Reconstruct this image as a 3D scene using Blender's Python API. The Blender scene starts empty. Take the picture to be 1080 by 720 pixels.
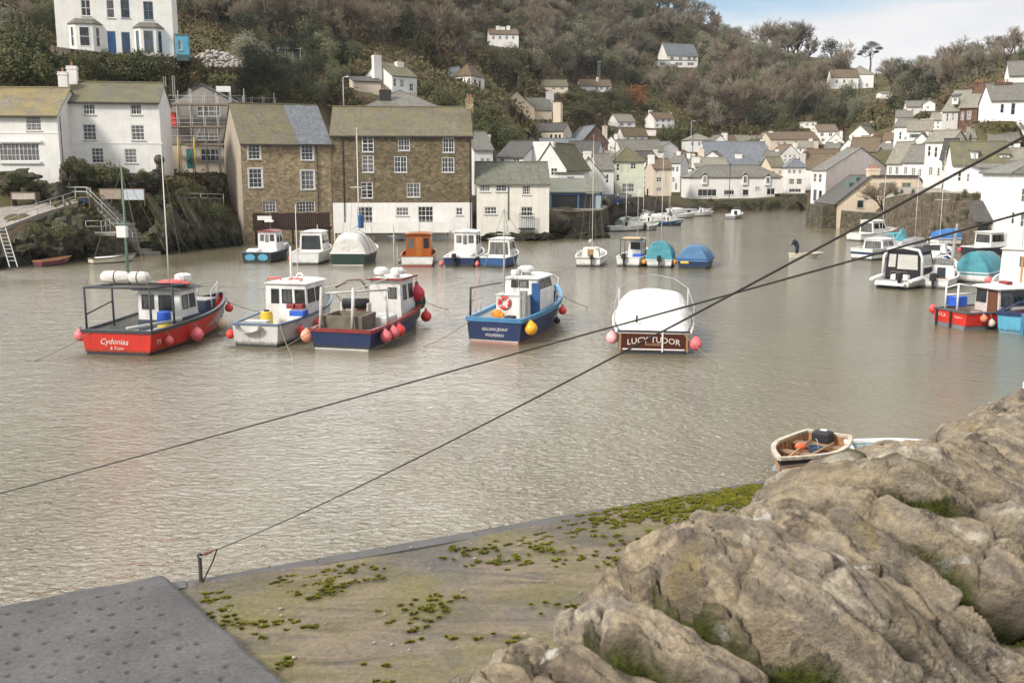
import bpy, math, random
import numpy as np
from mathutils import Vector, Matrix, noise as mnoise
from mathutils.bvhtree import BVHTree
R = math.radians
rnd = random.Random(7)
sc = bpy.context.scene
col = sc.collection
# ---------------------------------------------------------------- camera
F = 1050.0; CZ = 8.0
PIT = math.atan(182.0 / F)
cp, sp_ = math.cos(PIT), math.sin(PIT)
cam_d = bpy.data.cameras.new('camera'); cam = bpy.data.objects.new('camera', cam_d); col.objects.link(cam)
cam.location = (0, 0, CZ); cam.rotation_euler = (math.pi/2 - PIT, 0, 0)
cam_d.sensor_width = 36; cam_d.lens = 36 * F / 1080
cam_d.clip_start = 0.05; cam_d.clip_end = 6000
cam_d.dof.use_dof = True; cam_d.dof.focus_distance = 55; cam_d.dof.aperture_fstop = 8.5
sc.camera = cam

def ray(px, py):
    a = (px - 540) / F; b = (360 - py) / F
    return Vector((a, cp + sp_*b, -sp_ + cp*b))
def at(px, py, Y):
    d = ray(px, py); return Vector((0, 0, CZ)) + d * (Y / d.y)
def wat(px, py, z=0.0):
    d = ray(px, py); return Vector((0, 0, CZ)) + d * ((z - CZ) / d.z)
def zat(Y, py): return at(540, py, Y).z
def proj(p):
    y, h = p[1], p[2] - CZ
    D = y*cp - h*sp_; u = y*sp_ + h*cp
    return 540 + F*p[0]/D, 360 - F*u/D

# ---------------------------------------------------------------- materials
class NT:
    def __init__(s, name):
        s.m = bpy.data.materials.new(name); s.m.use_nodes = True
        s.t = s.m.node_tree; s.t.nodes.clear()
        s.out = s.n('ShaderNodeOutputMaterial'); s.b = s.n('ShaderNodeBsdfPrincipled')
        s.l(s.b.outputs[0], s.out.inputs[0])
    def n(s, typ, **kw):
        nd = s.t.nodes.new(typ)
        for k, v in kw.items(): setattr(nd, k, v)
        return nd
    def l(s, a, b): s.t.links.new(a, b)
    def coord(s, kind='Object', scale=(1,1,1), rot=(0,0,0)):
        tc = s.n('ShaderNodeTexCoord'); mp = s.n('ShaderNodeMapping')
        mp.inputs['Scale'].default_value = scale; mp.inputs['Rotation'].default_value = rot
        s.l(tc.outputs[kind], mp.inputs['Vector']); return mp.outputs[0]
    def pos(s, scale=(1,1,1), rot=(0,0,0)):
        g = s.n('ShaderNodeNewGeometry'); mp = s.n('ShaderNodeMapping')
        mp.inputs['Scale'].default_value = scale; mp.inputs['Rotation'].default_value = rot
        s.l(g.outputs['Position'], mp.inputs['Vector']); return mp.outputs[0]
    def noise(s, vec, scale, detail=4, rough=.6, dist=0):
        nd = s.n('ShaderNodeTexNoise'); nd.inputs['Scale'].default_value = scale
        nd.inputs['Detail'].default_value = detail; nd.inputs['Roughness'].default_value = rough
        nd.inputs['Distortion'].default_value = dist
        if vec is not None: s.l(vec, nd.inputs['Vector'])
        return nd.outputs[0]
    def ramp(s, fac, stops, interp='LINEAR'):
        nd = s.n('ShaderNodeValToRGB'); e = nd.color_ramp.elements; nd.color_ramp.interpolation = interp
        while len(e) < len(stops): e.new(.5)
        for el, (p, c) in zip(e, stops):
            el.position = p; c = (c,)*3 if isinstance(c, (int, float)) else c; el.color = (*c[:3], 1)
        s.l(fac, nd.inputs[0]); return nd.outputs[0]
    def mix(s, fac, a, b, mode='MIX'):
        nd = s.n('ShaderNodeMix', data_type='RGBA', blend_type=mode)
        for i, v in ((0, fac), (6, a), (7, b)):
            if hasattr(v, 'is_linked') or hasattr(v, 'links'): s.l(v, nd.inputs[i])
            else: nd.inputs[i].default_value = v if i == 0 else (*v[:3], 1)
        return nd.outputs[2]
    def math(s, op, a, b=0.0):
        nd = s.n('ShaderNodeMath', operation=op)
        for i, v in enumerate((a, b)):
            if hasattr(v, 'links'): s.l(v, nd.inputs[i])
            else: nd.inputs[i].default_value = v
        return nd.outputs[0]
    def bump(s, h, strength=.4, dist=.02):
        nd = s.n('ShaderNodeBump'); nd.inputs['Strength'].default_value = strength; nd.inputs['Distance'].default_value = dist
        s.l(h, nd.inputs['Height']); s.l(nd.outputs[0], s.b.inputs['Normal']); return nd
    def set(s, col_=None, rough=.6, spec=.5, metal=0):
        if col_ is not None:
            if hasattr(col_, 'links'): s.l(col_, s.b.inputs['Base Color'])
            else: s.b.inputs['Base Color'].default_value = (*col_[:3], 1)
        if hasattr(rough, 'links'): s.l(rough, s.b.inputs['Roughness'])
        else: s.b.inputs['Roughness'].default_value = rough
        s.b.inputs['Specular IOR Level'].default_value = spec; s.b.inputs['Metallic'].default_value = metal
def sh(c, k): return tuple(min(1, max(0, x*k)) for x in c[:3])
_mc = {}
def paint(c, rough=.45, var=.14, scale=2.5, bump=.0, spec=.4, metal=0, dirt=.25, key=''):
    """paint / plastic / cloth with blotches and grime"""
    k = ('p', tuple(c), rough, var, scale, bump, spec, metal, dirt)
    if k in _mc: return _mc[k]
    t = NT('painted_' + key if key else 'painted'); v = t.coord('Object')
    n1 = t.noise(v, scale, 5); n2 = t.noise(v, scale*7, 3)
    c1 = t.ramp(n1, [(.3, sh(c, 1-var)), (.7, sh(c, 1+var))])
    d = t.ramp(n2, [(.55, 0), (.8, dirt)])
    grime = (c[0]*.45+.02, c[1]*.42+.016, c[2]*.38+.01)
    t.set(t.mix(d, c1, grime), t.ramp(n1, [(.2, max(.05, rough-.1)), (.8, min(1, rough+.15))]), spec, metal)
    if bump: t.bump(n2, bump, .02)
    _mc[k] = t.m; return t.m
def hullp(c, rough=.4, amt=.45, key=''):
    """boat paint with run-down streaks, scuffs and a weed line just above the water"""
    t = NT('hull_paint_' + key); v = t.coord('Object'); n1 = t.noise(v, 1.1, 5); n2 = t.noise(t.coord('Object', (5, 5, .35)), 1.5, 5, .65); n3 = t.noise(v, 7, 5, .7)
    c1 = t.ramp(n1, [(.3, sh(c, .80)), (.7, sh(c, 1.15))])
    c2 = t.mix(t.ramp(n2, [(.5, 0), (.72, amt)]), c1, (c[0]*.4+.05, c[1]*.38+.035, c[2]*.35+.02))
    c3 = t.mix(t.ramp(n3, [(.60, 0), (.68, amt*1.1)]), c2, (c[0]*.55+.10, c[1]*.55+.09, c[2]*.55+.08))
    sx = t.n('ShaderNodeSeparateXYZ'); t.l(v, sx.inputs[0]); wl = t.math('ADD', sx.outputs[2], t.math('MULTIPLY', t.math('SUBTRACT', n3, .5), .35))
    c4 = t.mix(t.ramp(wl, [(.10, .85), (.26, 0)]), c3, (.045,.048,.022))
    t.set(c4, t.ramp(n3, [(.3, rough-.1), (.7, rough+.25)]), .4); t.bump(n1, .12, .05)
    return t.m
def canvas(c, key=''):
    t = NT('canvas_' + key); v = t.coord('Object'); n1 = t.noise(t.coord('Object', (1,.35,1)), 2.2, 5, .6, .6); n2 = t.noise(v, 1.0, 5); n3 = t.noise(v, 6, 5, .7)
    c1 = t.ramp(n2, [(.3, sh(c, .78)), (.7, sh(c, 1.1))]); c2 = t.mix(t.ramp(n3, [(.52, 0), (.72, .4)]), c1, (c[0]*.5+.04, c[1]*.5+.04, c[2]*.45+.03))
    t.set(c2, .85, .2); t.bump(t.math('ADD', n1, t.math('MULTIPLY', n3, .2)), .8, .12)
    return t.m
def plaster(c, streak=.35, key='render'):
    k = ('pl', tuple(c), streak)
    if k in _mc: return _mc[k]
    t = NT('wall_' + key); v = t.coord('Object'); vs = t.coord('Object', (1.2, 1.2, .12))
    n1 = t.noise(v, .7, 6); n2 = t.noise(vs, 2.2, 5); n3 = t.noise(v, 18, 4)
    c1 = t.ramp(n1, [(.3, sh(c, .88)), (.65, sh(c, 1.04))])
    d = t.ramp(n2, [(.52, 0), (.78, streak)])
    t.set(t.mix(d, c1, (c[0]*.55, c[1]*.52, c[2]*.45)), .85, .25)
    t.bump(n3, .35, .03)
    _mc[k] = t.m; return t.m
def stone(ca, cb, mortar, w=.45, h=.2, stain=(.05,.06,.03), stain_amt=.5, key='stone', bump=.6):
    t = NT('wall_' + key); tc = t.coord('UV')
    nz = t.n('ShaderNodeTexNoise'); nz.inputs['Scale'].default_value = 1.6; nz.inputs['Detail'].default_value = 4; t.l(tc, nz.inputs['Vector'])
    ad = t.n('ShaderNodeVectorMath', operation='MULTIPLY_ADD'); t.l(nz.outputs[1], ad.inputs[0]); ad.inputs[1].default_value = (.35,.3,0); t.l(tc, ad.inputs[2])
    br = t.n('ShaderNodeTexBrick'); t.l(ad.outputs[0], br.inputs['Vector'])
    br.inputs['Color1'].default_value = (*ca, 1); br.inputs['Color2'].default_value = (*cb, 1); br.inputs['Mortar'].default_value = (*mortar, 1)
    br.inputs['Scale'].default_value = 1; br.inputs['Brick Width'].default_value = w; br.inputs['Row Height'].default_value = h
    br.inputs['Mortar Size'].default_value = .018; br.inputs['Mortar Smooth'].default_value = .4; br.offset = .43; br.squash = .7; br.squash_frequency = 3
    vo = t.n('ShaderNodeTexVoronoi'); vo.inputs['Scale'].default_value = 3.3; t.l(ad.outputs[0], vo.inputs['Vector'])
    sv2 = t.n('ShaderNodeSeparateColor'); t.l(vo.outputs['Color'], sv2.inputs[0]); c1 = t.mix(.55, br.outputs[0], t.ramp(sv2.outputs[0], [(0, .25), (1, .75)]), 'SOFT_LIGHT')
    n1 = t.noise(tc, .5, 6, .65); c2 = t.mix(t.ramp(n1, [(.42, 0), (.7, stain_amt)]), c1, stain)
    n2 = t.noise(tc, 9, 5); n5 = t.noise(tc, 2.3, 4, .7); c2 = t.mix(.6, c2, t.ramp(n5, [(.3, .3), (.7, .7)]), 'OVERLAY'); c3 = t.mix(.5, c2, t.ramp(n2, [(.25, .35), (.75, .65)]), 'OVERLAY')
    t.set(c3, .92, .2)
    t.bump(t.math('ADD', t.math('MULTIPLY', br.outputs['Fac'], -.6), n2), bump, .05)
    return t.m
def slate(c, lich=(.26,.25,.06), amt=.5, key='slate', thr=.5):
    t = NT('roof_' + key); tc = t.coord('UV')
    br = t.n('ShaderNodeTexBrick'); t.l(tc, br.inputs['Vector'])
    br.inputs['Color1'].default_value = (*sh(c, .78), 1); br.inputs['Color2'].default_value = (*sh(c, 1.25), 1); br.inputs['Mortar'].default_value = (*sh(c, .35), 1)
    br.inputs['Scale'].default_value = 1; br.inputs['Brick Width'].default_value = .34; br.inputs['Row Height'].default_value = .24
    br.inputs['Mortar Size'].default_value = .014; br.offset = .5
    n1 = t.noise(tc, .55, 7, .7); n2 = t.noise(tc, 5, 5, .7); n3 = t.noise(t.coord('UV', (2.5, .25, 1)), 1.2, 4)
    c0 = t.mix(.4, br.outputs[0], t.ramp(n3, [(.3, .3), (.7, .7)]), 'OVERLAY')
    f = t.math('ADD', t.math('MULTIPLY', n1, .6), t.math('MULTIPLY', n2, .4))
    c1 = t.mix(t.ramp(f, [(thr-.07, 0), (thr+.12, amt)]), c0, lich)
    n4 = t.noise(t.coord('UV', (.5, 1, 1)), .45, 5, .7); c1 = t.mix(t.ramp(n4, [(.48, 0), (.66, .6)]), c1, (c[0]*.55+.02, c[1]*.5+.012, c[2]*.45+.008))
    c2 = t.mix(t.ramp(n2, [(.58, 0), (.70, .45)]), c1, (.33,.32,.27))
    t.set(c2, .8, .35)
    t.bump(t.math('ADD', t.math('MULTIPLY', br.outputs['Fac'], -.7), t.math('MULTIPLY', n2, .5)), .5, .04)
    return t.m
def glassm():
    t = NT('window_glass'); v = t.coord('Object'); n1 = t.noise(v, .9, 2)
    oi = t.n('ShaderNodeObjectInfo'); cur = t.ramp(oi.outputs['Random'], [(.55, 0), (.62, .7), (.9, 1)]); t.set(t.mix(cur, t.ramp(n1, [(.35, (.012,.014,.016)), (.7, (.05,.055,.06))]), t.ramp(t.noise(t.coord('Object', (9,9,.3)), 2, 3), [(.4, (.06,.06,.06)), (.6, (.26,.25,.23))])), .06, .6); t.bump(t.noise(v, 2.5, 1), .06, .03)
    return t.m
def woodm(c, key='wood', rough=.55, sc_=(2, 14, 14)):
    t = NT('timber_' + key); v = t.coord('Object', sc_); n1 = t.noise(v, 2, 6, .6, .4); n2 = t.noise(t.coord('Object'), 1.2, 3)
    c1 = t.ramp(n1, [(.3, sh(c, .6)), (.7, sh(c, 1.2))]); t.set(t.mix(t.ramp(n2, [(.5, 0), (.8, .4)]), c1, sh(c, .5)), rough, .35); t.bump(n1, .25, .01)
    return t.m
def leafm(stops, key='leaf', sc_=.45, objrand=.5):
    t = NT('foliage_' + key)
    n1 = t.noise(t.pos(), sc_, 3, .6); n2 = t.noise(t.pos(), 3.7, 2)
    oi = t.n('ShaderNodeObjectInfo')
    f = t.math('ADD', t.math('MULTIPLY', n1, .55), t.math('MULTIPLY', n2, .35))
    f = t.math('ADD', f, t.math('MULTIPLY', t.math('SUBTRACT', oi.outputs['Random'], .5), objrand*.5))
    t.set(t.ramp(f, stops), .75, .2)
    t.b.inputs['Sheen Weight'].default_value = 0
    return t.m

WHITE = plaster((.80,.775,.73), .30, 'white')
WHITE2 = plaster((.74,.73,.71), .45, 'offwhite')
BRIGHT = plaster((.84,.82,.79), .2, 'bright')
CREAM = plaster((.70,.58,.44), .35, 'cream')
CREAM2 = plaster((.66,.57,.46), .35, 'buff')
PINK = plaster((.80,.71,.67), .22, 'pink')
GREENW = plaster((.66,.68,.53), .3, 'palegreen')
GREYW = plaster((.60,.58,.55), .45, 'grey')
RENDER = plaster((.42,.36,.29), .5, 'render')
RUBBLE = stone((.46,.345,.20), (.22,.165,.10), (.34,.28,.20), .40, .19, (.20,.17,.11), .5, 'rubble')
MILL = stone((.27,.21,.128), (.11,.085,.052), (.16,.13,.085), .38, .14, (.095,.085,.045), .6, 'mill_stone')
QUAYST = stone((.155,.128,.092), (.075,.062,.045), (.035,.03,.022), .6, .3, (.05,.058,.025), .75, 'quay_stone', .9)
REDBR = stone((.22,.10,.06), (.16,.09,.06), (.15,.12,.1), .3, .1, (.06,.05,.04), .5, 'red_brick')
S_MOSS = slate((.15,.135,.105), (.19,.165,.045), .75, 'mossy', .50)
S_OLIVE = slate((.12,.112,.095), (.165,.15,.062), .85, 'olive', .45)
S_DARK = slate((.075,.07,.068), (.11,.10,.05), .5, 'dark', .55)
S_GREY = slate((.17,.165,.155), (.19,.175,.10), .6, 'grey', .5)
S_BLUE = slate((.17,.185,.205), (.2,.2,.17), .25, 'blue', .62)
S_PALE = slate((.25,.235,.205), (.24,.21,.10), .6, 'pale', .5)
S_GREEN = slate((.17,.175,.15), (.12,.13,.05), .6, 'green', .5)
S_BROWN = slate((.15,.105,.07), (.15,.125,.05), .6, 'brown', .52)
S_RED = slate((.20,.10,.075), (.12,.09,.05), .5, 'red', .55)
S_YEL = slate((.19,.18,.15), (.30,.22,.06), .85, 'yellow_lichen', .46)
GLASS = glassm()
FRAME = paint((.74,.73,.70), .5, .06, 3, key='frame')
FRAMEB = paint((.10,.17,.27), .5, key='frame_blue')
FRAMED = paint((.06,.06,.065), .5, key='frame_dark')
SILL = paint((.42,.41,.39), .8, key='sill')
GUT = paint((.035,.033,.032), .5, key='gutter')
STEEL = paint((.38,.38,.37), .4, .2, 6, metal=.7, key='steel')
GALV = paint((.42,.42,.41), .55, .2, 6, metal=.3, key='galvanised')
BLACK = paint((.018,.018,.02), .6, .3, key='black')
BWHITE = hullp((.72,.71,.68), .38, .38, 'white')
CWHITE = canvas((.72,.69,.64), 'white')
BUOYP = paint((.80,.17,.19), .4, .2, 3, dirt=.4, key='buoy_pink')
BUOYR = paint((.78,.07,.06), .4, .2, 3, dirt=.3, key='buoy_red')
BUOYO = paint((.85,.30,.03), .4, .15, 3, dirt=.2, key='buoy_orange')
NAVY = hullp((.014,.03,.095), .35, .5, 'navy')
BLUE = hullp((.025,.09,.24), .4, .45, 'blue')
MIDBLUE = paint((.06,.20,.36), .5, .2, 1.5, key='mid_blue')
TEAL = canvas((.10,.33,.39), 'teal')
LBLUE = hullp((.10,.36,.52), .4, .4, 'light_blue')
RED = hullp((.58,.032,.020), .35, .42, 'red')
DRED = paint((.22,.03,.03), .45, .25, 1.5, key='dark_red')
ORANGE = paint((.66,.13,.05), .5, .2, 2, key='orange')
YELLOW = paint((.70,.48,.04), .5, .15, 2, key='yellow')
CRATEB = paint((.03,.10,.48), .5, .15, 2, key='crate_blue')
GREYP = paint((.26,.26,.26), .6, .2, 2, key='grey_paint')
DECKG = paint((.33,.33,.31), .8, .25, 1.5, key='deck')
VARN = woodm((.38,.11,.025), 'varnish', .3)
WOOD = woodm((.20,.14,.09), 'weathered', .8)
BOARD = woodm((.27,.21,.155), 'scaffold_board', .85)
DARKW = woodm((.035,.018,.013), 'dark_board', .7)
TRANSOM = woodm((.085,.022,.014), 'transom', .3, (14, 2, 14))
ROPE = paint((.03,.026,.022), .9, .3, 20, key='rope')
ROPEG = paint((.22,.19,.13), .9, .3, 20, key='rope_light')
LETTER = paint((.72,.68,.62), .5, .05, 5, dirt=.1, key='letter')
CONC = paint((.24,.215,.18), .9, .25, 1.3, bump=.4, key='concrete')
BARK = paint((.085,.068,.052), .9, .3, 3, bump=.5, key='bark')

# ---------------------------------------------------------------- mesh builder
class MB:
    def __init__(s): s.v = []; s.f = []; s.mi = []; s.m = 0
    def add(s, vs, fs):
        o = len(s.v); s.v += [tuple(p) for p in vs]
        for f in fs: s.f.append(tuple(i+o for i in f)); s.mi.append(s.m)
        return s
    def box(s, a, b):
        x0,x1 = sorted((a[0],b[0])); y0,y1 = sorted((a[1],b[1])); z0,z1 = sorted((a[2],b[2]))
        return s.add([(x0,y0,z0),(x1,y0,z0),(x1,y1,z0),(x0,y1,z0),(x0,y0,z1),(x1,y0,z1),(x1,y1,z1),(x0,y1,z1)],
                     [(0,3,2,1),(4,5,6,7),(0,1,5,4),(1,2,6,5),(2,3,7,6),(3,0,4,7)])
    def rbox(s, a, b, r=.05):
        """box with chamfered vertical and top edges"""
        x0,x1 = sorted((a[0],b[0])); y0,y1 = sorted((a[1],b[1])); z0,z1 = sorted((a[2],b[2]))
        r = min(r, (x1-x0)*.45, (y1-y0)*.45, (z1-z0)*.45)
        def ring(i, z): return [(x0+i+r,y0+i,z),(x1-i-r,y0+i,z),(x1-i,y0+i+r,z),(x1-i,y1-i-r,z),(x1-i-r,y1-i,z),(x0+i+r,y1-i,z),(x0+i,y1-i-r,z),(x0+i,y0+i+r,z)]
        return s.loft([ring(0, z0), ring(0, z1-r), ring(r*.3, z1-r*.3), ring(r*.95, z1)], True, True, True)
    def loft(s, rings, closed=True, cap0=False, cap1=False):
        n = len(rings[0]); vs = [p for r in rings for p in r]; fs = []
        for i in range(len(rings)-1):
            for j in range(n if closed else n-1):
                k = (j+1) % n; fs.append((i*n+j, i*n+k, (i+1)*n+k, (i+1)*n+j))
        if cap0: fs.append(tuple(range(n-1, -1, -1)))
        if cap1: fs.append(tuple((len(rings)-1)*n + j for j in range(n)))
        return s.add(vs, fs)
    def tube(s, pts, r, n=6, cap=True):
        pts = [Vector(p) for p in pts]; rings = []
        rr = r if isinstance(r, (list, tuple)) else [r]*len(pts)
        up = None
        for i, p in enumerate(pts):
            d = (pts[min(i+1, len(pts)-1)] - pts[max(i-1, 0)])
            if d.length < 1e-9: d = Vector((0,0,1))
            d.normalize()
            if up is None: up = Vector((0,0,1)) if abs(d.z) < .9 else Vector((1,0,0))
            a = d.cross(up)
            if a.length < 1e-4: a = d.cross(Vector((.3,1,.2)))
            a.normalize(); b = a.cross(d).normalized(); up = b
            rings.append([p + (a*math.cos(2*math.pi*k/n) + b*math.sin(2*math.pi*k/n))*rr[i] for k in range(n)])
        return s.loft(rings, True, cap, cap)
    def sphere(s, c, r, n=12, m=8, sq=(1,1,1)):
        rings = []
        for i in range(m+1):
            a = math.pi*i/m; q = max(1e-3, math.sin(a))
            rings.append([(c[0]+r*sq[0]*q*math.cos(2*math.pi*k/n), c[1]+r*sq[1]*q*math.sin(2*math.pi*k/n), c[2]-r*sq[2]*math.cos(a)) for k in range(n)])
        return s.loft(rings)
    def lathe(s, prof, c=(0,0,0), n=14):
        return s.loft([[(c[0]+r*math.cos(2*math.pi*k/n), c[1]+r*math.sin(2*math.pi*k/n), c[2]+z) for k in range(n)] for r, z in prof], True, True, True)
    def torus(s, c, R_, r, n=20, m=8, axis='y'):
        rings = []
        for i in range(n+1):
            a = 2*math.pi*i/n; ring = []
            for k in range(m):
                b = 2*math.pi*k/m; q = R_ + r*math.cos(b); h = r*math.sin(b)
                p = {'y': (q*math.cos(a), h, q*math.sin(a)), 'z': (q*math.cos(a), q*math.sin(a), h), 'x': (h, q*math.cos(a), q*math.sin(a))}[axis]
                ring.append((c[0]+p[0], c[1]+p[1], c[2]+p[2]))
            rings.append(ring)
        return s.loft(rings)
    def prism(s, poly, d):
        """closed polygon (3D points) pushed along vector d"""
        n = len(poly); a = [Vector(p) for p in poly]; b = [p + Vector(d) for p in a]
        return s.add(a+b, [tuple(range(n-1,-1,-1)), tuple(range(n, 2*n))] + [(i,(i+1)%n,n+(i+1)%n,n+i) for i in range(n)])
    def build(s, name, mats, parent=None, smooth=False, mtx=None, hard=None):
        me = bpy.data.meshes.new(name); me.from_pydata(s.v, [], s.f)
        for m in (mats if isinstance(mats, (list, tuple)) else [mats]): me.materials.append(m)
        if any(s.mi): me.polygons.foreach_set('material_index', s.mi)
        boxuv(me)
        if smooth:
            me.polygons.foreach_set('use_smooth', [True]*len(me.polygons))
            if hard: me.set_sharp_from_angle(angle=R(hard))
        o = bpy.data.objects.new(name, me); col.objects.link(o)
        if parent is not None: o.parent = parent
        if mtx is not None: o.matrix_local = mtx
        return o
def boxuv(me):
    nf = len(me.polygons)
    if not nf: return
    nl = len(me.loops)
    co = np.empty(len(me.vertices)*3, 'f4'); me.vertices.foreach_get('co', co); co = co.reshape(-1,3)
    no = np.empty(nf*3, 'f4'); me.polygons.foreach_get('normal', no); no = no.reshape(-1,3)
    lv = np.empty(nl, 'i4'); me.loops.foreach_get('vertex_index', lv)
    lt = np.empty(nf, 'i4'); me.polygons.foreach_get('loop_total', lt)
    u = np.stack([-no[:,1], no[:,0], np.zeros(nf)], 1); ln = np.linalg.norm(u, axis=1)
    u[ln < .05] = (1,0,0); u /= np.maximum(np.linalg.norm(u, axis=1), 1e-6)[:,None]
    v = np.cross(no, u)
    fi = np.repeat(np.arange(nf), lt); P = co[lv]
    uv = np.stack([(P*u[fi]).sum(1), (P*v[fi]).sum(1)], 1).astype('f4')
    me.uv_layers.new(name='UVMap').data.foreach_set('uv', uv.ravel())
def raw(name, V, Fc, mats, parent=None, smooth=False, mi=None):
    me = bpy.data.meshes.new(name); me.from_pydata([tuple(p) for p in V], [], [tuple(f) for f in Fc])
    for m in (mats if isinstance(mats, (list, tuple)) else [mats]): me.materials.append(m)
    if mi is not None: me.polygons.foreach_set('material_index', mi)
    if smooth: me.polygons.foreach_set('use_smooth', [True]*len(me.polygons))
    o = bpy.data.objects.new(name, me); col.objects.link(o)
    if parent is not None: o.parent = parent
    return o
def tag(o, label=None, cat=None, group=None, kind=None):
    if label: o['label'] = label
    if cat: o['category'] = cat
    if group: o['group'] = group
    if kind: o['kind'] = kind
    return o
def empty(name, loc, rz=0, label=None, cat=None, group=None):
    o = bpy.data.objects.new(name, None); col.objects.link(o); o.empty_display_size = .2
    o.location = loc; o.rotation_euler = (0,0,rz)
    return tag(o, label, cat, group)
_kids = {}
def copy_tree(root, label=None, group=None):
    r = root.copy(); col.objects.link(r)
    if label: r['label'] = label
    if group: r['group'] = group
    for ch in root.children:
        c = ch.copy(); col.objects.link(c); c.parent = r
        for g in ch.children:
            d = g.copy(); col.objects.link(d); d.parent = c
    return r
def text_mb(s, size, bend=0.0, align='CENTER', shear=0.0):
    cu = bpy.data.curves.new('txt', 'FONT'); cu.body = s; cu.size = size; cu.align_x = align; cu.shear = shear; cu.resolution_u = 2
    o = bpy.data.objects.new('txt', cu); col.objects.link(o)
    dg = bpy.context.evaluated_depsgraph_get(); dg.update()
    me = o.evaluated_get(dg).to_mesh()
    mb = MB(); mb.add([(p.co.x, 0, p.co.y + bend*p.co.x**2) for p in me.vertices], [tuple(p.vertices) for p in me.polygons])
    bpy.data.objects.remove(o); bpy.data.curves.remove(cu)
    return mb

# ---------------------------------------------------------------- world and sun
SUN_EL, SUN_AZ = R(36), R(-132)      # azimuth measured from +Y towards +X: behind left
w = bpy.data.worlds.new('World'); sc.world = w; w.use_nodes = True
t = w.node_tree; t.nodes.clear()
def wn(typ, **kw):
    nd = t.nodes.new(typ)
    for k, v in kw.items(): setattr(nd, k, v)
    return nd
sky = wn('ShaderNodeTexSky', sky_type='NISHITA', sun_disc=False, sun_elevation=SUN_EL, sun_rotation=SUN_AZ, air_density=1.0, dust_density=1.5, ozone_density=1.2)
tc = wn('ShaderNodeTexCoord'); mp = wn('ShaderNodeMapping'); mp.inputs['Scale'].default_value = (1, 1, 3.2)
mp.inputs['Location'].default_value = (.35, .1, .32)
t.links.new(tc.outputs['Generated'], mp.inputs['Vector'])
nz = wn('ShaderNodeTexNoise'); nz.inputs['Scale'].default_value = 2.3; nz.inputs['Detail'].default_value = 8; nz.inputs['Roughness'].default_value = .55; nz.inputs['Distortion'].default_value = .25
t.links.new(mp.outputs[0], nz.inputs['Vector'])
sx = wn('ShaderNodeSeparateXYZ'); t.links.new(tc.outputs['Generated'], sx.inputs[0])
# more cloud low down, blue gaps higher
el = wn('ShaderNodeMapRange'); el.inputs['From Min'].default_value = .115; el.inputs['From Max'].default_value = .172; el.inputs['To Min'].default_value = .30; el.inputs['To Max'].default_value = -.05
t.links.new(sx.outputs[2], el.inputs[0])
hi = wn('ShaderNodeMapRange'); hi.inputs['From Min'].default_value = .22; hi.inputs['From Max'].default_value = .42; hi.inputs['To Min'].default_value = 0; hi.inputs['To Max'].default_value = .26
t.links.new(sx.outputs[2], hi.inputs[0])
ad = wn('ShaderNodeMath', operation='ADD'); t.links.new(nz.outputs[0], ad.inputs[0]); t.links.new(el.outputs[0], ad.inputs[1])
ad2 = wn('ShaderNodeMath', operation='ADD'); t.links.new(ad.outputs[0], ad2.inputs[0]); t.links.new(hi.outputs[0], ad2.inputs[1])
cr = wn('ShaderNodeValToRGB'); cr.color_ramp.elements[0].position = .50; cr.color_ramp.elements[1].position = .66; t.links.new(ad2.outputs[0], cr.inputs[0])
cc = wn('ShaderNodeValToRGB'); cc.color_ramp.elements[0].position = .40; cc.color_ramp.elements[1].position = .56
cc.color_ramp.elements[0].color = (.80, .81, .84, 1); cc.color_ramp.elements[1].color = (.98, .97, .95, 1)
nz2 = wn('ShaderNodeTexNoise'); nz2.inputs['Scale'].default_value = 3.4; nz2.inputs['Detail'].default_value = 6; t.links.new(mp.outputs[0], nz2.inputs['Vector'])
t.links.new(nz2.outputs[0], cc.inputs[0])
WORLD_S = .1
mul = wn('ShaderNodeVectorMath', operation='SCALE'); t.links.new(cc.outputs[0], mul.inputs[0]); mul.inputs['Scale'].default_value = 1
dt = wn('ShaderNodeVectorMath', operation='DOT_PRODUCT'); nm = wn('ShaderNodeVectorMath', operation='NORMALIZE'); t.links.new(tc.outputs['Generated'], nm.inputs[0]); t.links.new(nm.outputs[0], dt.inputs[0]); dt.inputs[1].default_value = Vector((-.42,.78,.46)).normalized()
br_ = wn('ShaderNodeMapRange', interpolation_type='SMOOTHSTEP'); t.links.new(dt.outputs['Value'], br_.inputs[0]); br_.inputs['From Min'].default_value = .78; br_.inputs['From Max'].default_value = .985; br_.inputs['To Min'].default_value = .74/WORLD_S; br_.inputs['To Max'].default_value = 6.0/WORLD_S  # added glow in the unseen front-left sky, there to silver the water
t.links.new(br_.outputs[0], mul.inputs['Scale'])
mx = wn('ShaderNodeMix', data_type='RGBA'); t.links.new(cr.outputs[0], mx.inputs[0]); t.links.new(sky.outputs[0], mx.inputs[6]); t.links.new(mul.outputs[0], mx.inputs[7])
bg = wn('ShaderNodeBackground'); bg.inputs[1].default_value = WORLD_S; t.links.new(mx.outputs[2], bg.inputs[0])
wo = wn('ShaderNodeOutputWorld'); t.links.new(bg.outputs[0], wo.inputs[0])
sl = bpy.data.lights.new('sun', 'SUN'); sun = bpy.data.objects.new('sun', sl); col.objects.link(sun)
sl.energy = 2.9; sl.angle = R(11); sl.color = (1, .95, .87)
sd = Vector((math.cos(SUN_EL)*math.sin(SUN_AZ), math.cos(SUN_EL)*math.cos(SUN_AZ), math.sin(SUN_EL)))
sun.rotation_euler = sd.to_track_quat('Z', 'Y').to_euler(); sun.location = sd*60
sc.view_settings.view_transform = 'Standard'; sc.view_settings.look = 'None'; sc.view_settings.gamma = 1; sc.view_settings.exposure = .50
sc.view_settings.use_curve_mapping = False
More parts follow.
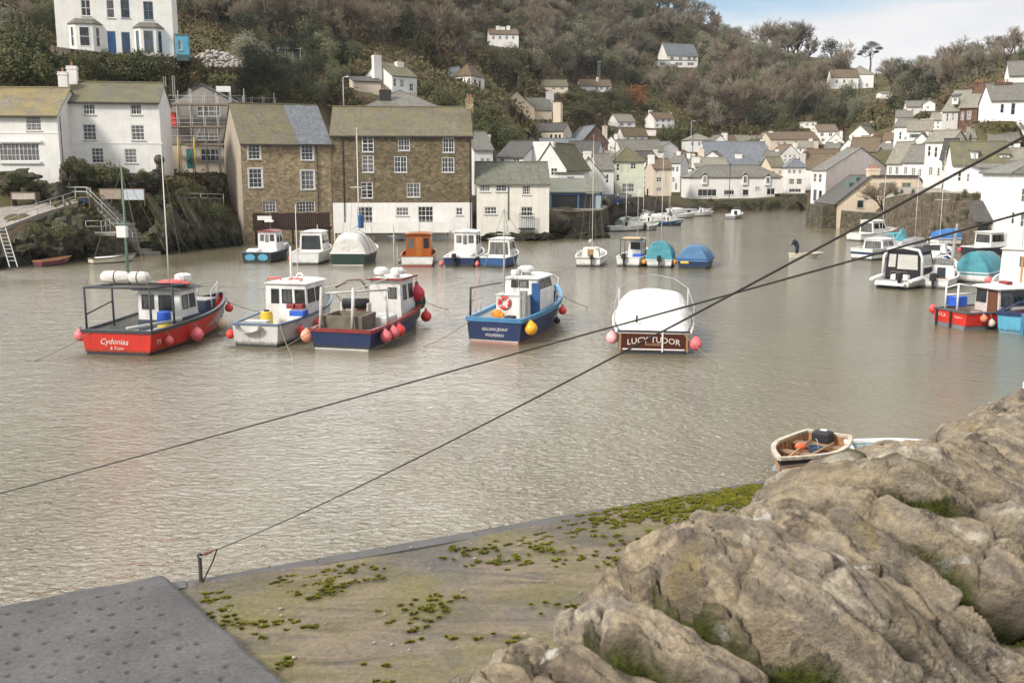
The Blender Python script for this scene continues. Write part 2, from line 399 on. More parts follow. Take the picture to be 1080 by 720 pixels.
sc.render.engine = 'CYCLES'; sc.cycles.use_denoising = True; sc.cycles.max_bounces = 5; sc.cycles.diffuse_bounces = 2; sc.cycles.glossy_bounces = 3
# ================================================================ terrain, water, quay
COLS = [
 (-420, 66, [(69,220),(90,190),(112,110),(135,50),(200,-90),(320,-260)]),
 (-150, 76, [(80,246),(95,210),(115,85),(130,46),(200,-75),(325,-200)]),
 (0, 80, [(83.5,244),(98,212),(119,66),(128,52),(200,-60),(330,-160)]),
 (110, 91, [(97,208),(105,186),(122,66),(134,58),(200,-30),(330,-130)]),
 (200, 105, [(108,214),(119,190),(140,104),(155,62),(215,-10),(340,-110)]),
 (300, 112, [(114,243),(127,215),(144,105),(165,64),(225,10),(345,-80)]),
 (420, 113, [(115,243),(130,215),(156,114),(177,80),(250,0),(360,-60)]),
 (520, 116, [(117,228),(140,196),(170,138),(205,90),(270,32),(380,-50)]),
 (600, 119, [(120,223),(190,191),(235,142),(275,96),(330,45),(410,-20)]),
 (660, 161, [(162,212.5),(215,190),(255,150),(300,112),(350,62),(420,-2)]),
 (720, 183, [(218,203),(235,191),(265,154),(310,117),(355,77),(425,22)]),
 (780, 199, [(206,207),(240,190),(275,152),(315,120),(360,87),(430,46)]),
 (850, 198, [(206,206),(240,186),(275,152),(315,120),(365,92),(440,62)]),
 (905, 141, [(142,219),(190,180),(240,146),(290,117),(360,93),(440,78)]),
 (980, 126, [(127,222),(150,180),(190,142),(230,108),(290,86),(380,74)]),
 (1080, 101, [(102,232),(118,192),(150,128),(185,93),(250,66),(340,52)]),
 (1250, 86, [(88,240),(104,190),(132,118),(168,76),(230,40),(330,26)]),
 (1600, 66, [(68,250),(88,190),(112,110),(145,60),(210,20),(320,0)]),
]
net = []
for px, ys, pts in COLS:
    a = (px-540)/F/cp
    row = [(a*(ys-9), ys-9, -3.0), (a*ys, ys, -.35)]
    for Y, py in pts: row.append((a*Y, Y, zat(Y, py)))
    Yl, zl = row[-1][1], row[-1][2]
    row += [(a*(Yl+90), Yl+90, zl-6), (a*(Yl+300), Yl+300, zl-50)]
    net.append(row)
net = np.array(net)                                   # (cols, rows, 3)
def resample(A, n, axis):
    """monotone-ish cubic (damped Catmull-Rom) resampling"""
    A = np.moveaxis(A, axis, 0); m = A.shape[0]; tt = np.linspace(0, m-1, n); i = np.clip(tt.astype(int), 0, m-2); f = (tt-i).reshape(-1, *([1]*(A.ndim-1)))
    p0, p1, p2, p3 = A[np.clip(i-1,0,m-1)], A[i], A[i+1], A[np.clip(i+2,0,m-1)]
    k = .3; m1 = (p2-p0)*k; m2 = (p3-p1)*k
    h = (2*f**3-3*f**2+1)*p1 + (f**3-2*f**2+f)*m1 + (-2*f**3+3*f**2)*p2 + (f**3-f**2)*m2
    return np.moveaxis(h, 0, axis)
TN, TM = 420, 230
G = resample(resample(net, TN, 0), TM, 1)
V = G.reshape(-1, 3).copy()
rowi = np.tile(np.arange(TM), TN) / (TM-1) * (net.shape[1]-1)
for i in range(len(V)):
    x, y, z = V[i]
    a = min(1, max(0, (rowi[i]-1.0)/1.2))
    if rowi[i] > .6:
        n1 = mnoise.fractal(Vector((x*.045, y*.045, 3.1)), .9, 2.1, 5); n2 = mnoise.fractal(Vector((x*.3, y*.3, z*.3+1.7)), .8, 2.1, 4)
        V[i][2] += a*(n1*1.6)*min(1, max(0, (rowi[i]-2.2)/1.2)) + n2*.45*min(1, max(0,(rowi[i]-1.05)*2))
        V[i][0] += n2*.4*a; V[i][1] += mnoise.noise(Vector((x*.33, z*.4, 9)))*.6*min(1, (rowi[i]-.6))
fc = [(i*TM+j, (i+1)*TM+j, (i+1)*TM+j+1, i*TM+j+1) for i in range(TN-1) for j in range(TM-1)]
t = NT('hill_ground'); v = t.pos()
n1 = t.noise(v, .05, 6, .65); n2 = t.noise(v, .45, 5, .65); n3 = t.noise(v, 3, 4)
f = t.math('ADD', t.math('MULTIPLY', n1, .6), t.math('MULTIPLY', n2, .4))
c1 = t.ramp(f, [(.36, (.052,.062,.022)), (.45, (.085,.082,.034)), (.53, (.095,.068,.036)), (.62, (.062,.046,.028))])
g = t.n('ShaderNodeNewGeometry'); sz = t.n('ShaderNodeSeparateXYZ'); t.l(g.outputs['Normal'], sz.inputs[0])
rockc = t.ramp(t.noise(t.pos((1,1,.35), (.3,.2,0)), 1.4, 7, .7), [(.3, (.028,.024,.018)), (.5, (.085,.072,.055)), (.7, (.17,.15,.12))])
sp2 = t.n('ShaderNodeSeparateXYZ'); t.l(g.outputs['Position'], sp2.inputs[0])
low = t.ramp(t.math('ADD', t.math('MULTIPLY', sp2.outputs[2], .1), t.math('MULTIPLY', n2, .3)), [(.35, 1), (.75, 0)])
st = t.math('MULTIPLY', t.ramp(sz.outputs[2], [(.55, 1), (.9, .1)]), low)
c2 = t.mix(st, c1, rockc)
tide = t.ramp(t.math('ADD', t.math('MULTIPLY', sp2.outputs[2], .35), t.math('MULTIPLY', n3, .25)), [(.35, .85), (.6, 0)])
c3 = t.mix(tide, c2, (.02,.021,.012))
t.set(t.mix(.35, c3, t.ramp(n3, [(.25,.3),(.75,.7)]), 'OVERLAY'), .95, .15); t.bump(t.math('ADD', n3, n2), .8, .15)
terr = raw('hillside_terrain', V, fc, t.m, smooth=True); tag(terr, kind='structure')
TB = BVHTree.FromPolygons([Vector(p) for p in V], fc)
def ground(px, py):
    h = TB.ray_cast(Vector((0,0,CZ)), ray(px, py).normalized()); return h[0]
def gz(x, y):
    h = TB.ray_cast(Vector((x, y, 400)), Vector((0,0,-1))); return h[0].z if h[0] else 0.0

# water
t = NT('harbour_water'); v = t.pos()
w1 = t.noise(t.pos((.8,1.25,1), (0,0,R(14))), 4.4, 4, .58, .4)
w2 = t.noise(t.pos((1,1.6,1), (0,0,R(-22))), .8, 3, .5, .3)
w3 = t.noise(t.pos((1,1,1)), 7.5, 3, .6)
calm = t.ramp(t.noise(t.pos((1,.6,1), (0,0,R(20))), .05, 4, .6, .8), [(.40, .45), (.62, 1)])
hgt = t.math('ADD', t.math('ADD', t.math('MULTIPLY', w1, 1.0), t.math('MULTIPLY', w2, .9)), t.math('MULTIPLY', w3, .22))
sp0_ = t.n('ShaderNodeSeparateXYZ'); t.l(t.pos(), sp0_.inputs[0]); shel = t.ramp(t.math('ADD', t.math('MULTIPLY', sp0_.outputs[1], .0125), t.math('MULTIPLY', sp0_.outputs[0], .006)), [(.28, 1), (.55, .62), (1, .45)])
hgt = t.math('MULTIPLY', t.math('MULTIPLY', hgt, calm), shel)
murk = t.ramp(t.noise(t.pos(), .035, 4), [(.35, (.138,.116,.068)), (.65, (.182,.155,.096))])
t.set(murk, .07, .5); t.b.inputs['IOR'].default_value = 1.50
t.bump(hgt, 1.0, .165)
mb = MB(); NX, NY = 60, 60
mb.add([(-500+1000*i/NX, -120+420*j/NY, 0) for i in range(NX+1) for j in range(NY+1)], [(i*(NY+1)+j, (i+1)*(NY+1)+j, (i+1)*(NY+1)+j+1, i*(NY+1)+j+1) for i in range(NX) for j in range(NY)])
tag(mb.build('water', t.m), kind='structure')

# near quay: edge line from the pixels of its lip at z = 3
QZ = 3.0
E0 = wat(200, 611, QZ); E1 = wat(842, 500, QZ); ed = (E1-E0).normalized(); en = Vector((ed.y, -ed.x, 0))   # en points back to the camera
t = NT('quay_top'); v = t.pos(rot=(0,0,-math.atan2(ed.y, ed.x)))
vs = t.pos((.28,1.6,1), (0,0,-math.atan2(ed.y, ed.x)))
n1 = t.noise(vs, 1.4, 6, .65, .5); n2 = t.noise(v, 1.1, 5); n3 = t.noise(v, 16, 5, .7); n4 = t.noise(v, .5, 4)
c1 = t.ramp(n1, [(.28, (.060,.050,.040)), (.42, (.135,.108,.078)), (.52, (.20,.158,.112)), (.64, (.095,.085,.075)), (.78, (.26,.21,.155))])
c2 = t.mix(t.ramp(n2, [(.40, 0), (.62, .8)]), c1, (.150,.130,.048))
c3 = t.mix(t.ramp(n4, [(.46, 0), (.62, .75)]), c2, (.090,.085,.083))
c4 = t.mix(.7, c3, t.ramp(n3, [(.25,.25),(.75,.75)]), 'OVERLAY')
t.set(c4, .9, .25); t.bump(t.math('ADD', n3, t.math('MULTIPLY', n1, 1.5)), .7, .03)
QTOP = t.m
mb = MB(); nu, nv = 150, 90
vv = []
for i in range(nu+1):
    for j in range(nv+1):
        s_ = -14 + 34*i/nu; d_ = .2 + (j/nv)**1.4*12
        p = E0 + ed*s_ + en*d_
        z = QZ + .035*mnoise.fractal(Vector((s_*.5, d_*1.5, 0)), .9, 2, 4) - .02*min(1, d_)
        vv.append((p.x, p.y, z))
mb.add(vv, [(i*(nv+1)+j, (i+1)*(nv+1)+j, (i+1)*(nv+1)+j+1, i*(nv+1)+j+1)[::-1] for i in range(nu) for j in range(nv)])
q = mb.build('quay_ground', QTOP, smooth=True); tag(q, kind='structure')
quay = empty('quay_edge', E0, 0, None, None); tag(quay, kind='structure')
mb = MB()                                              # coping course along the lip, with joints
s_ = -14.0
while s_ < 20:
    l = 1.5 + rnd.random()*.9; a = s_+.006; b = s_+l-.006; dz = rnd.uniform(-.012,.012)
    mb.prism([ed*a + Vector((0,0,-.5)), ed*b + Vector((0,0,-.5)), ed*b + Vector((0,0,dz)), ed*a + Vector((0,0,dz))], en*(.22+rnd.uniform(0,.04)))
    s_ += l
mb.build('coping', paint((.092,.086,.084), .85, .35, 1.2, bump=.5, dirt=.5, key='coping'), quay)
mb = MB(); mb.prism([ed*-14 + Vector((0,0,-7)) + en*.03, ed*20 + Vector((0,0,-7)) + en*.03, ed*20 + Vector((0,0,-.52)) + en*.03, ed*-14 + Vector((0,0,-.52)) + en*.03], en*13)
mb.build('wall_face', QUAYST, quay)

# dark slab at the lower left, raised on the quay, with rows of drilled dimples
C0 = wat(172, 604, QZ+.1); C1 = wat(0, 637, QZ+.1); C2 = wat(310, 725, QZ+.1)
su = (C1-C0).normalized(); sv = (C2-C0).normalized()
t = NT('slab_concrete'); v = t.pos(); n1 = t.noise(v, .9, 5); n3 = t.noise(v, 22, 5, .7)
t.set(t.mix(.75, t.ramp(n1, [(.3, (.072,.069,.069)), (.7, (.118,.112,.110))]), t.ramp(n3, [(.3,.3),(.7,.7)]), 'OVERLAY'), .9, .3); t.bump(n3, .6, .02)
SLABM = t.m
def slabpt(a, b): return C0 + su*a + sv*b
dim = []
for r_ in range(13):
    for c_ in range(26): dim.append((.35 + c_*.24 + (r_%2)*.1 + rnd.uniform(-.04,.04), .35 + r_*.3 + rnd.uniform(-.05,.05), rnd.uniform(.025,.05)))
dim = np.array(dim)
mb = MB(); na, nb = 300, 240; vv = []
for i in range(na+1):
    for j in range(nb+1):
        a = 7*i/na; b = 5*j/nb
        p = slabpt(a, b) + sv*(.03*mnoise.fractal(Vector((a*2.2,1,7)),.8,2,4)*max(0,1-b*1.5)) + su*(.03*mnoise.fractal(Vector((b*2.2,5,7)),.8,2,4)*max(0,1-a*1.5)); d2 = ((dim[:,0]-a)**2 + (dim[:,1]-b)**2); k = int(d2.argmin())
        z = -.055*max(0, 1-math.sqrt(d2[k])/dim[k,2])
        z += .018*mnoise.fractal(Vector((a*1.5,b*1.5,4)), .9, 2, 5)
        e = min(a, b); z -= .04*max(0, 1-e/.06)
        vv.append((p.x, p.y, p.z+z))
mb.add(vv, [(i*(nb+1)+j, (i+1)*(nb+1)+j, (i+1)*(nb+1)+j+1, i*(nb+1)+j+1) for i in range(na) for j in range(nb)])
top = list(range(0, (na+1)*(nb+1), nb+1)); o0 = len(mb.v)
mb.add([(mb.v[i][0], mb.v[i][1], -2) for i in top], []);
for k in range(len(top)-1): mb.f.append((top[k+1], top[k], o0+k, o0+k+1)); mb.mi.append(0)
side = list(range(nb+1)); o1 = len(mb.v); mb.add([(mb.v[i][0], mb.v[i][1], QZ-.3) for i in side], [])
for k in range(nb): mb.f.append((side[k], side[k+1], o1+k+1, o1+k)); mb.mi.append(0)
tag(mb.build('slab_ground', SLABM, smooth=True, hard=50), kind='structure')

# moss tufts scattered on the quay
MOSSM = leafm([(.2, (.065,.074,.011)), (.42, (.15,.150,.018)), (.7, (.26,.23,.03))], 'moss', 2, 0)
V, Fc = [], []
spots = []
for _ in range(480):
    px = rnd.triangular(580, 845, 790); py = 500 + (842-px)*.172 + abs(rnd.gauss(3, 12))+2
    spots.append((px, py, rnd.uniform(.012,.065)))
for _ in range(950):
    px = rnd.uniform(215, 800); py = 500 + (842-px)*.172 + abs(rnd.gauss(0, 55)) + 12
    if mnoise.noise(Vector((px*.012, py*.03, 4))) < -.02 + .12*(px < 500): continue
    spots.append((px, py, rnd.uniform(.006,.034)))
for px, py, r_ in spots:
    c = wat(px, py, QZ)
    n = int(22 + r_*1700); lob = [(rnd.gauss(0,.55)*r_, rnd.gauss(0,.3)*r_, rnd.uniform(.25,.6)) for _ in range(5)]
    for _ in range(n):
        lx, ly, lr = rnd.choice(lob); q_ = lx + rnd.gauss(0,.42)*r_*lr; s2 = ly + rnd.gauss(0,.25)*r_*lr; p = c + ed*q_*1.5 + en*s2
        hh = .002 + .010*rnd.random(); a = rnd.uniform(0, 6.28); k = rnd.uniform(.007,.016)
        d = Vector((math.cos(a)*k, math.sin(a)*k, 0)); b = len(V); e = Vector((rnd.gauss(0,.014), rnd.gauss(0,.014), hh))
        V += [p-d+Vector((0,0,-.012)), p+d+Vector((0,0,-.012)), p+d*.6+e, p-d*.6+e]; Fc.append((b,b+1,b+2,b+3))
tag(raw('moss', V, Fc, MOSSM), 'bright green moss tufts growing on the weathered quay top', 'moss', kind='stuff')
# pebbles and chips
mb = MB()
for _ in range(60):
    c = wat(rnd.uniform(220, 720), rnd.uniform(560, 700), QZ); r_ = rnd.uniform(.008,.022)
    mb.sphere((c.x, c.y, QZ+.004), r_, 6, 4, (1.3, 1, .6))
tag(mb.build('pebbles', paint((.32,.28,.23), .9, .4, 30, key='pebble'), smooth=True), 'loose pale stone chips lying on the quay', 'stone chips', kind='stuff')

# mooring ring post at the lip
S0 = E0 + ed*.12 + en*.10
post = empty('mooring_post', (S0.x, S0.y, QZ-.02), 0, 'short rusty mooring stanchion on the quay lip with rope tied to its head', 'mooring post')
mb = MB(); mb.lathe([(.035,0),(.03,.02),(.024,.04),(.024,.33),(.034,.335),(.036,.36),(.02,.38)], n=10); mb.build('shaft', paint((.07,.06,.055), .8, .3, 20, bump=.5, key='rust'), post, True, hard=50)
mb = MB(); mb.lathe([(.085,0),(.085,.015),(.03,.022)], n=12); mb.build('base_plate', paint((.09,.07,.055), .8, .3, 20, key='rustplate'), post)
mb = MB(); mb.torus((.03,0,.345), .035, .009, 14, 6, 'z'); mb.build('shackle', STEEL, post, True)
TOP = Vector((S0.x, S0.y, QZ+.325))
# the two ropes
def rope(name, pts, r, label, n=60, sag=0.0):
    mb = MB(); P = []
    A, B = Vector(pts[0]), Vector(pts[-1])
    for i in range(n+1):
        f_ = i/n; p = A.lerp(B, f_); p.z -= sag*4*f_*(1-f_); P.append(p)
    mb.tube(P, r, 8); o = mb.build(name, ROPE, smooth=True); return tag(o, label, 'rope')
RB = wat(228, 577, QZ+.36)
kn = TOP + (at(640,385,8.2)-TOP)*.035
rb = rope('mooring_rope', [TOP + Vector((.03,0,.01)), at(1290, 30, 2.7)], .0050, 'thick dark rope rising from the quay stanchion across the harbour view', 60, .10)
mb = MB(); p0 = Vector(rb.data.vertices[8*4].co); p1 = Vector((S0.x+.03, S0.y-.02, QZ)); mb.tube([p0, p0.lerp(p1,.3)+Vector((.0,0,-.03)), p0.lerp(p1,.65)+Vector((-.01,0,-.03)), p1], .009, 7)
mb.build('rope_tail', ROPE, rb, True)
mb = MB(); d_ = (p0-TOP); mb.tube([TOP+d_*.2, TOP+d_*.4, TOP+d_*.75], [.008,.022,.012], 8); mb.build('splice', paint((.17,.07,.045), .8, .3, 20, key='splice'), rb, True)
rope('mooring_line', [at(-260, 587, 14.5), at(1330, 155, 4.4)], .0058, 'thin dark mooring line crossing above the water from the lower edge of view', 50, .04)

# ---------------------------------------------------------------- rough stone parapet (camera side)
SIL = [(380,790),(440,745),(480,722),(520,697),(560,670),(600,650),(622,632),(640,612),(668,590),(690,575),(704,570),(718,548),(740,537),(765,541),(800,534),(828,524),(838,500),(850,488),(880,478),(905,470),(930,466),(955,462),(985,460),(1010,445),(1035,437),(1052,420),(1080,408),(1130,396),(1200,385)]
A0 = Vector((-.62, 1.30, 0)); A1 = Vector((3.3, 5.35, 0)); ax = (A1-A0); LEN = ax.length; ax.normalize(); an = Vector((ax.y, -ax.x, 0))  # an: camera side (right)
def ztop(p):
    px = 540 + p.x/p.y*F*1.0
    for _ in range(3):
        py = np.interp(px, [a for a,_ in SIL], [b for _,b in SIL]); z = zat(p.y, py); px = proj((p.x, p.y, z))[0]
    return z
joints = [0]; 
rj = random.Random(21)
while joints[-1] < LEN+1: joints.append(joints[-1] + rj.uniform(.12,.30))
jn = np.array(joints); ju = [ (rj.uniform(-.05,.07), rj.uniform(-.5,.5), rj.uniform(.6,1.1), rj.uniform(-.05,.05)) for _ in joints ]
NS, NVV = 860, 250
prof = []
ppts = [(-.75,-3.9),(-.62,-2.0),(-.50,-.9),(-.40,-.35),(-.25,-.08),(-.12,.0),(.05,.015),(.25,-.03),(.45,-.12),(.62,-.30),(.76,-.62),(.86,-1.0),(.92,-1.5)]
ppts = np.array(ppts); dd = np.concatenate([[0], np.cumsum(np.linalg.norm(np.diff(ppts, axis=0), axis=1))])
sv_ = np.concatenate([np.linspace(0, dd[3], 24, endpoint=False), np.linspace(dd[3], dd[-1], NVV-24)])
PX = np.interp(sv_, dd, ppts[:,0]); PZ = np.interp(sv_, dd, ppts[:,1])
for _ in range(3):
    PX[1:-1] = (PX[:-2]+2*PX[1:-1]+PX[2:])/4; PZ[1:-1] = (PZ[:-2]+2*PZ[1:-1]+PZ[2:])/4
tn = np.stack([np.gradient(PZ)*-1, np.gradient(PX)], 1); tn /= np.linalg.norm(tn, axis=1)[:,None]
VV = np.zeros((NS, NVV, 3)); CR = np.zeros((NS, NVV), 'f4'); LAY = np.zeros((NS, NVV), 'f4'); LVQ = np.zeros((NS, NVV), 'f4')
zt = []
for i in range(NS): zt.append(ztop(A0 + ax*(LEN*i/(NS-1))))
for i in range(NS):
    s0 = LEN*i/(NS-1); p0 = A0 + ax*s0
    for j in range(NVV):
        vq = sv_[j] - dd[5]
        wv = Vector((s0*1.3, vq*1.1, 2.2))
        sw = s0 + .16*mnoise.fractal(wv, .8, 2, 3) - .22*max(-.4, vq)      # stones lean along the wall
        k = int(np.searchsorted(jn, sw))-1; k = max(0, min(len(jn)-2, k)); wd = jn[k+1]-jn[k]; f_ = (sw-jn[k])/wd
        e = min(f_, 1-f_)*wd
        off, ph, kk, off2 = ju[k]
        gd = min(1, max(0, .62+.8*mnoise.noise(Vector((jn[k]*5.1 if f_<.5 else jn[k+1]*5.1, vq*1.6, 7)))))     # how open this joint is here
        dep = (.05+.17*gd)
        groove = -1.25*dep*math.exp(-(e/(.014+.020*gd)))
        bulge = .035*kk*(1-abs(2*f_-1)**3)
        cq = vq*2.1 + ph*2 + .35*mnoise.noise(Vector((s0*3, vq*3, k)))
        fc_ = cq - math.floor(cq); ec = min(fc_, 1-fc_)/2.1; blk = mnoise.noise(Vector((math.floor(cq)*3.7, k*2.1, .5)))
        crack = -.045*math.exp(-(ec/.010))*(.3+gd) + blk*.05
        q3 = Vector((s0*5, vq*2.2, k*.37)); 
        rdg = 1-abs(mnoise.noise(q3*1.2)); rd2 = 1-abs(mnoise.noise(q3*3.1+Vector((0,0,5))))
        fb = .020*mnoise.fractal(Vector((s0*4.2, vq*1.5, 5)), .75, 2.1, 5) + .014*(rdg**3-.5) + .012*(rd2**3-.5) + .010*mnoise.noise(Vector((s0*34, vq*16, k)))
        lay = 0
        for fr_, am, wv_ in ((8.5, .050, .55), (21, .020, .8), (47, .008, .9)):            # thin beds lapping over each other
            g2 = sw*fr_ + wv_*mnoise.fractal(Vector((s0*2.2+fr_, vq*2.0, k*.7)), .8, 2.1, 3) + 3.1*k; fl = math.floor(g2); fr2 = g2-fl
            on = max(0, .55+1.1*mnoise.noise(Vector((fl*2.7, vq*1.4+fl, fr_))))
            lay += am*on*(fr2**.8-.5) - am*.55*on*math.exp(-fr2*14)
        h = .12*(f_-.5)*kk + groove + bulge*.6 + off*(1-abs(2*f_-1)**8) + crack + fb + lay
        LAY[i,j] = sw; LVQ[i,j] = vq
        x_ = PX[j] + tn[j,0]*h; z_ = PZ[j] + tn[j,1]*h
        p = p0 + an*x_
        VV[i,j] = (p.x, p.y, zt[i] - .045 + z_ )
        CR[i,j] = min(1, math.exp(-(e/.032))*gd*1.6*(1 if vq > -.05 else .4))
# settle the crest so that each stretch of wall tops out at its surveyed line
sx_, sy_ = [a for a,_ in SIL], [c for _,c in SIL]
for it in range(6):
    y_, h_ = VV[...,1], VV[...,2]-CZ; D_ = y_*cp-h_*sp_; good = D_ > .9
    PXX = np.where(good, 540+F*VV[...,0]/np.where(good, D_, 1), -9e3); PYY = np.where(good, 360-F*(y_*sp_+h_*cp)/np.where(good, D_, 1), 9e3)
    bn = np.clip(((PXX+400)/5).astype(int), 0, 399); env = np.full(400, 9e3); np.minimum.at(env, bn.ravel(), PYY.ravel())
    jb = PYY.argmin(1); ii = np.arange(NS); pxb, pyb, db = PXX[ii,jb], PYY[ii,jb], D_[ii,jb]
    ek = np.clip(((pxb+400)/5).astype(int), 0, 399); e_ = env[ek]; tg = np.interp(pxb, sx_, sy_)
    dz_ = np.where((pyb < e_+25) | (e_ > tg), (e_-tg), np.minimum(0, pyb-tg))*db/F
    ok = (db > 1.0) & (pyb < 900); dz_ = np.clip(np.where(ok, dz_, 0), -.15, .15)
    kr = np.hanning(41); kr /= kr.sum(); dz_ = np.convolve(np.pad(dz_, 20, 'edge'), kr, 'valid')
    VV[...,2] += dz_[:,None]*.9
fc = [(i*NVV+j, i*NVV+j+1, (i+1)*NVV+j+1, (i+1)*NVV+j) for i in range(NS-1) for j in range(NVV-1)]
t = NT('parapet_stone'); v = t.pos()
at_ = t.n('ShaderNodeAttribute', attribute_name='moss')
n1 = t.noise(v, 3.2, 7, .68, .6); n2 = t.noise(v, 9, 6, .7, .3); n3 = t.noise(v, 45, 5, .75); n4 = t.noise(v, 1.6, 3)
rot_ = (0, 0, -math.atan2(ax.y, ax.x))
al = t.n('ShaderNodeAttribute', attribute_name='bed'); av = t.n('ShaderNodeAttribute', attribute_name='across'); cx_ = t.n('ShaderNodeCombineXYZ'); t.l(t.math('MULTIPLY', al.outputs['Fac'], 22), cx_.inputs[0]); t.l(t.math('MULTIPLY', av.outputs['Fac'], 3.2), cx_.inputs[1]); n5 = t.noise(cx_.outputs[0], 1.0, 6, .7)
c1 = t.ramp(n1, [(.30, (.14,.108,.082)), (.40, (.30,.238,.160)), (.48, (.455,.370,.250)), (.55, (.32,.268,.205)), (.62, (.54,.465,.355)), (.74, (.66,.60,.50))])
c2 = t.mix(t.ramp(n5, [(.45, 0), (.58, .7)]), c1, (.16,.135,.11))
c3 = t.mix(t.ramp(n2, [(.55, 0), (.64, .8)]), c2, (.085,.065,.06))                     # dark lichen
c4 = t.mix(t.ramp(t.noise(v, 5.5, 5, .6), [(.62, 0), (.70, .6)]), c3, (.30,.235,.10))       # ochre lichen
c5 = t.mix(t.ramp(t.noise(t.pos((1,1,1.3)), 6.7, 4, .55), [(.66, 0), (.69, .9)]), c4, (.62,.58,.53))   # white patches
mo = t.math('MULTIPLY', at_.outputs['Fac'], t.ramp(n4, [(.36, .12), (.50, 1)]))
mo = t.ramp(t.math('ADD', mo, t.math('MULTIPLY', t.math('SUBTRACT', n2, .5), .35)), [(.22, 0), (.42, 1)])
mossc = t.ramp(n3, [(.3, (.022,.030,.006)), (.7, (.085,.095,.014))])
soil = t.ramp(at_.outputs['Fac'], [(.12, 0), (.5, .9)]); c5 = t.mix(soil, c5, (.045,.036,.024))
c6 = t.mix(.6, t.mix(mo, c5, mossc), t.ramp(n3, [(.25,.22),(.75,.78)]), 'OVERLAY')
t.set(c6, .92, .2); t.bump(t.math('ADD', t.math('ADD', n3, t.math('MULTIPLY', n2, 1.6)), n5), .95, .03)
wl = raw('parapet_wall', VV.reshape(-1,3), fc, t.m, smooth=True)
wl.data.attributes.new('bed', 'FLOAT', 'POINT').data.foreach_set('value', LAY.ravel()); wl.data.attributes.new('across', 'FLOAT', 'POINT').data.foreach_set('value', LVQ.ravel())
wl.data.attributes.new('moss', 'FLOAT', 'POINT').data.foreach_set('value', CR.ravel())
tag(wl, 'rough lichen covered stone parapet with mossy joints beside the viewer', 'wall')
# moss cushions in the joints
V, Fc = [], []
cand = [(i,j) for i in range(0,NS) for j in range(60,NVV-4) if CR[i,j] > .5]
rj.shuffle(cand)
for i,j in cand[:5000]:
    p = Vector(VV[i,j]); 
    if mnoise.noise(p*1.6) < -.05: continue
    for _ in range(2):
        a = rj.uniform(0,6.28); k = rj.uniform(.003,.007); d = Vector((math.cos(a)*k, math.sin(a)*k, rj.gauss(0,.002))); b = len(V)
        q_ = p + Vector((rj.gauss(0,.005), rj.gauss(0,.005), rj.gauss(0,.004))); e = Vector((rj.gauss(0,.006), rj.gauss(0,.006)-.004, rj.uniform(.003,.014)))
        V += [q_-d, q_+d, q_+d*.5+e, q_-d*.5+e]; Fc.append((b,b+1,b+2,b+3))
tag(raw('moss', V, Fc, leafm([(.3,(.030,.042,.006)),(.7,(.10,.11,.016))], 'joint_moss', 9, 0)), 'dark green moss growing in the joints of the stone parapet', 'moss', kind='stuff')
# footway on the camera side and white pier at the wall's far end
mb = MB(); p = [A0+an*.7-ax*6, A1+an*.7+ax*4, A1+an*9+ax*4, A0+an*9-ax*6]
mb.add([(q_.x, q_.y, 6.35) for q_ in p], [(0,1,2,3)]); tag(mb.build('path', CONC), kind='structure')
Wp = at(1128, 412, 5.6)
pier = empty('gate_pier', (Wp.x, Wp.y, Wp.z-1.18), R(20), 'white painted pier with sloped cap standing behind the stone parapet', 'pier')
mb = MB(); mb.rbox((-.14,-.14,0), (.14,.14,1.16), .02); mb.build('shaft', BRIGHT, pier)
mb = MB(); mb.loft([[(-.17,-.17,1.162),(.17,-.17,1.162),(.17,.17,1.162),(-.17,.17,1.162)],[(-.17,-.17,1.21),(.17,-.17,1.21),(.17,.17,1.21),(-.17,.17,1.21)],[(-.03,-.03,1.31),(.03,-.03,1.31),(.03,.03,1.31),(-.03,.03,1.31)]], True, True, True); mb.build('cap', BRIGHT, pier)
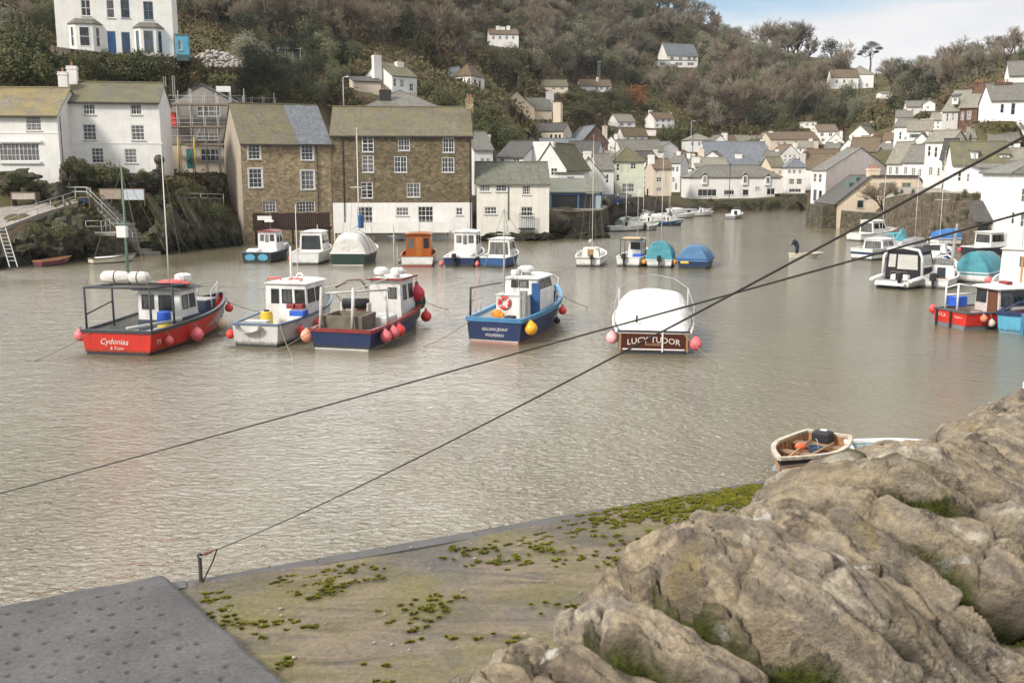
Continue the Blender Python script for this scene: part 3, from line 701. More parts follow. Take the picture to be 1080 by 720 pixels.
# ================================================================ houses
class House: pass
def panel_on(o_, ux, inn, u0, z0, u1, z1):
    """helpers to place a rectangle on a wall face"""
    return lambda u, z, d: Vector((o_[0]+ux[0]*u+inn[0]*d, o_[1]+ux[1]*u+inn[1]*d, z))
def window(parent, P, u0, z0, u1, z1, style, frame, sill=True, depth=.10, surround=None, glass=None):
    """frame with glazing bars (child of the house), pane and sill below it"""
    w, h = u1-u0, z1-z0
    bar = style if isinstance(style, tuple) else (1, 1)
    mb = MB()
    def bx(a0, b0, a1, b1, d0, d1):
        q = [P(a0,b0,d1),P(a1,b0,d1),P(a1,b0,d0),P(a0,b0,d0),P(a0,b1,d1),P(a1,b1,d1),P(a1,b1,d0),P(a0,b1,d0)]
        mb.add(q, [(0,3,2,1),(4,5,6,7),(0,1,5,4),(1,2,6,5),(2,3,7,6),(3,0,4,7)])
    ft = min(.085, w*.12); d0, d1 = depth-.06, depth-.005
    bx(u0, z0, u0+ft, z1, d0, d1); bx(u1-ft, z0, u1, z1, d0, d1); bx(u0+ft, z0, u1-ft, z0+ft, d0, d1); bx(u0+ft, z1-ft, u1-ft, z1, d0, d1)
    nx, nz_ = bar; bw = .045
    for i in range(1, nx):
        u = u0+w*i/nx; k = bw*(1.5 if nx % 2 == 0 and i == nx//2 else .8); bx(u-k/2, z0+ft, u+k/2, z1-ft, d0+.012, d1-.004)
    for i in range(1, nz_):
        z = z0+h*i/nz_; k = bw*(1.5 if nz_ % 2 == 0 and i == nz_//2 else .8); bx(u0+ft, z-k/2, u1-ft, z+k/2, d0+.018, d1-.008)
    if surround:
        s = .12
        for (a0,b0,a1,b1) in ((u0-s,z0-s,u0-.002,z1+s),(u1+.002,z0-s,u1+s,z1+s),(u0,z1+.002,u1,z1+s),(u0,z0-s,u1,z0-.002)): bx(a0,b0,a1,b1,-.03,.0)
    o = mb.build('window', frame, parent)
    mb = MB(); mb.add([P(u0+ft*.6,z0+ft*.6,depth),P(u1-ft*.6,z0+ft*.6,depth),P(u1-ft*.6,z1-ft*.6,depth),P(u0+ft*.6,z1-ft*.6,depth)], [(0,1,2,3)])
    mb.build('pane', glass or GLASS, o)
    if sill:
        mb = MB()
        q = [P(u0-.08,z0-.1,depth-.02),P(u1+.08,z0-.1,depth-.02),P(u1+.08,z0-.1,-.09),P(u0-.08,z0-.1,-.09),P(u0-.08,z0-.003,depth-.02),P(u1+.08,z0-.003,depth-.02),P(u1+.08,z0-.02,-.09),P(u0-.08,z0-.02,-.09)]
        mb.add(q, [(0,3,2,1),(4,5,6,7),(0,1,5,4),(1,2,6,5),(2,3,7,6),(3,0,4,7)]); mb.build('sill', SILL, o)
    return o
def door(parent, P, u0, z0, u1, z1, m, depth=.08, name='door'):
    mb = MB()
    def bx(a0, b0, a1, b1, d0, d1):
        q = [P(a0,b0,d1),P(a1,b0,d1),P(a1,b0,d0),P(a0,b0,d0),P(a0,b1,d1),P(a1,b1,d1),P(a1,b1,d0),P(a0,b1,d0)]
        mb.add(q, [(0,3,2,1),(4,5,6,7),(0,1,5,4),(1,2,6,5),(2,3,7,6),(3,0,4,7)])
    bx(u0+.05, z0, u1-.05, z1-.05, depth-.03, depth); w = u1-u0; h = z1-z0
    for a,b in ((.16,.46),(.54,.84)):
        for c_,d_ in ((.1,.45),(.52,.9)): bx(u0+w*a, z0+h*c_, u0+w*b, z0+h*d_, depth-.045, depth-.03)
    o = mb.build(name, m, parent)
    mb = MB()
    def bx2(a0, b0, a1, b1): 
        d0, d1 = depth-.06, depth
        q = [P(a0,b0,d1),P(a1,b0,d1),P(a1,b0,d0),P(a0,b0,d0),P(a0,b1,d1),P(a1,b1,d1),P(a1,b1,d0),P(a0,b1,d0)]
        mb.add(q, [(0,3,2,1),(4,5,6,7),(0,1,5,4),(1,2,6,5),(2,3,7,6),(3,0,4,7)])
    bx2(u0,z0,u0+.048,z1); bx2(u1-.048,z0,u1,z1); bx2(u0+.05,z1-.048,u1-.05,z1); mb.build('door_frame', FRAME, o)
    return o
HB = []      # pixel boxes of houses, where no tree may be planted in front
def house(label, pl, pr, base, eaves, Y=None, yaw=0, dep=7, depx=None, roof='side', ridge=None, rise=None, wall=WHITE, rmat=S_OLIVE,
          wins=(), chim=(), doors=(), dorm=(), over=.28, down=2.0, cat='house', name='house', frame=FRAME, group=None, gut=False, sill=True, lower=None, zb=None, thick=.13, surround=None, ridge_pos=.5):
    ya = R(yaw); H = House()
    if Y is None:
        g_ = ground((pl+pr)/2, base); Y = g_.y if g_ else 250
    L = at(pl, base, Y)
    c_, s_ = math.cos(ya), math.sin(ya)
    def along(p, d, px):
        k = (px-540)/F; D0 = p.y*cp - (p.z-CZ)*sp_
        return (k*D0 - p.x) / (d[0] - k*d[1]*cp)
    W = along(L, (c_, s_), pr)
    inn = (-s_, c_)
    if depx is not None:
        Rp = L + Vector((c_, s_, 0))*W if depx > pr else L
        dep = abs(along(Rp, inn, depx))
    W = max(1.5, W); dep = min(40, max(1.5, dep))
    root = empty(name, L, ya, label, cat, group); M = Matrix.Translation(L) @ Matrix.Rotation(ya, 4, 'Z'); Mi = M.inverted()
    He = max(1.5, zat(Y, eaves) - L.z)
    if roof in ('side', 'hip'):
        yr = Y + dep*ridge_pos*c_ + (W/2*s_ if roof == 'hip' else 0)
    else: yr = Y + W/2*s_
    if rise is None: rise = max(.3, zat(yr, ridge) - L.z - He) if ridge is not None else 2.2
    Hr = He + rise; H.__dict__.update(root=root, W=W, dep=dep, He=He, Hr=Hr, M=M, Mi=Mi, L=L, Y=Y)
    HB.append((min(pl, pr, depx or pl)-1, (ridge or eaves-8)-4, max(pl, pr, depx or pr)+1, base, Y))
    faces = {'F': ((0,0), (1,0), (0,1), W), 'R': ((W,0), (0,1), (-1,0), dep), 'L': ((0,dep), (0,-1), (1,0), dep), 'B': ((W,dep), (-1,0), (0,-1), W)}
    o0 = Mi @ Vector((0,0,CZ))
    def hit(px, py, face, off=0):
        d = (Mi.to_3x3() @ ray(px, py)); (ox, oy), u_, n_, _ = faces[face]
        q = Vector((ox + n_[0]*off, oy + n_[1]*off, 0)); nn = Vector((n_[0], n_[1], 0))
        tt = (q-o0).dot(nn)/d.dot(nn); p = o0 + d*tt; r_ = p - q
        return r_.x*u_[0] + r_.y*u_[1], p.z
    H.hit = hit
    def plane_y(px, py, y):
        d = (Mi.to_3x3() @ ray(px, py)); p = o0 + d*((y-o0.y)/d.y); return p
    H.py = plane_y
    rects = {'F': [], 'R': [], 'L': [], 'B': []}; todo = []
    for wv in wins:
        wv = tuple(wv); face = 'F'
        if isinstance(wv[0], str): face, wv = wv[0], wv[1:]
        px, py, ww, hh = wv[:4]; st = wv[4] if len(wv) > 4 else (2,3); opt = wv[5] if len(wv) > 5 else {}
        u0, z0 = hit(px, py+hh, face); u1, z1 = hit(px+ww, py, face)
        if u1 < u0: u0, u1 = u1, u0
        top = faces[face][3]
        u0 = max(.15, u0); u1 = min(top-.15, u1)
        if u1-u0 < .2 or z1-z0 < .2: continue
        hole = z1 < He-.06
        if hole:
            z1 = min(z1, He-.08); rects[face].append((u0,z0,u1,z1))
        todo.append((face,u0,z0,u1,z1,st,opt,hole))
    for dv in doors:
        dv = tuple(dv); face = 'F'
        if isinstance(dv[0], str): face, dv = dv[0], dv[1:]
        px, py, ww, hh, m = dv[:5]; u0, z0 = hit(px, py+hh, face); u1, z1 = hit(px+ww, py, face); z1 = min(z1, He-.1)
        u0 = max(.1, u0); u1 = min(faces[face][3]-.1, u1)
        if u1-u0 < .3: continue
        rects[face].append((u0,z0,u1,z1)); todo.append((face,u0,z0,u1,z1,'door',m,True))
    mb = MB()
    zlo = -down
    def split(lst, a, b): 
        s = sorted(set([a, b] + [x for x in lst if a < x < b])); return s
    lw = None
    if lower is not None: lw = zat(Y, lower[0]) - L.z
    for fk in 'FRLB':
        (ox, oy), u_, n_, ww = faces[fk]; rs = rects[fk]
        us = split([r_[0] for r_ in rs]+[r_[2] for r_ in rs], 0, ww); zs = split([r_[1] for r_ in rs]+[r_[3] for r_ in rs] + ([lw] if lw else []), zlo, He)
        P = lambda u, z, d, ox=ox, oy=oy, u_=u_, n_=n_: (ox+u_[0]*u+n_[0]*d, oy+u_[1]*u+n_[1]*d, z)
        for a, b in zip(us, us[1:]):
            for c0, d0 in zip(zs, zs[1:]):
                mu, mz = (a+b)/2, (c0+d0)/2
                if any(r_[0] < mu < r_[2] and r_[1] < mz < r_[3] for r_ in rs): continue
                mb.m = 1 if lw is not None and mz < lw else 0
                mb.add([P(a,c0,0),P(b,c0,0),P(b,d0,0),P(a,d0,0)], [(0,1,2,3)])
        for (u0,z0,u1,z1) in rs:
            mb.m = 1 if lw is not None and (z0+z1)/2 < lw else 0
            D = .16
            for (a0,b0),(a1,b1) in (((u0,z0),(u1,z0)),((u1,z0),(u1,z1)),((u1,z1),(u0,z1)),((u0,z1),(u0,z0))):
                mb.add([P(a0,b0,0),P(a1,b1,0),P(a1,b1,D),P(a0,b0,D)], [(0,1,2,3)])
            mb.add([P(u0,z0,D),P(u1,z0,D),P(u1,z1,D),P(u0,z1,D)], [(0,1,2,3)])
    mb.m = 0
    yrd = dep*ridge_pos
    if roof == 'side':
        for x in (0, W): mb.add([(x,0,He),(x,dep,He),(x,yrd,Hr)], [(0,1,2)])
    elif roof == 'gable':
        for y in (0, dep): mb.add([(0,y,He),(W,y,He),(W/2,y,Hr)], [(0,1,2)])
    elif roof == 'flat':
        mb.add([(0,0,He),(W,0,He),(W,dep,He),(0,dep,He)], [(0,1,2,3)])
    elif roof == 'mono':
        for x in (0, W): mb.add([(x,0,He),(x,dep,He),(x,dep,Hr)], [(0,1,2)])
        mb.add([(0,dep,He),(W,dep,He),(W,dep,Hr),(0,dep,Hr)], [(0,1,2,3)])
    H.wall = mb.build('wall', [wall, lower[1]] if lower else wall, root)
    T = thick; e = .02
    mb = MB(); ov = over
    if roof == 'side':
        sl = rise/yrd; sl2 = rise/(dep-yrd)
        pr_ = [(-ov, He-ov*sl+e), (yrd, Hr+e), (dep+ov, He-ov*sl2+e), (dep+ov, He-ov*sl2+e+T), (yrd, Hr+e+T*1.15), (-ov, He-ov*sl+e+T)]
        mb.loft([[(-ov*.5, y, z) for y, z in pr_], [(W+ov*.5, y, z) for y, z in pr_]], True, True, True)
        mb.tube([(-ov*.5-.01, yrd, Hr+T*1.15+.03), (W+ov*.5+.01, yrd, Hr+T*1.15+.03)], .11, 6)
    elif roof == 'gable':
        sl = rise/(W/2)
        pr_ = [(-ov, He-ov*sl+e), (W/2, Hr+e), (W+ov, He-ov*sl+e), (W+ov, He-ov*sl+e+T), (W/2, Hr+e+T*1.15), (-ov, He-ov*sl+e+T)]
        mb.loft([[(x, -ov*.6, z) for x, z in pr_], [(x, dep+ov*.6, z) for x, z in pr_]], True, True, True)
        mb.tube([(W/2, -ov*.6-.01, Hr+T*1.15+.03), (W/2, dep+ov*.6+.01, Hr+T*1.15+.03)], .11, 6)
    elif roof == 'mono':
        sl = rise/dep
        pr_ = [(-ov, He-ov*sl+e), (dep+ov, Hr+ov*sl+e), (dep+ov, Hr+ov*sl+e+T), (-ov, He-ov*sl+e+T)]
        mb.loft([[(-ov, y, z) for y, z in pr_], [(W+ov, y, z) for y, z in pr_]], True, True, True)
    elif roof == 'hip':
        k = min(W, dep)*.5*.96
        if W >= dep: r0, r1 = (k, dep/2), (W-k, dep/2)
        else: r0, r1 = (W/2, k), (W/2, dep-k)
        b0 = [(-ov,-ov,He),(W+ov,-ov,He),(W+ov,dep+ov,He),(-ov,dep+ov,He)]
        b1 = [(x,y,He+T) for x,y,_ in b0]
        mb.add(b0+b1+[(r0[0],r0[1],Hr+T),(r1[0],r1[1],Hr+T)],
               [(3,2,1,0),(0,1,5,4),(1,2,6,5),(2,3,7,6),(3,0,4,7)] + ([(4,5,9,8),(5,6,9),(6,7,8,9),(7,4,8)] if W >= dep else [(4,5,8),(5,6,9,8),(6,7,9),(7,4,8,9)]))
        for a, b in ((b1[0], r0), (b1[3], r0 if W >= dep else r1), (b1[1], r1 if W >= dep else r0), (b1[2], r1)): mb.tube([a, (b[0], b[1], Hr+T)], .09, 5)
        mb.tube([(r0[0],r0[1],Hr+T+.02),(r1[0],r1[1],Hr+T+.02)], .1, 5)
    elif roof == 'flat':
        mb.loft([[(-ov*.4,-ov*.4,He+.01),(W+ov*.4,-ov*.4,He+.01),(W+ov*.4,dep+ov*.4,He+.01),(-ov*.4,dep+ov*.4,He+.01)],[(-ov*.4,-ov*.4,He+.3),(W+ov*.4,-ov*.4,He+.3),(W+ov*.4,dep+ov*.4,He+.3),(-ov*.4,dep+ov*.4,He+.3)]], True, True, True)
    H.roof = mb.build('roof', rmat, root)
    if gut and roof in ('side', 'hip'):
        g_ = MB(); zz = He - ov*(rise/yrd if roof == 'side' else 0) + .03; g_.box((-ov*.4, -ov-.13, zz-.1), (W+ov*.4, -ov-.005, zz+.04)); g_.build('gutter', GUT, root)
    for face,u0,z0,u1,z1,st,opt,hole in todo:
        (ox, oy), u_, n_, ww = faces[face]
        P = lambda u, z, d, ox=ox, oy=oy, u_=u_, n_=n_: Vector((ox+u_[0]*u+n_[0]*d, oy+u_[1]*u+n_[1]*d, z))
        if st == 'door': door(root, P, u0, z0, u1, z1, opt)
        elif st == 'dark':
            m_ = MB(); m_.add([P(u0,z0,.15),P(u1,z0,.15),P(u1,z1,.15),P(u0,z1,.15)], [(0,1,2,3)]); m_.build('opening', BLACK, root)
        else:
            o_ = opt if isinstance(opt, dict) else {}
            window(root, P, u0, z0, u1, z1, st, o_.get('frame', frame), o_.get('sill', sill), .10 if hole else -.012, o_.get('surround', surround))
    for cv in chim:
        px, top, cw, yl = cv[:4]; m = cv[4] if len(cv) > 4 else wall; pots = cv[5] if len(cv) > 5 else 2
        p = plane_y(px, top, yl); zt_ = p.z - (.45 if pots else 0); x = p.x; cd = min(cw, .75)
        m_ = MB(); m_.box((x-cw/2, yl-cd/2, He-.3), (x+cw/2, yl+cd/2, zt_)); m_.box((x-cw/2-.06, yl-cd/2-.06, zt_-.25), (x+cw/2+.06, yl+cd/2+.06, zt_-.12)); m_.box((x-cw/2-.03, yl-cd/2-.03, zt_), (x+cw/2+.03, yl+cd/2+.03, zt_+.07))
        ch = m_.build('chimney', m, root)
        for i in range(pots):
            q = MB(); q.lathe([(.11,0),(.095,.35),(.12,.36),(.12,.42),(.08,.42)], (x + cw*.5*((i+.5)/pots*1.4-.7), yl, zt_+.07), 8); q.build('chimney_pot', POT, ch)
    for dv in dorm:
        px, py, ww, hh, yl, kind, m, rm = dv
        a = plane_y(px, py+hh, yl); b = plane_y(px+ww, py, yl); x0, x1, z0, z1 = a.x, b.x, a.z, b.z
        back = min(dep*.5, yl + (z1-z0)*1.4 + .8)
        m_ = MB(); m_.box((x0, yl, z0-.3), (x1, back, z1)); dd_ = m_.build('dormer', m, root)
        m_ = MB()
        if kind == 'gable':
            xm = (x0+x1)/2; rz_ = z1 + (x1-x0)*.42; pr_ = [(x0-.15,z1-.1),(xm,rz_),(x1+.15,z1-.1),(x1+.15,z1+.02),(xm,rz_+.14),(x0-.15,z1+.02)]
            m_.add([(x0,yl,z1+.001),(x1,yl,z1+.001),(xm,yl,rz_)], [(0,1,2)]); m_.loft([[(x, yl-.15, z) for x, z in pr_], [(x, back+1.2, z) for x, z in pr_]], True, True, True)
        else:
            pr_ = [(yl-.25, z1+.01), (back+.8, z1+.5), (back+.8, z1+.62), (yl-.25, z1+.13)]
            m_.loft([[(x0-.15, y, z) for y, z in pr_], [(x1+.15, y, z) for y, z in pr_]], True, True, True)
        m_.build('dormer_roof', rm, dd_)
        P = lambda u, z, d: Vector((u, yl+d, z))
        mb = MB()
        window_on(dd_, P, x0+.18, z0+.12, x1-.18, z1-.12)
    return H
def window_on(parent, P, u0, z0, u1, z1):
    mb = MB()
    def bx(a0, b0, a1, b1, d0, d1):
        q = [P(a0,b0,d1),P(a1,b0,d1),P(a1,b0,d0),P(a0,b0,d0),P(a0,b1,d1),P(a1,b1,d1),P(a1,b1,d0),P(a0,b1,d0)]
        mb.add(q, [(0,3,2,1),(4,5,6,7),(0,1,5,4),(1,2,6,5),(2,3,7,6),(3,0,4,7)])
    ft = .07; bx(u0,z0,u0+ft,z1,-.05,-.002); bx(u1-ft,z0,u1,z1,-.05,-.002); bx(u0+ft,z0,u1-ft,z0+ft,-.05,-.002); bx(u0+ft,z1-ft,u1-ft,z1,-.05,-.002)
    um = (u0+u1)/2; bx(um-.03,z0+ft,um+.03,z1-ft,-.045,-.004)
    mb.build('window', FRAME, parent)
    mb = MB(); mb.add([P(u0+.03,z0+.03,-.012),P(u1-.03,z0+.03,-.012),P(u1-.03,z1-.03,-.012),P(u0+.03,z1-.03,-.012)], [(0,1,2,3)]); mb.build('pane', GLASS, parent)
POT = paint((.36,.17,.10), .85, .2, 6, key='terracotta')
BRICKC = REDBR
def bay(H, px0, px1, top, bot, proj_=.9, rm=S_GREY, fr=FRAME):
    """half-hexagon bay on the front wall"""
    u0, zb_ = H.hit(px0, bot, 'F'); u1, zt_ = H.hit(px1, top, 'F'); k = (u1-u0)*.24
    pl_ = [(u0,-.002),(u0+k,-proj_),(u1-k,-proj_),(u1,-.002)]
    mb = MB(); mb.loft([[(x,y,zb_-1.2) for x,y in pl_],[(x,y,zt_) for x,y in pl_]], False); b = mb.build('bay', WHITE, H.root)
    mb = MB(); o_ = [(u0-.15,-.002),(u0+k-.08,-proj_-.18),(u1-k+.08,-proj_-.18),(u1+.15,-.002)]; i_ = [(u0+k*.8,-.002),(u0+k*1.1,-.15),(u1-k*1.1,-.15),(u1-k*.8,-.002)]
    mb.loft([[(x,y,zt_) for x,y in o_],[(x,y,zt_+.1) for x,y in o_],[(x,y,zt_+.75) for x,y in i_]], False, True, True); mb.build('bay_roof', rm, b)
    h = zt_-zb_
    for (ax_,ay_),(bx_,by_),(f0,f1) in ((pl_[1],pl_[2],(.2,.8)),(pl_[0],pl_[1],(.3,.72)),(pl_[2],pl_[3],(.28,.7))):
        d = Vector((bx_-ax_, by_-ay_, 0)); l = d.length; d.normalize(); n_ = Vector((-d.y, d.x, 0))
        P = lambda u, z, dd_, a=Vector((ax_,ay_,0)), d=d, n_=n_: a + d*u + n_*dd_ + Vector((0,0,z))
        u_0, u_1 = l*f0, l*f1; z_0, z_1 = zb_+h*.14, zb_+h*.9
        mb = MB(); ft = .07
        for (a0,b0,a1,b1) in ((u_0,z_0,u_0+ft,z_1),(u_1-ft,z_0,u_1,z_1),(u_0+ft,z_0,u_1-ft,z_0+ft),(u_0+ft,z_1-ft,u_1-ft,z_1),(u_0+ft,(z_0+z_1)/2-.03,u_1-ft,(z_0+z_1)/2+.03)):
            q = [P(a0,b0,-.002),P(a1,b0,-.002),P(a1,b0,-.05),P(a0,b0,-.05),P(a0,b1,-.002),P(a1,b1,-.002),P(a1,b1,-.05),P(a0,b1,-.05)]
            mb.add(q, [(0,3,2,1),(4,5,6,7),(0,1,5,4),(1,2,6,5),(2,3,7,6),(3,0,4,7)])
        mb.build('window', fr, b)
        mb = MB(); mb.add([P(u_0+.03,z_0+.03,-.012),P(u_1-.03,z_0+.03,-.012),P(u_1-.03,z_1-.03,-.012),P(u_0+.03,z_1-.03,-.012)], [(0,1,2,3)]); mb.build('pane', GLASS, b)
def localbox(H, name, m, px0, py0, px1, py1, y0, y1, parent=None):
    """box whose front plane sits at local y0, measured on the photo"""
    a = H.py(px0, py1, y0); b = H.py(px1, py0, y0); mb = MB(); mb.box((a.x, y0, a.z), (b.x, y1, b.z)); return mb.build(name, m, parent or H.root)
def pipe(H, px, top, bot, y=-.08, m=GUT):
    a = H.py(px, top, y); b = H.py(px, bot, y); mb = MB(); mb.tube([(a.x,y,a.z),(a.x,y,b.z)], .05, 6); return mb.build('drainpipe', m, H.root)

S22, S23, S11, S32, S12 = (2,2), (2,3), (1,1), (3,2), (1,2)
S33 = (3,3)
# ---- left bank
H = house('white three storey cottage with mossy dark slate roof above ivy covered rock', 67, 172, 186, 107, 105, 10, 7.5, None, 'side', 88, wall=WHITE, rmat=S_OLIVE, gut=True, down=6,
  wins=[(88,110,12,11,(4,2)),(138,110,11,11,(4,2)),(88,131,13,17,(3,4)),(139,132,13,16,(3,4)),(97,156,12,16,(3,4)),(132,157,12,15,(3,4))], chim=[(75.5,66,1.0,3.6,WHITE,1),(66,72,.9,2.0,WHITE,1)])
localbox(H, 'string_course', WHITE, 67.5, 150.6, 171.5, 151.6, -.04, -.002)
H = house('long white cottage with yellow lichen slate roof and wide casement on harbour bank', -40, 66, 200, 121, 101, 4, 8, None, 'side', 94, wall=WHITE, rmat=S_YEL, gut=True, down=6,
  wins=[(28,123,15,15,(3,4)),(0,151,41,19,(10,3)),(-30,123,14,15,(3,4))], chim=[(-30,80,1,3.6)])
localbox(H, 'window_surround', FRAME, -1, 148.4, 43, 150.4, -.22, -.002); localbox(H, 'window_shelf', FRAME, -1, 170.6, 43, 172.6, -.22, -.002)
pipe(H, 63, 123, 198)
localbox(H, 'string_course', WHITE, -39, 139.8, 62, 140.8, -.04, -.002)
H = house('large white double fronted villa with two slate roofed bays above the bank', 61, 184, 57, -22, 127, 14, 9, None, 'side', -48, wall=WHITE, rmat=S_GREY, down=3, gut=True,
  wins=[(86,0,9,17,(2,2)),(113,0,7,19,(1,2)),(128,0,8,19,(1,2),{'frame':FRAMEB}),(152,2,9,19,(2,2),{'frame':FRAMEB})],
  doors=[(114,33,8,24,BLUE),(129,34,8,24,paint((.03,.06,.11), .4, key='door_navy'))])
bay(H, 74, 107, 27, 53); bay(H, 143, 172, 31, 60, fr=FRAMEB)
Hv = H
H = house('small sky blue timber porch on the end wall of the white villa', 186, 196, 59, 37, 129, 14, 3, None, 'mono', 36, wall=LBLUE, rmat=S_GREY, wins=[(188,43,3,10,S11,{'frame':FRAME})], down=.6, cat='porch', name='porch', over=.1)
H = house('cream house under repair behind scaffolding with teal front door', 180, 253, 181, 109, 121, 6, 9, None, 'gable', 90, wall=plaster((.30,.27,.24), .5, 'stripped'), rmat=S_DARK, down=4,
  wins=[(208,112,24,11,(4,2)),(208,140,24,8,(4,2)),(212,157,20,13,(4,2))], doors=[(197,157,9,21,paint((.03,.20,.20), .4, key='door_teal'))], lower=(153, CREAM2))
Hs = H
localbox(H, 'skylight', FRAME, 228, 91, 243, 97, 5, 5.2)
H = house('brown stone harbour house half roofed in yellow moss and half in new blue slate', 258, 351, 243, 151, 109, 24, 8, 240, 'side', 110.5, wall=RUBBLE, rmat=S_MOSS, gut=True, down=3,
  wins=[(262,152,12,16,(3,4),{'surround':FRAMED}),(318,153.5,12,15.5,(3,4),{'surround':FRAMED}),(263,178,13,20,(3,4),{'surround':FRAMED}),(318,180,13,20,(3,4),{'surround':FRAMED}),(277,212,14,12,(4,3),{'sill':False}),(313,212,19,12,(6,3),{'sill':False})])
pipe(H, 334, 153, 240)
mb = MB(); sl = (H.Hr-H.He)/(H.dep/2); x0 = H.hit(314, 150, 'F')[0]                      # new slates on the right part of the roof
mb.prism([(x0,-.32,H.He-.32*sl+.165),(H.W+.16,-.32,H.He-.32*sl+.165),(H.W+.16,H.dep/2-.12,H.Hr-.12*sl+.165),(x0-.25,H.dep/2-.12,H.Hr-.12*sl+.165)], (0,0,.035)); mb.build('new_slating', S_BLUE, H.root)
mb = MB(); mb.add([(-.025,-.02,-3),(-.025,H.dep,-3),(-.025,H.dep,H.He),(-.025,H.dep/2,H.Hr),(-.025,-.02,H.He)], [(4,3,2,1,0)]); mb.build('rendered_gable', RENDER, H.root)
Hst = H
H = house('big dark stone harbour mill with white lower storey and olive mossed roof', 352, 498, 250, 142.5, 113, 5, 10, None, 'side', 114, wall=MILL, rmat=S_MOSS, gut=True, down=1.5, lower=(214, WHITE),
  wins=[(382,142.8,12,17.5,(2,4)),(420,143.5,12,15.5,(4,3)),(467,145.5,12,15.5,(4,3)),(382,164,12,18,(2,4)),(416,165,13,17,(4,3)),(466,166,13,16,(4,3)),(381,192,12,17,(2,4)),(429,193,14,15,(4,3)),
        (377,218,16,20,(4,4)),(418,218.5,13,9,(4,2)),(441,217.5,16,20,(4,4)),(481,219,7,8,(2,2))], chim=[(495,100,.9,5,RUBBLE,2)], sill=True)
pipe(H, 361, 143, 245); pipe(H, 495.5, 147, 247)
a = H.py(352.5, 246, -1.7); b = H.py(474, 234, -1.7)
mb = MB(); mb.box((a.x,-1.7,a.z),(b.x,-1.55,b.z)); mb.box((a.x,-1.55,a.z+.05),(b.x,-.003,a.z+.25)); ter = mb.build('terrace', WHITE, H.root)
for i in range(7):
    x = a.x+.2+(b.x-a.x-.4)*i/6; mb = MB(); mb.box((x-.12,-1.5,-3),(x+.12,-1.25,a.z-.002)); mb.build('terrace_post', WOOD, ter)
Hm = H
mb = MB()                                                                             # loft light in one window
H = house('white two storey quay cottage with pale mossy slate roof beside the mill', 503, 579, 244, 194, 114, 3, 7.5, None, 'side', 172.5, wall=plaster((.74,.70,.62), .4, 'cottage'), rmat=S_GREEN, gut=False, down=3,
  wins=[(506,194.6,11,7.6,(4,2)),(523,194.6,11.5,7.6,(4,2)),(551,195.5,8.5,10,(4,3)),(511,218,13,8,(4,2)),(549.5,218,12.5,10,(4,2))], doors=[(550,229,12,13,FRAME)])
a = H.py(547.5, 240.5, -.5); b = H.py(563.5, 226, -.5); mb = MB()
for i in range(9): x = a.x+(b.x-a.x)*i/8; mb.box((x-.02,-.52,a.z),(x+.02,-.48,b.z))
mb.box((a.x-.04,-.53,b.z+.001),(b.x+.04,-.47,b.z+.06)); mb.box((a.x-.05,-.55,a.z-.12),(b.x+.05,-.003,a.z-.002)); mb.build('balcony', GUT, H.root)
pipe(H, 536, 196, 232)
H = house('open fronted fish market shelter with green slate roof on the quay', 581, 635, 221, 203, 126, 2, 7, None, 'mono', 190, wall=paint((.045,.13,.22), .6, .25, 1.5, key='shelter_blue'), rmat=S_GREEN, down=.3, cat='shelter', name='quay_shelter', wins=[(582,206,27,14.5,'dark'),(611,205.5,16,15,'dark')], doors=[(628.5,206,5,14,paint((.4,.42,.42), .6, key='panel'))])
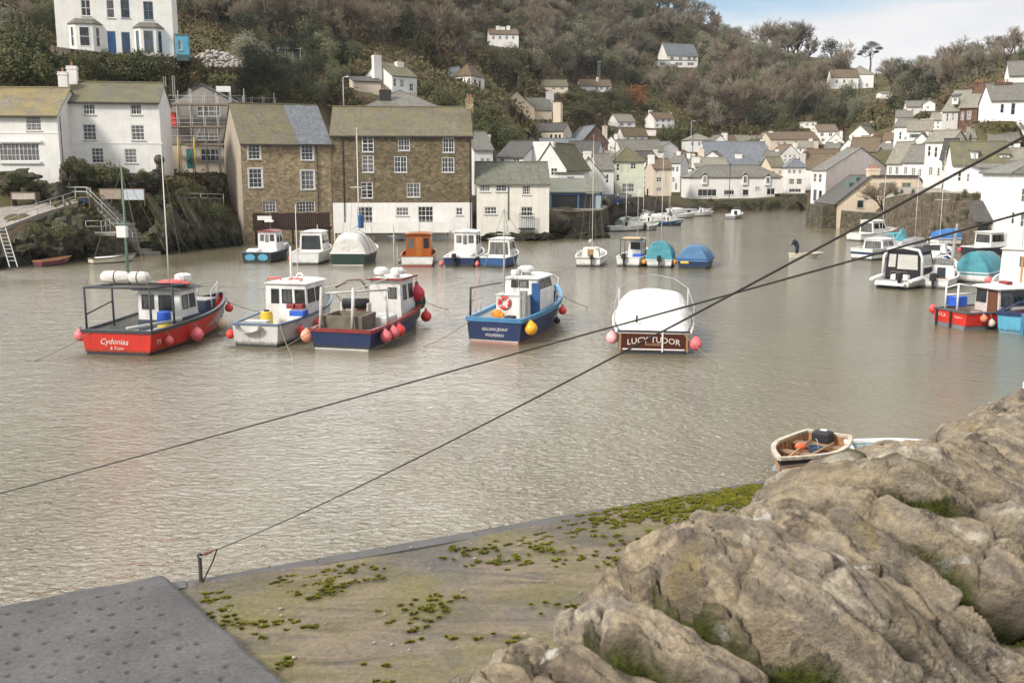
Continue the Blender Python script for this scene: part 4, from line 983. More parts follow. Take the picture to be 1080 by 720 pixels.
# low building range: (label, pl, pr, base, eaves, Y, yaw, dep, depx, roof, ridge, wall, roofmat, wins, chim, doors)
V_ = [
 ('white gabled cottage with single chimney behind the market shelter', 603,637,205,186,150,8,9,None,'gable',167,WHITE,S_OLIVE,[(611,192,6,5,(2,2))],[(619.5,160,1.1,.5,WHITE,0)],[]),
 ('white cottage with slatted shutters and grey roof right behind the gabled cottage', 630,647,207,179,160,6,8,None,'side',163,WHITE2,S_GREY,[(634,184,3,9,S12),(639,184,3,9,S12)],[],[]),
 ('cottage whose tall white chimney stack rises over the shelter with red patch', 563,597,205,178,140,-25,9,None,'gable',152,WHITE2,S_OLIVE,[(581,177,7,8,(2,2)),(580,190,8,6,(2,2))],[(574,150,3.0,.4,WHITE,0)],[]),
 ('flat topped white cottage wing with small window above the shelter roof', 588,616,205,184,136,4,5,None,'flat',183,WHITE2,S_OLIVE,[(598,186,8,5,(2,2))],[],[]),
 ('white cottage with pale grey roof tucked beside the mill gable', 500,520,205,158,132,18,8,None,'side',140,WHITE2,S_GREY,[(507,167,4,6),(513,167,4,6)],[(513,139,.9,4,WHITE2,1)],[]),
 ('low white cottage with dark brown slate roof and small dormer window', 524,552,205,166,140,-30,8,None,'side',150,WHITE2,S_DARK,[(527,167,5,7,(2,2)),(541,167,7,8,(2,2))],[],[]),
 ('slate hung dark blue cottage with slate roof behind the low white one', 551,572,205,163,150,-5,7,None,'side',151,paint((.06,.07,.10), .7, key='slate_hung'),S_BLUE,[],[],[]),
 ('brick gabled house with lilac slate roof in the middle of the village', 613,641,170,150,None,20,8,None,'gable',133,REDBR,S_BLUE,[(622,157,5,5),(632,156,5,6)],[(638,131,.9,4,CREAM2,1)],[]),
 ('pale green quay house with hipped mossy roof and shop window', 647,679,207,171,172,6,7,689,'hip',156,GREENW,S_OLIVE,[(665,172,6,6.5,(2,2)),(656,193.5,13,9,(4,2)),(650,173,3.5,7,(1,2)),(650,184,3.5,7,(1,2))],[(687,161,1,2,BRIGHT,1)],[(671.5,199,4,8,BRIGHT)]),
 ('narrow cream house with pink shop front beside the pale green house', 689,708,206,178,190,4,8,None,'side',168,CREAM2,S_BROWN,[(692,187,6,5,(2,2)),(692,198,6,4,(2,2)),(692,179.5,3,4)],[(690,163,1,4,REDBR,2)],[]),
 ('tall white street house with flaking render behind the slip', 706,717,202,172,212,-20,9,None,'side',163,WHITE2,S_GREY,[(709,176,2.5,5,S12),(713,176,2.5,5,S12),(709,187,2.5,5,S12)],[(716,158,.9,4,WHITE,1)],[(712,193,2,7,DARKW)]),
 ('white street house with slate roof at the head of the slip', 716,729,200,177,226,-35,9,None,'side',166,WHITE2,S_GREEN,[(718,181,3,4),(723,181,3,4),(718,190,3,4)],[(727,160,.9,4,WHITE,1)],[]),
 ('large warehouse roof of wide grey slate at the village centre', 745,812,180,170,250,-3,17,None,'side',150,GREYW,S_BLUE,[],[],[]),
 ('small dark mossy gabled roof house before the wide slate roof', 741,760,185,167,236,-20,8,None,'gable',160,WHITE2,S_OLIVE,[],[(740,156,1.4,3,CREAM2,2)],[]),
 ('grey roofed wing with tall cream end chimney beside the quay row', 733,768,190,176,222,0,9,None,'side',167,WHITE2,S_PALE,[],[(734,166,1.7,2,WHITE,0)],[]),
 ('slate hip roofed house with tall white central chimney behind the quay row', 757,802,192,174,226,0,10,None,'hip',160,WHITE2,S_BLUE,[],[(779,161,1.5,2.2,WHITE,2)],[]),
 ('long low cream school building with brown roof below the wood', 812,863,160,147,272,4,9,None,'side',139.5,CREAM2,S_BROWN,[(819,149.5,4,3.5),(826,149.5,4,3.5),(837,149.5,4,3.5),(848,149.5,4,3.5),(855,149.5,4,3.5),(821,155,3,3)],[(813,137,1,4,WHITE,1)],[]),
 ('white hillside house with two gables above the long cream building', 862,884,152,139,275,-14,8,897,'side',132,WHITE,S_BROWN,[(865,140,4,4),(874,140,4,4),(866,146,4,3.5),(876,146,4,3.5)],[],[]),
 ('white gabled bungalow with pale roof beside the two gabled white house', 895,917,154,143,255,-35,9,None,'gable',132.5,WHITE,S_PALE,[],[],[]),
 ('tiny white garage like cottage on the hillside path', 848,861,135,129,None,0,5,None,'flat',126.5,WHITE,S_PALE,[(850,130,3,3),(856,130,3,3)],[],[]),
 ('white narrow inn with blue slate roof and sign boards next to the bridge', 829,849,205,177,208,-6,8,856,'hip',167.5,WHITE,S_BLUE,[(831,179,3.5,4,S22),(836,179,3.5,4,S22),(842,179,3.5,4,S22),(832,188.5,6,6,(3,2)),(840,188.5,6,6,(3,2)),(832,199,13,4,(4,1))],[(847,160,1.0,3,GREYW,1)],[]),
 ('cream side house with mossy roof left of the white inn', 812,827,203,176,214,0,9,None,'side',166,CREAM,S_OLIVE,[(815,180,3,4),(821,180,3,4)],[],[]),
 ('brown roofed house close behind the white inn', 846,872,200,178,220,-30,9,None,'side',163,WHITE2,S_BROWN,[],[(850,158,1,3,REDBR,2)],[]),
 ('white house with brown roof between inn and pink house', 852,886,188,172,235,-10,8,None,'side',158,WHITE2,S_BROWN,[],[],[]),
 ('dark roofed stone cottage behind the pink house gable', 915,938,190,172,190,-25,8,None,'gable',157,RUBBLE,S_DARK,[],[(935,152,1,3,CREAM2,1)],[]),
 ('olive roofed house stepping up behind the pink house', 895,925,178,160,215,-25,9,None,'side',146,RUBBLE,S_BROWN,[],[],[]),
]
for (lb, pl, pr, ba, ea, Y, yw, dp, dx, rf, rg, wm, rm, wi, ch, do) in V_:
    house(lb, pl, pr, ba, ea, Y, yw, dp, dx, rf, rg, wall=wm, rmat=rm, wins=wi, chim=ch, doors=do, down=4, sill=False)
# patch of pink on the stack is part of the painted stack; quay row
H = house('long white row of shops with grey slate roof on the harbour wall', 727.5, 823, 209, 187.5, 200, 3, 8, None, 'hip', 175, wall=WHITE, rmat=S_GREY, down=3,
  wins=[(736,199.5,20,7.5,(4,1)),(763.5,200.5,11,5,(4,1)),(783,199.8,7,6.5,(1,1)),(808.5,198.5,9,7,(2,1)),(796.5,197,5,3,S22)], dorm=[(740.5,185,5.5,8,-.36,'gable',WHITE,S_GREY),(783,185,5.8,8.5,-.36,'gable',WHITE,S_GREY),(807,186,5.8,8,-.36,'gable',WHITE,S_GREY)])
# pink harbour house
H = house('tall pink rendered harbour house with broad gable and navy waterline band', 854, 869, 227, 180, 150, -50, 12, 937, 'side', 157, wall=PINK, rmat=S_GREY, down=3, over=.2, ridge_pos=.5,
  wins=[(857.5,200,4,12,(1,3),{'frame':FRAMEB}),(863,201,4,12,(1,3),{'frame':FRAMEB}),(857.5,183,4,9,(1,2)),(863,183.5,4,9,(1,2)),('R',872,207,3,7,(1,2)),('R',876.5,207,3,7,(1,2))], lower=(221, NAVY), sill=False)
mb = MB(); mb.add([(.0,-.02,-.0),(H.W,-.02,0),(H.W,-.02,H.He-.02),(0,-.02,H.He-.02)], [(0,1,2,3)])
# cream gabled quay house, irregular front outline pushed back
Y = 137; pts = [(883,236),(883,214.5),(918,187),(968,187),(977,199),(977,236)]
P0 = at(883, 236, Y); root = empty('house', P0, 0, 'cream quay house with one long sloping roof side and flat topped upper storey', 'house')
lc = [at(a, b, Y)-P0 for a, b in pts]; mb = MB(); mb.prism([(p.x, p.y, p.z if i not in (0,5) else -2) for i, p in enumerate(lc)], (0, 9, 0))
mb.build('wall', CREAM, root)
mb = MB(); a, b = lc[1], lc[2]; u = (b-a).normalized(); n_ = Vector((-u.z, 0, u.x)); a = a-u*.5
mb.prism([a+n_*.02+Vector((0,-.3,0)), b+n_*.02+Vector((0,-.3,0)), b+n_*.2+Vector((0,-.3,0)), a+n_*.2+Vector((0,-.3,0))], (0,9.4,0)); mb.build('roof', S_DARK, root)
mb = MB(); mb.box((lc[2].x+.1,-.25,lc[2].z+.01),(lc[3].x,9.2,lc[2].z+.28)); a, b = lc[3], lc[4]; u = (b-a).normalized(); n_ = Vector((-u.z,0,u.x))
mb.prism([a+n_*.02+Vector((0,-.25,0)), b+u*.3+n_*.02+Vector((0,-.25,0)), b+u*.3+n_*.2+Vector((0,-.25,0)), a+n_*.2+Vector((0,-.25,0))], (0,9.3,0)); mb.build('flat_roof', S_DARK, root)
Pf = lambda u, z, d: Vector((u, d, z))
for px, py, ww, hh, st in ((903.5,211,7.5,8.5,S11),(927.5,192.5,14,9,(3,1)),(950.5,192.5,10,9,(2,1)),(963,213,7,4,(2,1))):
    a = at(px, py+hh, Y)-P0; b = at(px+ww, py, Y)-P0; window(root, Pf, a.x, a.z, b.x, b.z, st, paint((.30,.36,.27), .6, key='frame_sage'), True, -.012)
a = at(948, 231, Y)-P0; b = at(959.5, 212.5, Y)-P0; door(root, Pf, a.x, a.z, b.x, b.z, woodm((.16,.07,.03), 'brown_door'), .02, 'garage_door')
p = at(921.5, 174, Y+.5)-P0; mb = MB(); mb.box((p.x-.75,.1,lc[2].z-1.6),(p.x+.75,1.1,p.z-.5)); mb.box((p.x-.82,.03,p.z-.75),(p.x+.82,1.17,p.z-.5+.002)); ch = mb.build('chimney', CREAM, root)
for k in (-.5,0,.5): 
    mb = MB(); mb.lathe([(.16,0),(.14,.45),(.18,.5),(.12,.5)], (p.x+k,.6,p.z-.49), 8); mb.build('chimney_pot', POT, ch)
for px, py in ((897.5,193.5),(905,188)):
    p = at(px, py, Y+3)-P0; mb = MB(); mb.box((p.x-.5,2.4,p.z-1.7),(p.x+.9,4.4,p.z+.2)); d_ = mb.build('dormer', paint((.10,.17,.14), .6, key='dormer_green'), root)
    mb = MB(); mb.box((p.x-.35,2.36,p.z-1.0),(p.x+.7,2.385,p.z)); mb.build('pane', GLASS, d_)
mb = MB(); mb.box((-2.0-.0, 0.2,-2.2),(-.004,8,lc[1].z-.3)); mb.build('stone_outshut', QUAYST, root)
HB.append((880,182,980,236,Y))
# right hand terraces
R_ = [
 ('white cottage with broad grey roof, lowest in the stepped lane of houses', 934,952,196,172,150,-42,7,None,'side',151,WHITE2,S_PALE,[(937,176,4,8),(944,176,4,8)],[],[],()),
 ('white cottage with grey roof second up the stepped lane', 950,976,198,171,141,-40,7,None,'side',154,WHITE2,S_GREY,[(953,176,4,8),(961,177,5,8),(968,178,4,8)],[],[],()),
 ('tall white lane house with two slim upper windows and slate roof', 973,1000,199,150,136,-38,8,None,'side',139,WHITE,S_PALE,[(978,154,4,11,S12),(985,155,4,11,S12),(979,176,5,9),(988,177,5,9)],[],[],()),
 ('white cottage with dark dropped slate roof and lean to by the terrace', 990,1004,200,166,128,-36,8,1010,'side',148,WHITE,S_DARK,[(993,170,3,10,S12),(999,170,3,10,S12)],[(1013,146,1,3,REDBR,2)],[],()),
 ('long white terrace house with two slate dormers above the harbour wall', 1003,1062,204,174,113,-18,9,None,'side',151,BRIGHT,S_OLIVE,[(1010,182,4,9,S12),(1019,183,11,9,(4,2)),(1036,184,4,9,S12),(1043,181,5,9,S12)],[],[],[(1024,160,8,11,1.0,'flat',BRIGHT,S_OLIVE),(1054,163,11,9,1.2,'flat',BRIGHT,S_OLIVE)]),
 ('white balconied house stepping down beside the tall white block', 1032,1063,217,178,106,-12,5,None,'mono',174,BRIGHT,S_GREY,[(1042,184,6,7,(2,2)),(1052,185,8,8,(3,2)),(1040,202,6,8,(2,2)),(1051,203,9,9,(3,2))],[],[],()),
 ('tall bright white harbour block with small shuttered windows at the right edge', 1062,1135,270,184,94,-8,9,None,'hip',168,BRIGHT,S_GREY,[(1067,198,4.5,13,S12),(1077,199,5,14,S12),(1066,224,4.5,12,S12),(1076,226,5,13,S12),(1095,199,5,14,S12)],[],[],()),
 ('grey and brick semi detached house with slate roof and dormer high on the right bank', 992,1009,143,118,160,-32,11,1030,'side',97,GREYW,S_PALE,[(998,120,2.5,8,S12),(1004,119,2.5,8,S12),(997,135,6,3,S22)],[(1033,84,1.8,5,REDBR,3)],[],[(1004,102,7,6,.8,'flat',WHITE2,S_DARK)]),
 ('brick fronted wing of the semi detached house with white sash windows', 1010,1029,140,114,157,-32,8,1044,'side',96,REDBR,S_PALE,[(1013,118,4,9,(2,2)),(1019.5,117,5,9,(2,2))],[],[],()),
 ('white balcony villa with blue shuttered windows on the upper right bank', 1044,1100,127,106,138,-14,8,None,'side',90,BRIGHT,S_GREY,[(1055,110,4,9,S12,{'frame':FRAMEB}),(1066,109,5,12,S12,{'frame':FRAMEB}),(1040,126,6,4,S22)],[(1058,84,2.2,4,REDBR,4)],[],()),
 ('highest grey roofed house at the right edge with brick chimney', 1064,1110,92,80,170,-20,9,None,'side',66,WHITE2,S_GREY,[],[(1077,67,1.2,4,REDBR,2)],[],()),
 ('white stepped house with flat chimney slab above the stepped lane', 942,962,157,134,185,-30,7,None,'side',127,WHITE,S_GREY,[(948,139,3,8,S12),(953,144,7,4,(3,2)),(958,139,3,6)],[(978,126,2.2,5,WHITE,0)],[],()),
 ('low white lean to house with sun room joined to the stepped house', 956,982,152,138,182,-22,6,None,'side',128,WHITE,S_PALE,[(959,141,12,5,(5,1))],[],[],()),
 ('small grey and white cottage pair half hidden in the scrub above the lane', 956,984,120,114,None,-15,7,None,'side',107.5,GREYW,S_GREY,[(960,115,3,3),(972,114,3,3)],[],[],()),
 ('white gabled cottage peeping over the scrub beside the grey pair', 973,986,117,112,None,-25,7,None,'gable',106,WHITE,S_PALE,[(977,112,3,3)],[],[],()),
]
for (lb, pl, pr, ba, ea, Y, yw, dp, dx, rf, rg, wm, rm, wi, ch, do, dm) in R_:
    house(lb, pl, pr, ba, ea, Y, yw, dp, dx, rf, rg, wall=wm, rmat=rm, wins=wi, chim=ch, doors=do, dorm=dm, down=5, sill=False)
# hillside houses
K_ = [
 ('white hillside cottage with two white chimneys and mossy roof above the mill', 414,440,100,80,165,38,7,383,'side',66,WHITE,S_OLIVE,[(415,83,3,8,S12),(422,84,4,8,(2,2)),(432,88,4,8,(2,2))],[(397,56,1.4,3.0,WHITE,2),(421,63,1.3,3.5,WHITE,2)],[]),
 ('cream lean to with dark roof against the hillside cottage', 374,402,101,86,162,18,5,None,'mono',79,CREAM2,S_DARK,[],[],[]),
 ('hip roofed grey slate house whose roof shows above the mill ridge', 378,470,140,117,140,8,12,None,'hip',97,RUBBLE,S_GREY,[],[(406,92,1.6,3,GUT,2)],[]),
 ('white hillside house with brown hipped turret roof and dark wing', 480,497,101,81,200,-25,7,511,'hip',69,WHITE,S_BROWN,[('R',500,84,2.5,11,S12),('R',505,85,2.5,11,S12),(494,82,2.5,7,S12)],[],[]),
 ('dark slate wing on the left of the turret roofed house', 471,481,98,82,205,-12,6,None,'side',72,WHITE2,S_BLUE,[(473,82,4,5)],[],[]),
 ('white villa with veranda and three chimneys high in the brown wood', 516,547,50,36,None,6,7,None,'side',31,WHITE,S_BROWN,[(519,38,3,4),(526,38,3,4),(533,38,3,4),(540,38,3,4)],[(525,28,.9,3,WHITE,0),(530,29,1.2,3,WHITE,0),(536,28,.9,3,WHITE,0)],[]),
 ('cream chapel like gabled house with slate hung apex on the middle slope', 526,564,126,114,225,12,8,None,'gable',97,CREAM,S_BROWN,[(536,119,8,5,(3,2))],[],[]),
 ('cream wing with slate roof joined to the chapel like house', 556,582,126,116,228,10,7,None,'side',104,CREAM,S_GREY,[],[(580,95,1.7,3.5,GREYW,2)],[]),
 ('slender cream stone tower like stack below the chapel like house', 583,591,145,108,222,-12,3,None,'flat',106.5,CREAM,S_BROWN,[],[],[]),
 ('cream lower house with slate porch roof and dark pillars on the slope', 560,594,150,139,215,-18,7,None,'side',131,CREAM2,S_DARK,[(580,142,2.5,7,'dark'),(585,142,2.5,7,'dark'),(589,142,2.5,7,'dark')],[],[]),
 ('small grey blue garage block on the slope under the chapel like house', 545,561,134,126,218,6,5,None,'flat',125,paint((.27,.29,.33), .8, key='garage'),S_BLUE,[(556,126.5,4,6,'dark')],[],[]),
 ('pale bungalow with mossy roof on the hillside, one of two below the wood', 572,599,98,91,None,4,7,None,'side',85,CREAM2,S_OLIVE,[(582,92,4,3),(591,92,4,3)],[],[]),
 ('white bungalow with brown roof and tall aerial below the wood', 612,645,97,91,None,4,8,None,'side',84.5,WHITE2,S_BROWN,[(628,91.5,3,3.5),(633,91.5,3,3.5),(639,91.5,3,3.5)],[(630,82,.6,3,WHITE,0)],[]),
 ('white cottage with two small dormers on the slope above the village', 651,670,134,128,None,26,8,641,'side',121,WHITE,S_PALE,[(654,130,4,3),(662,130,4,3)],[],[]),
 ('white gabled cottage with long low brown roof below the dormered one', 657,683,150,143,None,24,7,650,'side',135,WHITE,S_BROWN,[(661,145,3,3),(669,145,3,3),(676,145,3,3)],[],[]),
 ('white farmhouse with two end chimneys under the wood edge', 690,711,135,125,None,24,6,680,'side',119,WHITE,S_BROWN,[(692,126,3,3),(698,126,3,3),(704,126,3,3),(692,131,3,3),(698,131,3,3),(704,131,3,3)],[(686,115,.9,3,WHITE,1),(706,117,.9,3,WHITE,1)],[]),
 ('white steep gabled wing rising among the village roofs', 698,715,170,156,None,35,8,None,'gable',150,WHITE,S_GREY,[],[],[]),
 ('pale hip roofed house with bay front above the village roofs', 726,751,160,148,None,4,8,None,'hip',142,WHITE2,S_PALE,[(729,150,3,4),(736,150,3,4),(744,150,3,4)],[],[]),
 ('large white house with steep grey slate roof high on the wooded ridge', 703,736,69,58,None,20,9,693,'side',46,WHITE,S_BLUE,[(707,60,4,4),(716,60,4,4),(725,60,4,4),(731,60,3,4)],[],[]),
 ('white terrace wing at the foot of the steep roofed ridge house', 693,735,71,64,None,6,4,None,'flat',63,WHITE2,S_PALE,[(696,66,6,3.5),(712,66,8,3.5),(725,66,7,3.5)],[],[]),
 ('white cottage wing with steep roof and gables below the stone pine', 876,905,94,82,None,-6,7,None,'side',74,WHITE,S_BROWN,[(881,84,3,4),(889,84,3,4),(897,84,3,4)],[],[]),
 ('white house with pale pyramid roof at the foot of the stone pine', 895,921,93,79,None,-8,9,None,'hip',70,BRIGHT,S_PALE,[(904,88,3,4),(913,88,3,4)],[],[]),
 ('tiny white cottage below the pyramid roofed house', 929,941,104,101,None,0,4,None,'side',99,WHITE,S_PALE,[],[],[]),
 ('grey roofed terrace stretching along the village lane behind the quay', 655,700,175,160,240,8,9,None,'side',148,WHITE,S_GREY,[],[],[]),
 ('slate roofed house with skylight between the gabled cottages', 596,630,180,163,170,-12,9,None,'side',150,WHITE2,S_DARK,[],[],[]),
 ('grey slate roof house along the back lane left of the brick gable', 572,612,172,158,195,6,9,None,'side',147,WHITE,S_BLUE,[],[],[]),
 ('brown roofed brick cottage row beyond the narrow cream house', 697,724,182,170,250,-10,8,None,'side',161,REDBR,S_BROWN,[(701,172,3,4),(709,172,3,4)],[],[]),
 ('pink walled low cottage beside the brown roofed row', 676,692,143,137,None,0,6,None,'flat',136,PINK,S_RED,[],[],[]),
 ('cream ended house with rust roof behind the wide warehouse roof', 753,778,158,150,290,6,8,None,'side',143,CREAM2,S_BROWN,[],[(763,139,1,4,WHITE,1)],[]),
 ('cream row with pale roof behind the wide warehouse roof', 776,812,157,150,292,3,8,None,'side',143.5,CREAM2,S_PALE,[(782,151,3,3),(790,151,3,3),(799,151,3,3)],[(806,139,1,4,WHITE,1)],[]),
]
X_ = [(668,684,196,184,205,30,7,'gable',174,WHITE,S_GREY,'gable end to the harbour above the parked cars'),(652,668,185,172,222,-20,7,'side',163,WHITE,S_PALE,'pale roof close over the pale green house'),(676,694,178,168,232,15,7,'side',160,WHITE,S_DARK,'dark slate roof in the second row above the cream narrow house'),(716,734,184,173,245,-10,7,'side',165,WHITE,S_BLUE,'blue slate roof up the lane from the slip'),
 (736,752,176,165,262,20,7,'gable',156,WHITE,S_GREY,'steep white gable left of the wide warehouse roof'),(806,822,178,168,245,-12,7,'side',160,WHITE,S_GREY,'grey roof behind the cream side house'),(824,842,172,162,258,10,7,'gable',153,WHITE,S_BROWN,'brown roofed gable above the white inn'),(868,884,172,160,255,-25,7,'side',151,WHITE,S_GREY,'grey roof above the pink house'),(886,902,168,156,245,-20,7,'gable',147,WHITE,S_DARK,'dark roofed gable above the pink house ridge'),
 (906,924,164,152,235,-25,7,'side',144,WHITE,S_PALE,'pale roof at the turn of the upper lane'),(924,940,172,160,190,-35,7,'side',151,WHITE,S_GREY,'slim front right of the pink house gable'),(1000,1018,168,152,140,-30,7,'side',142,BRIGHT,S_GREY,'bright front under the brick chimneyed pair'),(1018,1042,160,146,142,-25,7,'side',135,BRIGHT,S_PALE,'pale roof above the slate dormer terrace'),(1042,1075,166,150,135,-20,8,'side',138,BRIGHT,S_GREY,'broad grey roof below the balcony villa'),
 (600,616,160,149,232,25,7,'side',142,WHITE,S_GREY,'grey roof left of the brick gabled house'),(636,652,164,153,245,-10,7,'gable',144,WHITE,S_OLIVE,'olive roofed gable right of the brick gabled house'),(906,922,146,137,285,-15,7,'side',131,WHITE,S_DARK,'dark roof at the wood edge behind the gabled bungalow'),(924,940,140,131,280,-20,7,'side',124.5,WHITE,S_GREY,'highest of the grey roofs at the wood edge'),
 (944,962,134,124,225,-20,7,'side',117,WHITE,S_GREY,'grey roof above the stepped house under the scrub'),(962,980,160,150,170,-32,7,'gable',141,WHITE,S_GREY,'slate gable wedged behind the second lane cottage'),(1020,1036,176,166,122,-25,6,'gable',157,BRIGHT,S_DARK,'dark gable at the back of the dormer terrace'),(1060,1090,186,170,112,-18,7,'side',158,BRIGHT,S_PALE,'pale roof over the tall white block'),(980,998,137,127,190,-28,7,'side',120,WHITE,S_PALE,'pale roof left of the brick chimneyed pair'),
 (632,650,178,168,205,10,7,'side',160,WHITE,S_PALE,'pale roof just behind the pale green house'),(698,712,190,180,228,-15,6,'gable',171,WHITE,S_GREY,'narrow gable behind the flaking street house'),(750,768,160,151,278,8,7,'gable',143,WHITE,S_GREY,'gable at the far end of the wide warehouse roof'),(790,806,166,157,270,-10,7,'side',150,WHITE,S_OLIVE,'olive roof rising behind the wide warehouse roof'),(840,858,166,156,262,-12,7,'side',149,WHITE,S_PALE,'pale roof over the brown roofed house by the inn'),
 (872,890,160,150,270,-18,7,'gable',141,WHITE,S_BLUE,'blue slate gable above the pink house'),(604,620,172,162,205,-15,7,'gable',153,WHITE,S_OLIVE,'mossy gable between the grey back lane roofs'),(930,946,158,148,215,-28,7,'side',140,WHITE,S_BROWN,'brown roof above the slim fronted cottage')]
for (pl, pr, ba, ea, Y, yw, dp, rf, rg, wm, rm, lb) in X_:
    w_ = pr-pl; h_ = ba-ea; wi = [(pl+w_*a, ea+h_*b, w_*.13, h_*.26, S12) for a in (.18,.45,.72) for b in (.14,.58)]
    K_.append(('white village cottage, '+lb, pl, pr, ba, ea, Y, yw, dp, None, rf, rg, wm, rm, wi, [(pl+w_*.85, rg-4, .9, dp*.5, WHITE, 2)], []))
for (lb, pl, pr, ba, ea, Y, yw, dp, dx, rf, rg, wm, rm, wi, ch, do) in K_:
    house(lb, pl, pr, ba, ea, Y, yw, dp, dx, rf, rg, wall=wm, rmat=rm, wins=wi, chim=ch, doors=do, down=7, sill=False, over=.22)
# ================================================================ terrain pads under the houses
me = terr.data; co = np.empty(len(me.vertices)*3, 'f4'); me.vertices.foreach_get('co', co); co = co.reshape(-1,3)
allh = [o for o in bpy.data.objects if o.type == 'EMPTY' and o.get('category') in ('house', 'porch')]
co0 = co.copy(); bw = np.zeros(len(co)); bz = np.zeros(len(co))
for o in allh:
    z0 = o.location.z
    if z0 < 2.2: continue
    bb = [c for c in o.children if c.name.split('.')[0] == 'wall']
    if not bb: continue
    bc = np.array([v[:] for v in bb[0].bound_box]); x0, y0 = bc[:,0].min(), bc[:,1].min(); x1, y1 = bc[:,0].max(), bc[:,1].max()
    a = o.rotation_euler.z; dx, dy = co[:,0]-o.location.x, co[:,1]-o.location.y
    lx, ly = dx*math.cos(a)+dy*math.sin(a), -dx*math.sin(a)+dy*math.cos(a)
    d = np.hypot(np.maximum(np.maximum(x0-lx, lx-x1), 0), np.maximum(np.maximum(y0-ly, ly-y1), 0))
    blend = 3.0 + .02*o.location.y
    wgt = np.clip(1-(d-.8)/blend, 0, 1); wgt = wgt*wgt*(3-2*wgt)
    up = np.where((ly > y1-.5), .0, 1.0)                     # the bank behind a house stays
    wgt = wgt*np.where(ly > y1+.3, .35*(co[:,2] < z0) , 1)
    wgt = np.where(co[:,2] < -.2, 0, wgt)
    m_ = wgt > bw; bw[m_] = wgt[m_]; bz[m_] = z0-.12
co[:,2] = co[:,2]*(1-bw) + bz*bw
me.vertices.foreach_set('co', co.ravel()); me.update()
TB = BVHTree.FromPolygons([Vector(p) for p in co], [tuple(p.vertices) for p in me.polygons])

# ================================================================ harbour walls, slip, bridge
def wallpath(name, pts, ztop_, zbot, thick, m, label, cat, cap=None, copz=.18):
    """pts: plan points, wall runs along them, thickness to the left of travel"""
    root = empty(name, (pts[0][0], pts[0][1], 0), 0, label, cat); o = Vector((pts[0][0], pts[0][1], 0))
    P = [Vector((p[0], p[1], 0))-o for p in pts]; N = []
    for i in range(len(P)):
        d = (P[min(i+1,len(P)-1)]-P[max(i-1,0)]).normalized(); N.append(Vector((-d.y, d.x, 0)))
    zt = ztop_ if isinstance(ztop_, (list,tuple)) else [ztop_]*len(P)
    mb = MB(); nseg = 14; front = []; back = []
    for i in range(len(P)-1):
        for k in range(nseg if i < len(P)-2 else nseg+1):
            f_ = k/nseg; p = P[i].lerp(P[i+1], f_); n_ = N[i].lerp(N[i+1], f_).normalized(); z = zt[i]+(zt[i+1]-zt[i])*f_
            j = mnoise.noise(p*.8)*.10
            front.append([(p.x-n_.x*j, p.y-n_.y*j, z), (p.x-n_.x*(j+.12+mnoise.noise(p*1.3)*.1), p.y-n_.y*(j+.12+mnoise.noise(p*1.3)*.1), (z+zbot)*.5), (p.x-n_.x*(j+.3), p.y-n_.y*(j+.3), zbot)]); back.append(p + n_*thick + Vector((0,0,z)))
    rings = [[b[:] if isinstance(b, tuple) else (b.x,b.y,b.z), f_[0], f_[1], f_[2], (b.x, b.y, zbot)] for b, f_ in zip(back, front)]
    mb.loft(rings, True, True, True); mb.build('masonry', m, root)
    if cap:
        mb = MB(); rings = []
        for b, f_ in zip(back, front):
            d = (Vector(f_[0])-b).normalized(); e = Vector(f_[0]) + d*.08; z = f_[0][2]; w_ = min(thick, .6)
            e2 = e - d*w_; rings.append([(e.x,e.y,z+.004),(e.x,e.y,z+copz),(e2.x,e2.y,z+copz),(e2.x,e2.y,z+.004)])
        mb.loft(rings, True, True, True); mb.build('coping', cap, root)
    return root
def pl(px, Y): return ((px-540)/F*(Y/cp*.985)*1.0, Y)
def plz(px, Y, z): 
    py = 400
    for _ in range(4): py = proj((0, Y, z))[1]
    p = at(px, py, Y); return (p.x, p.y)
qz = [3.0, 3.0, 3.0, 2.6, 2.0, 1.6, 1.6]
qp = [plz(574, 119, 3), plz(604, 117.5, 3), plz(634, 121, 3), plz(643, 148, 2.6), plz(655, 172, 2.0), plz(688, 190, 1.6), plz(704, 198, 1.6)]
wallpath('quay_wall', qp, qz, -2.5, 1.2, QUAYST, 'weedy stone quay wall below the market shelter and parked cars', 'quay wall', CONC, .16)
mb = MB(); bk = [plz(560, 150, 3), plz(575, 152, 3), plz(615, 160, 3), plz(645, 185, 3), plz(662, 205, 3), plz(694, 214, 3), plz(706, 220, 3)]
mb.loft([[(a[0],a[1],z+.05), ((a[0]+b[0])/2,(a[1]+b[1])/2,(z+3.1)/2+.15), (b[0],b[1],3.15)] for a, b, z in zip(qp, bk, qz)], False); tag(mb.build('quay_road', CONC), kind='structure')
# slip
t = NT('slip_setts'); v = t.pos(); n1 = t.noise(v, .7, 5); n2 = t.noise(v, 5, 4)
t.set(t.mix(.4, t.ramp(n1, [(.3, (.15,.14,.135)), (.7, (.24,.225,.21))]), t.ramp(n2, [(.3,.3),(.7,.7)]), 'OVERLAY'), .85, .3); t.bump(n2, .5, .05); SLIPM = t.m
mb = MB(); rows = [(176, -1.2, 694, 738), (191, .0, 700, 736), (205, 1.5, 704, 733), (220, 2.75, 706, 730), (262, 3.6, 712, 727)]
mb.loft([[(*plz(a_+(b_-a_)*k/6, Y, z), z+.05*math.sin(k)) for k in range(7)] for Y, z, a_, b_ in rows], False); tag(mb.build('slipway_road', SLIPM, smooth=True), kind='structure')
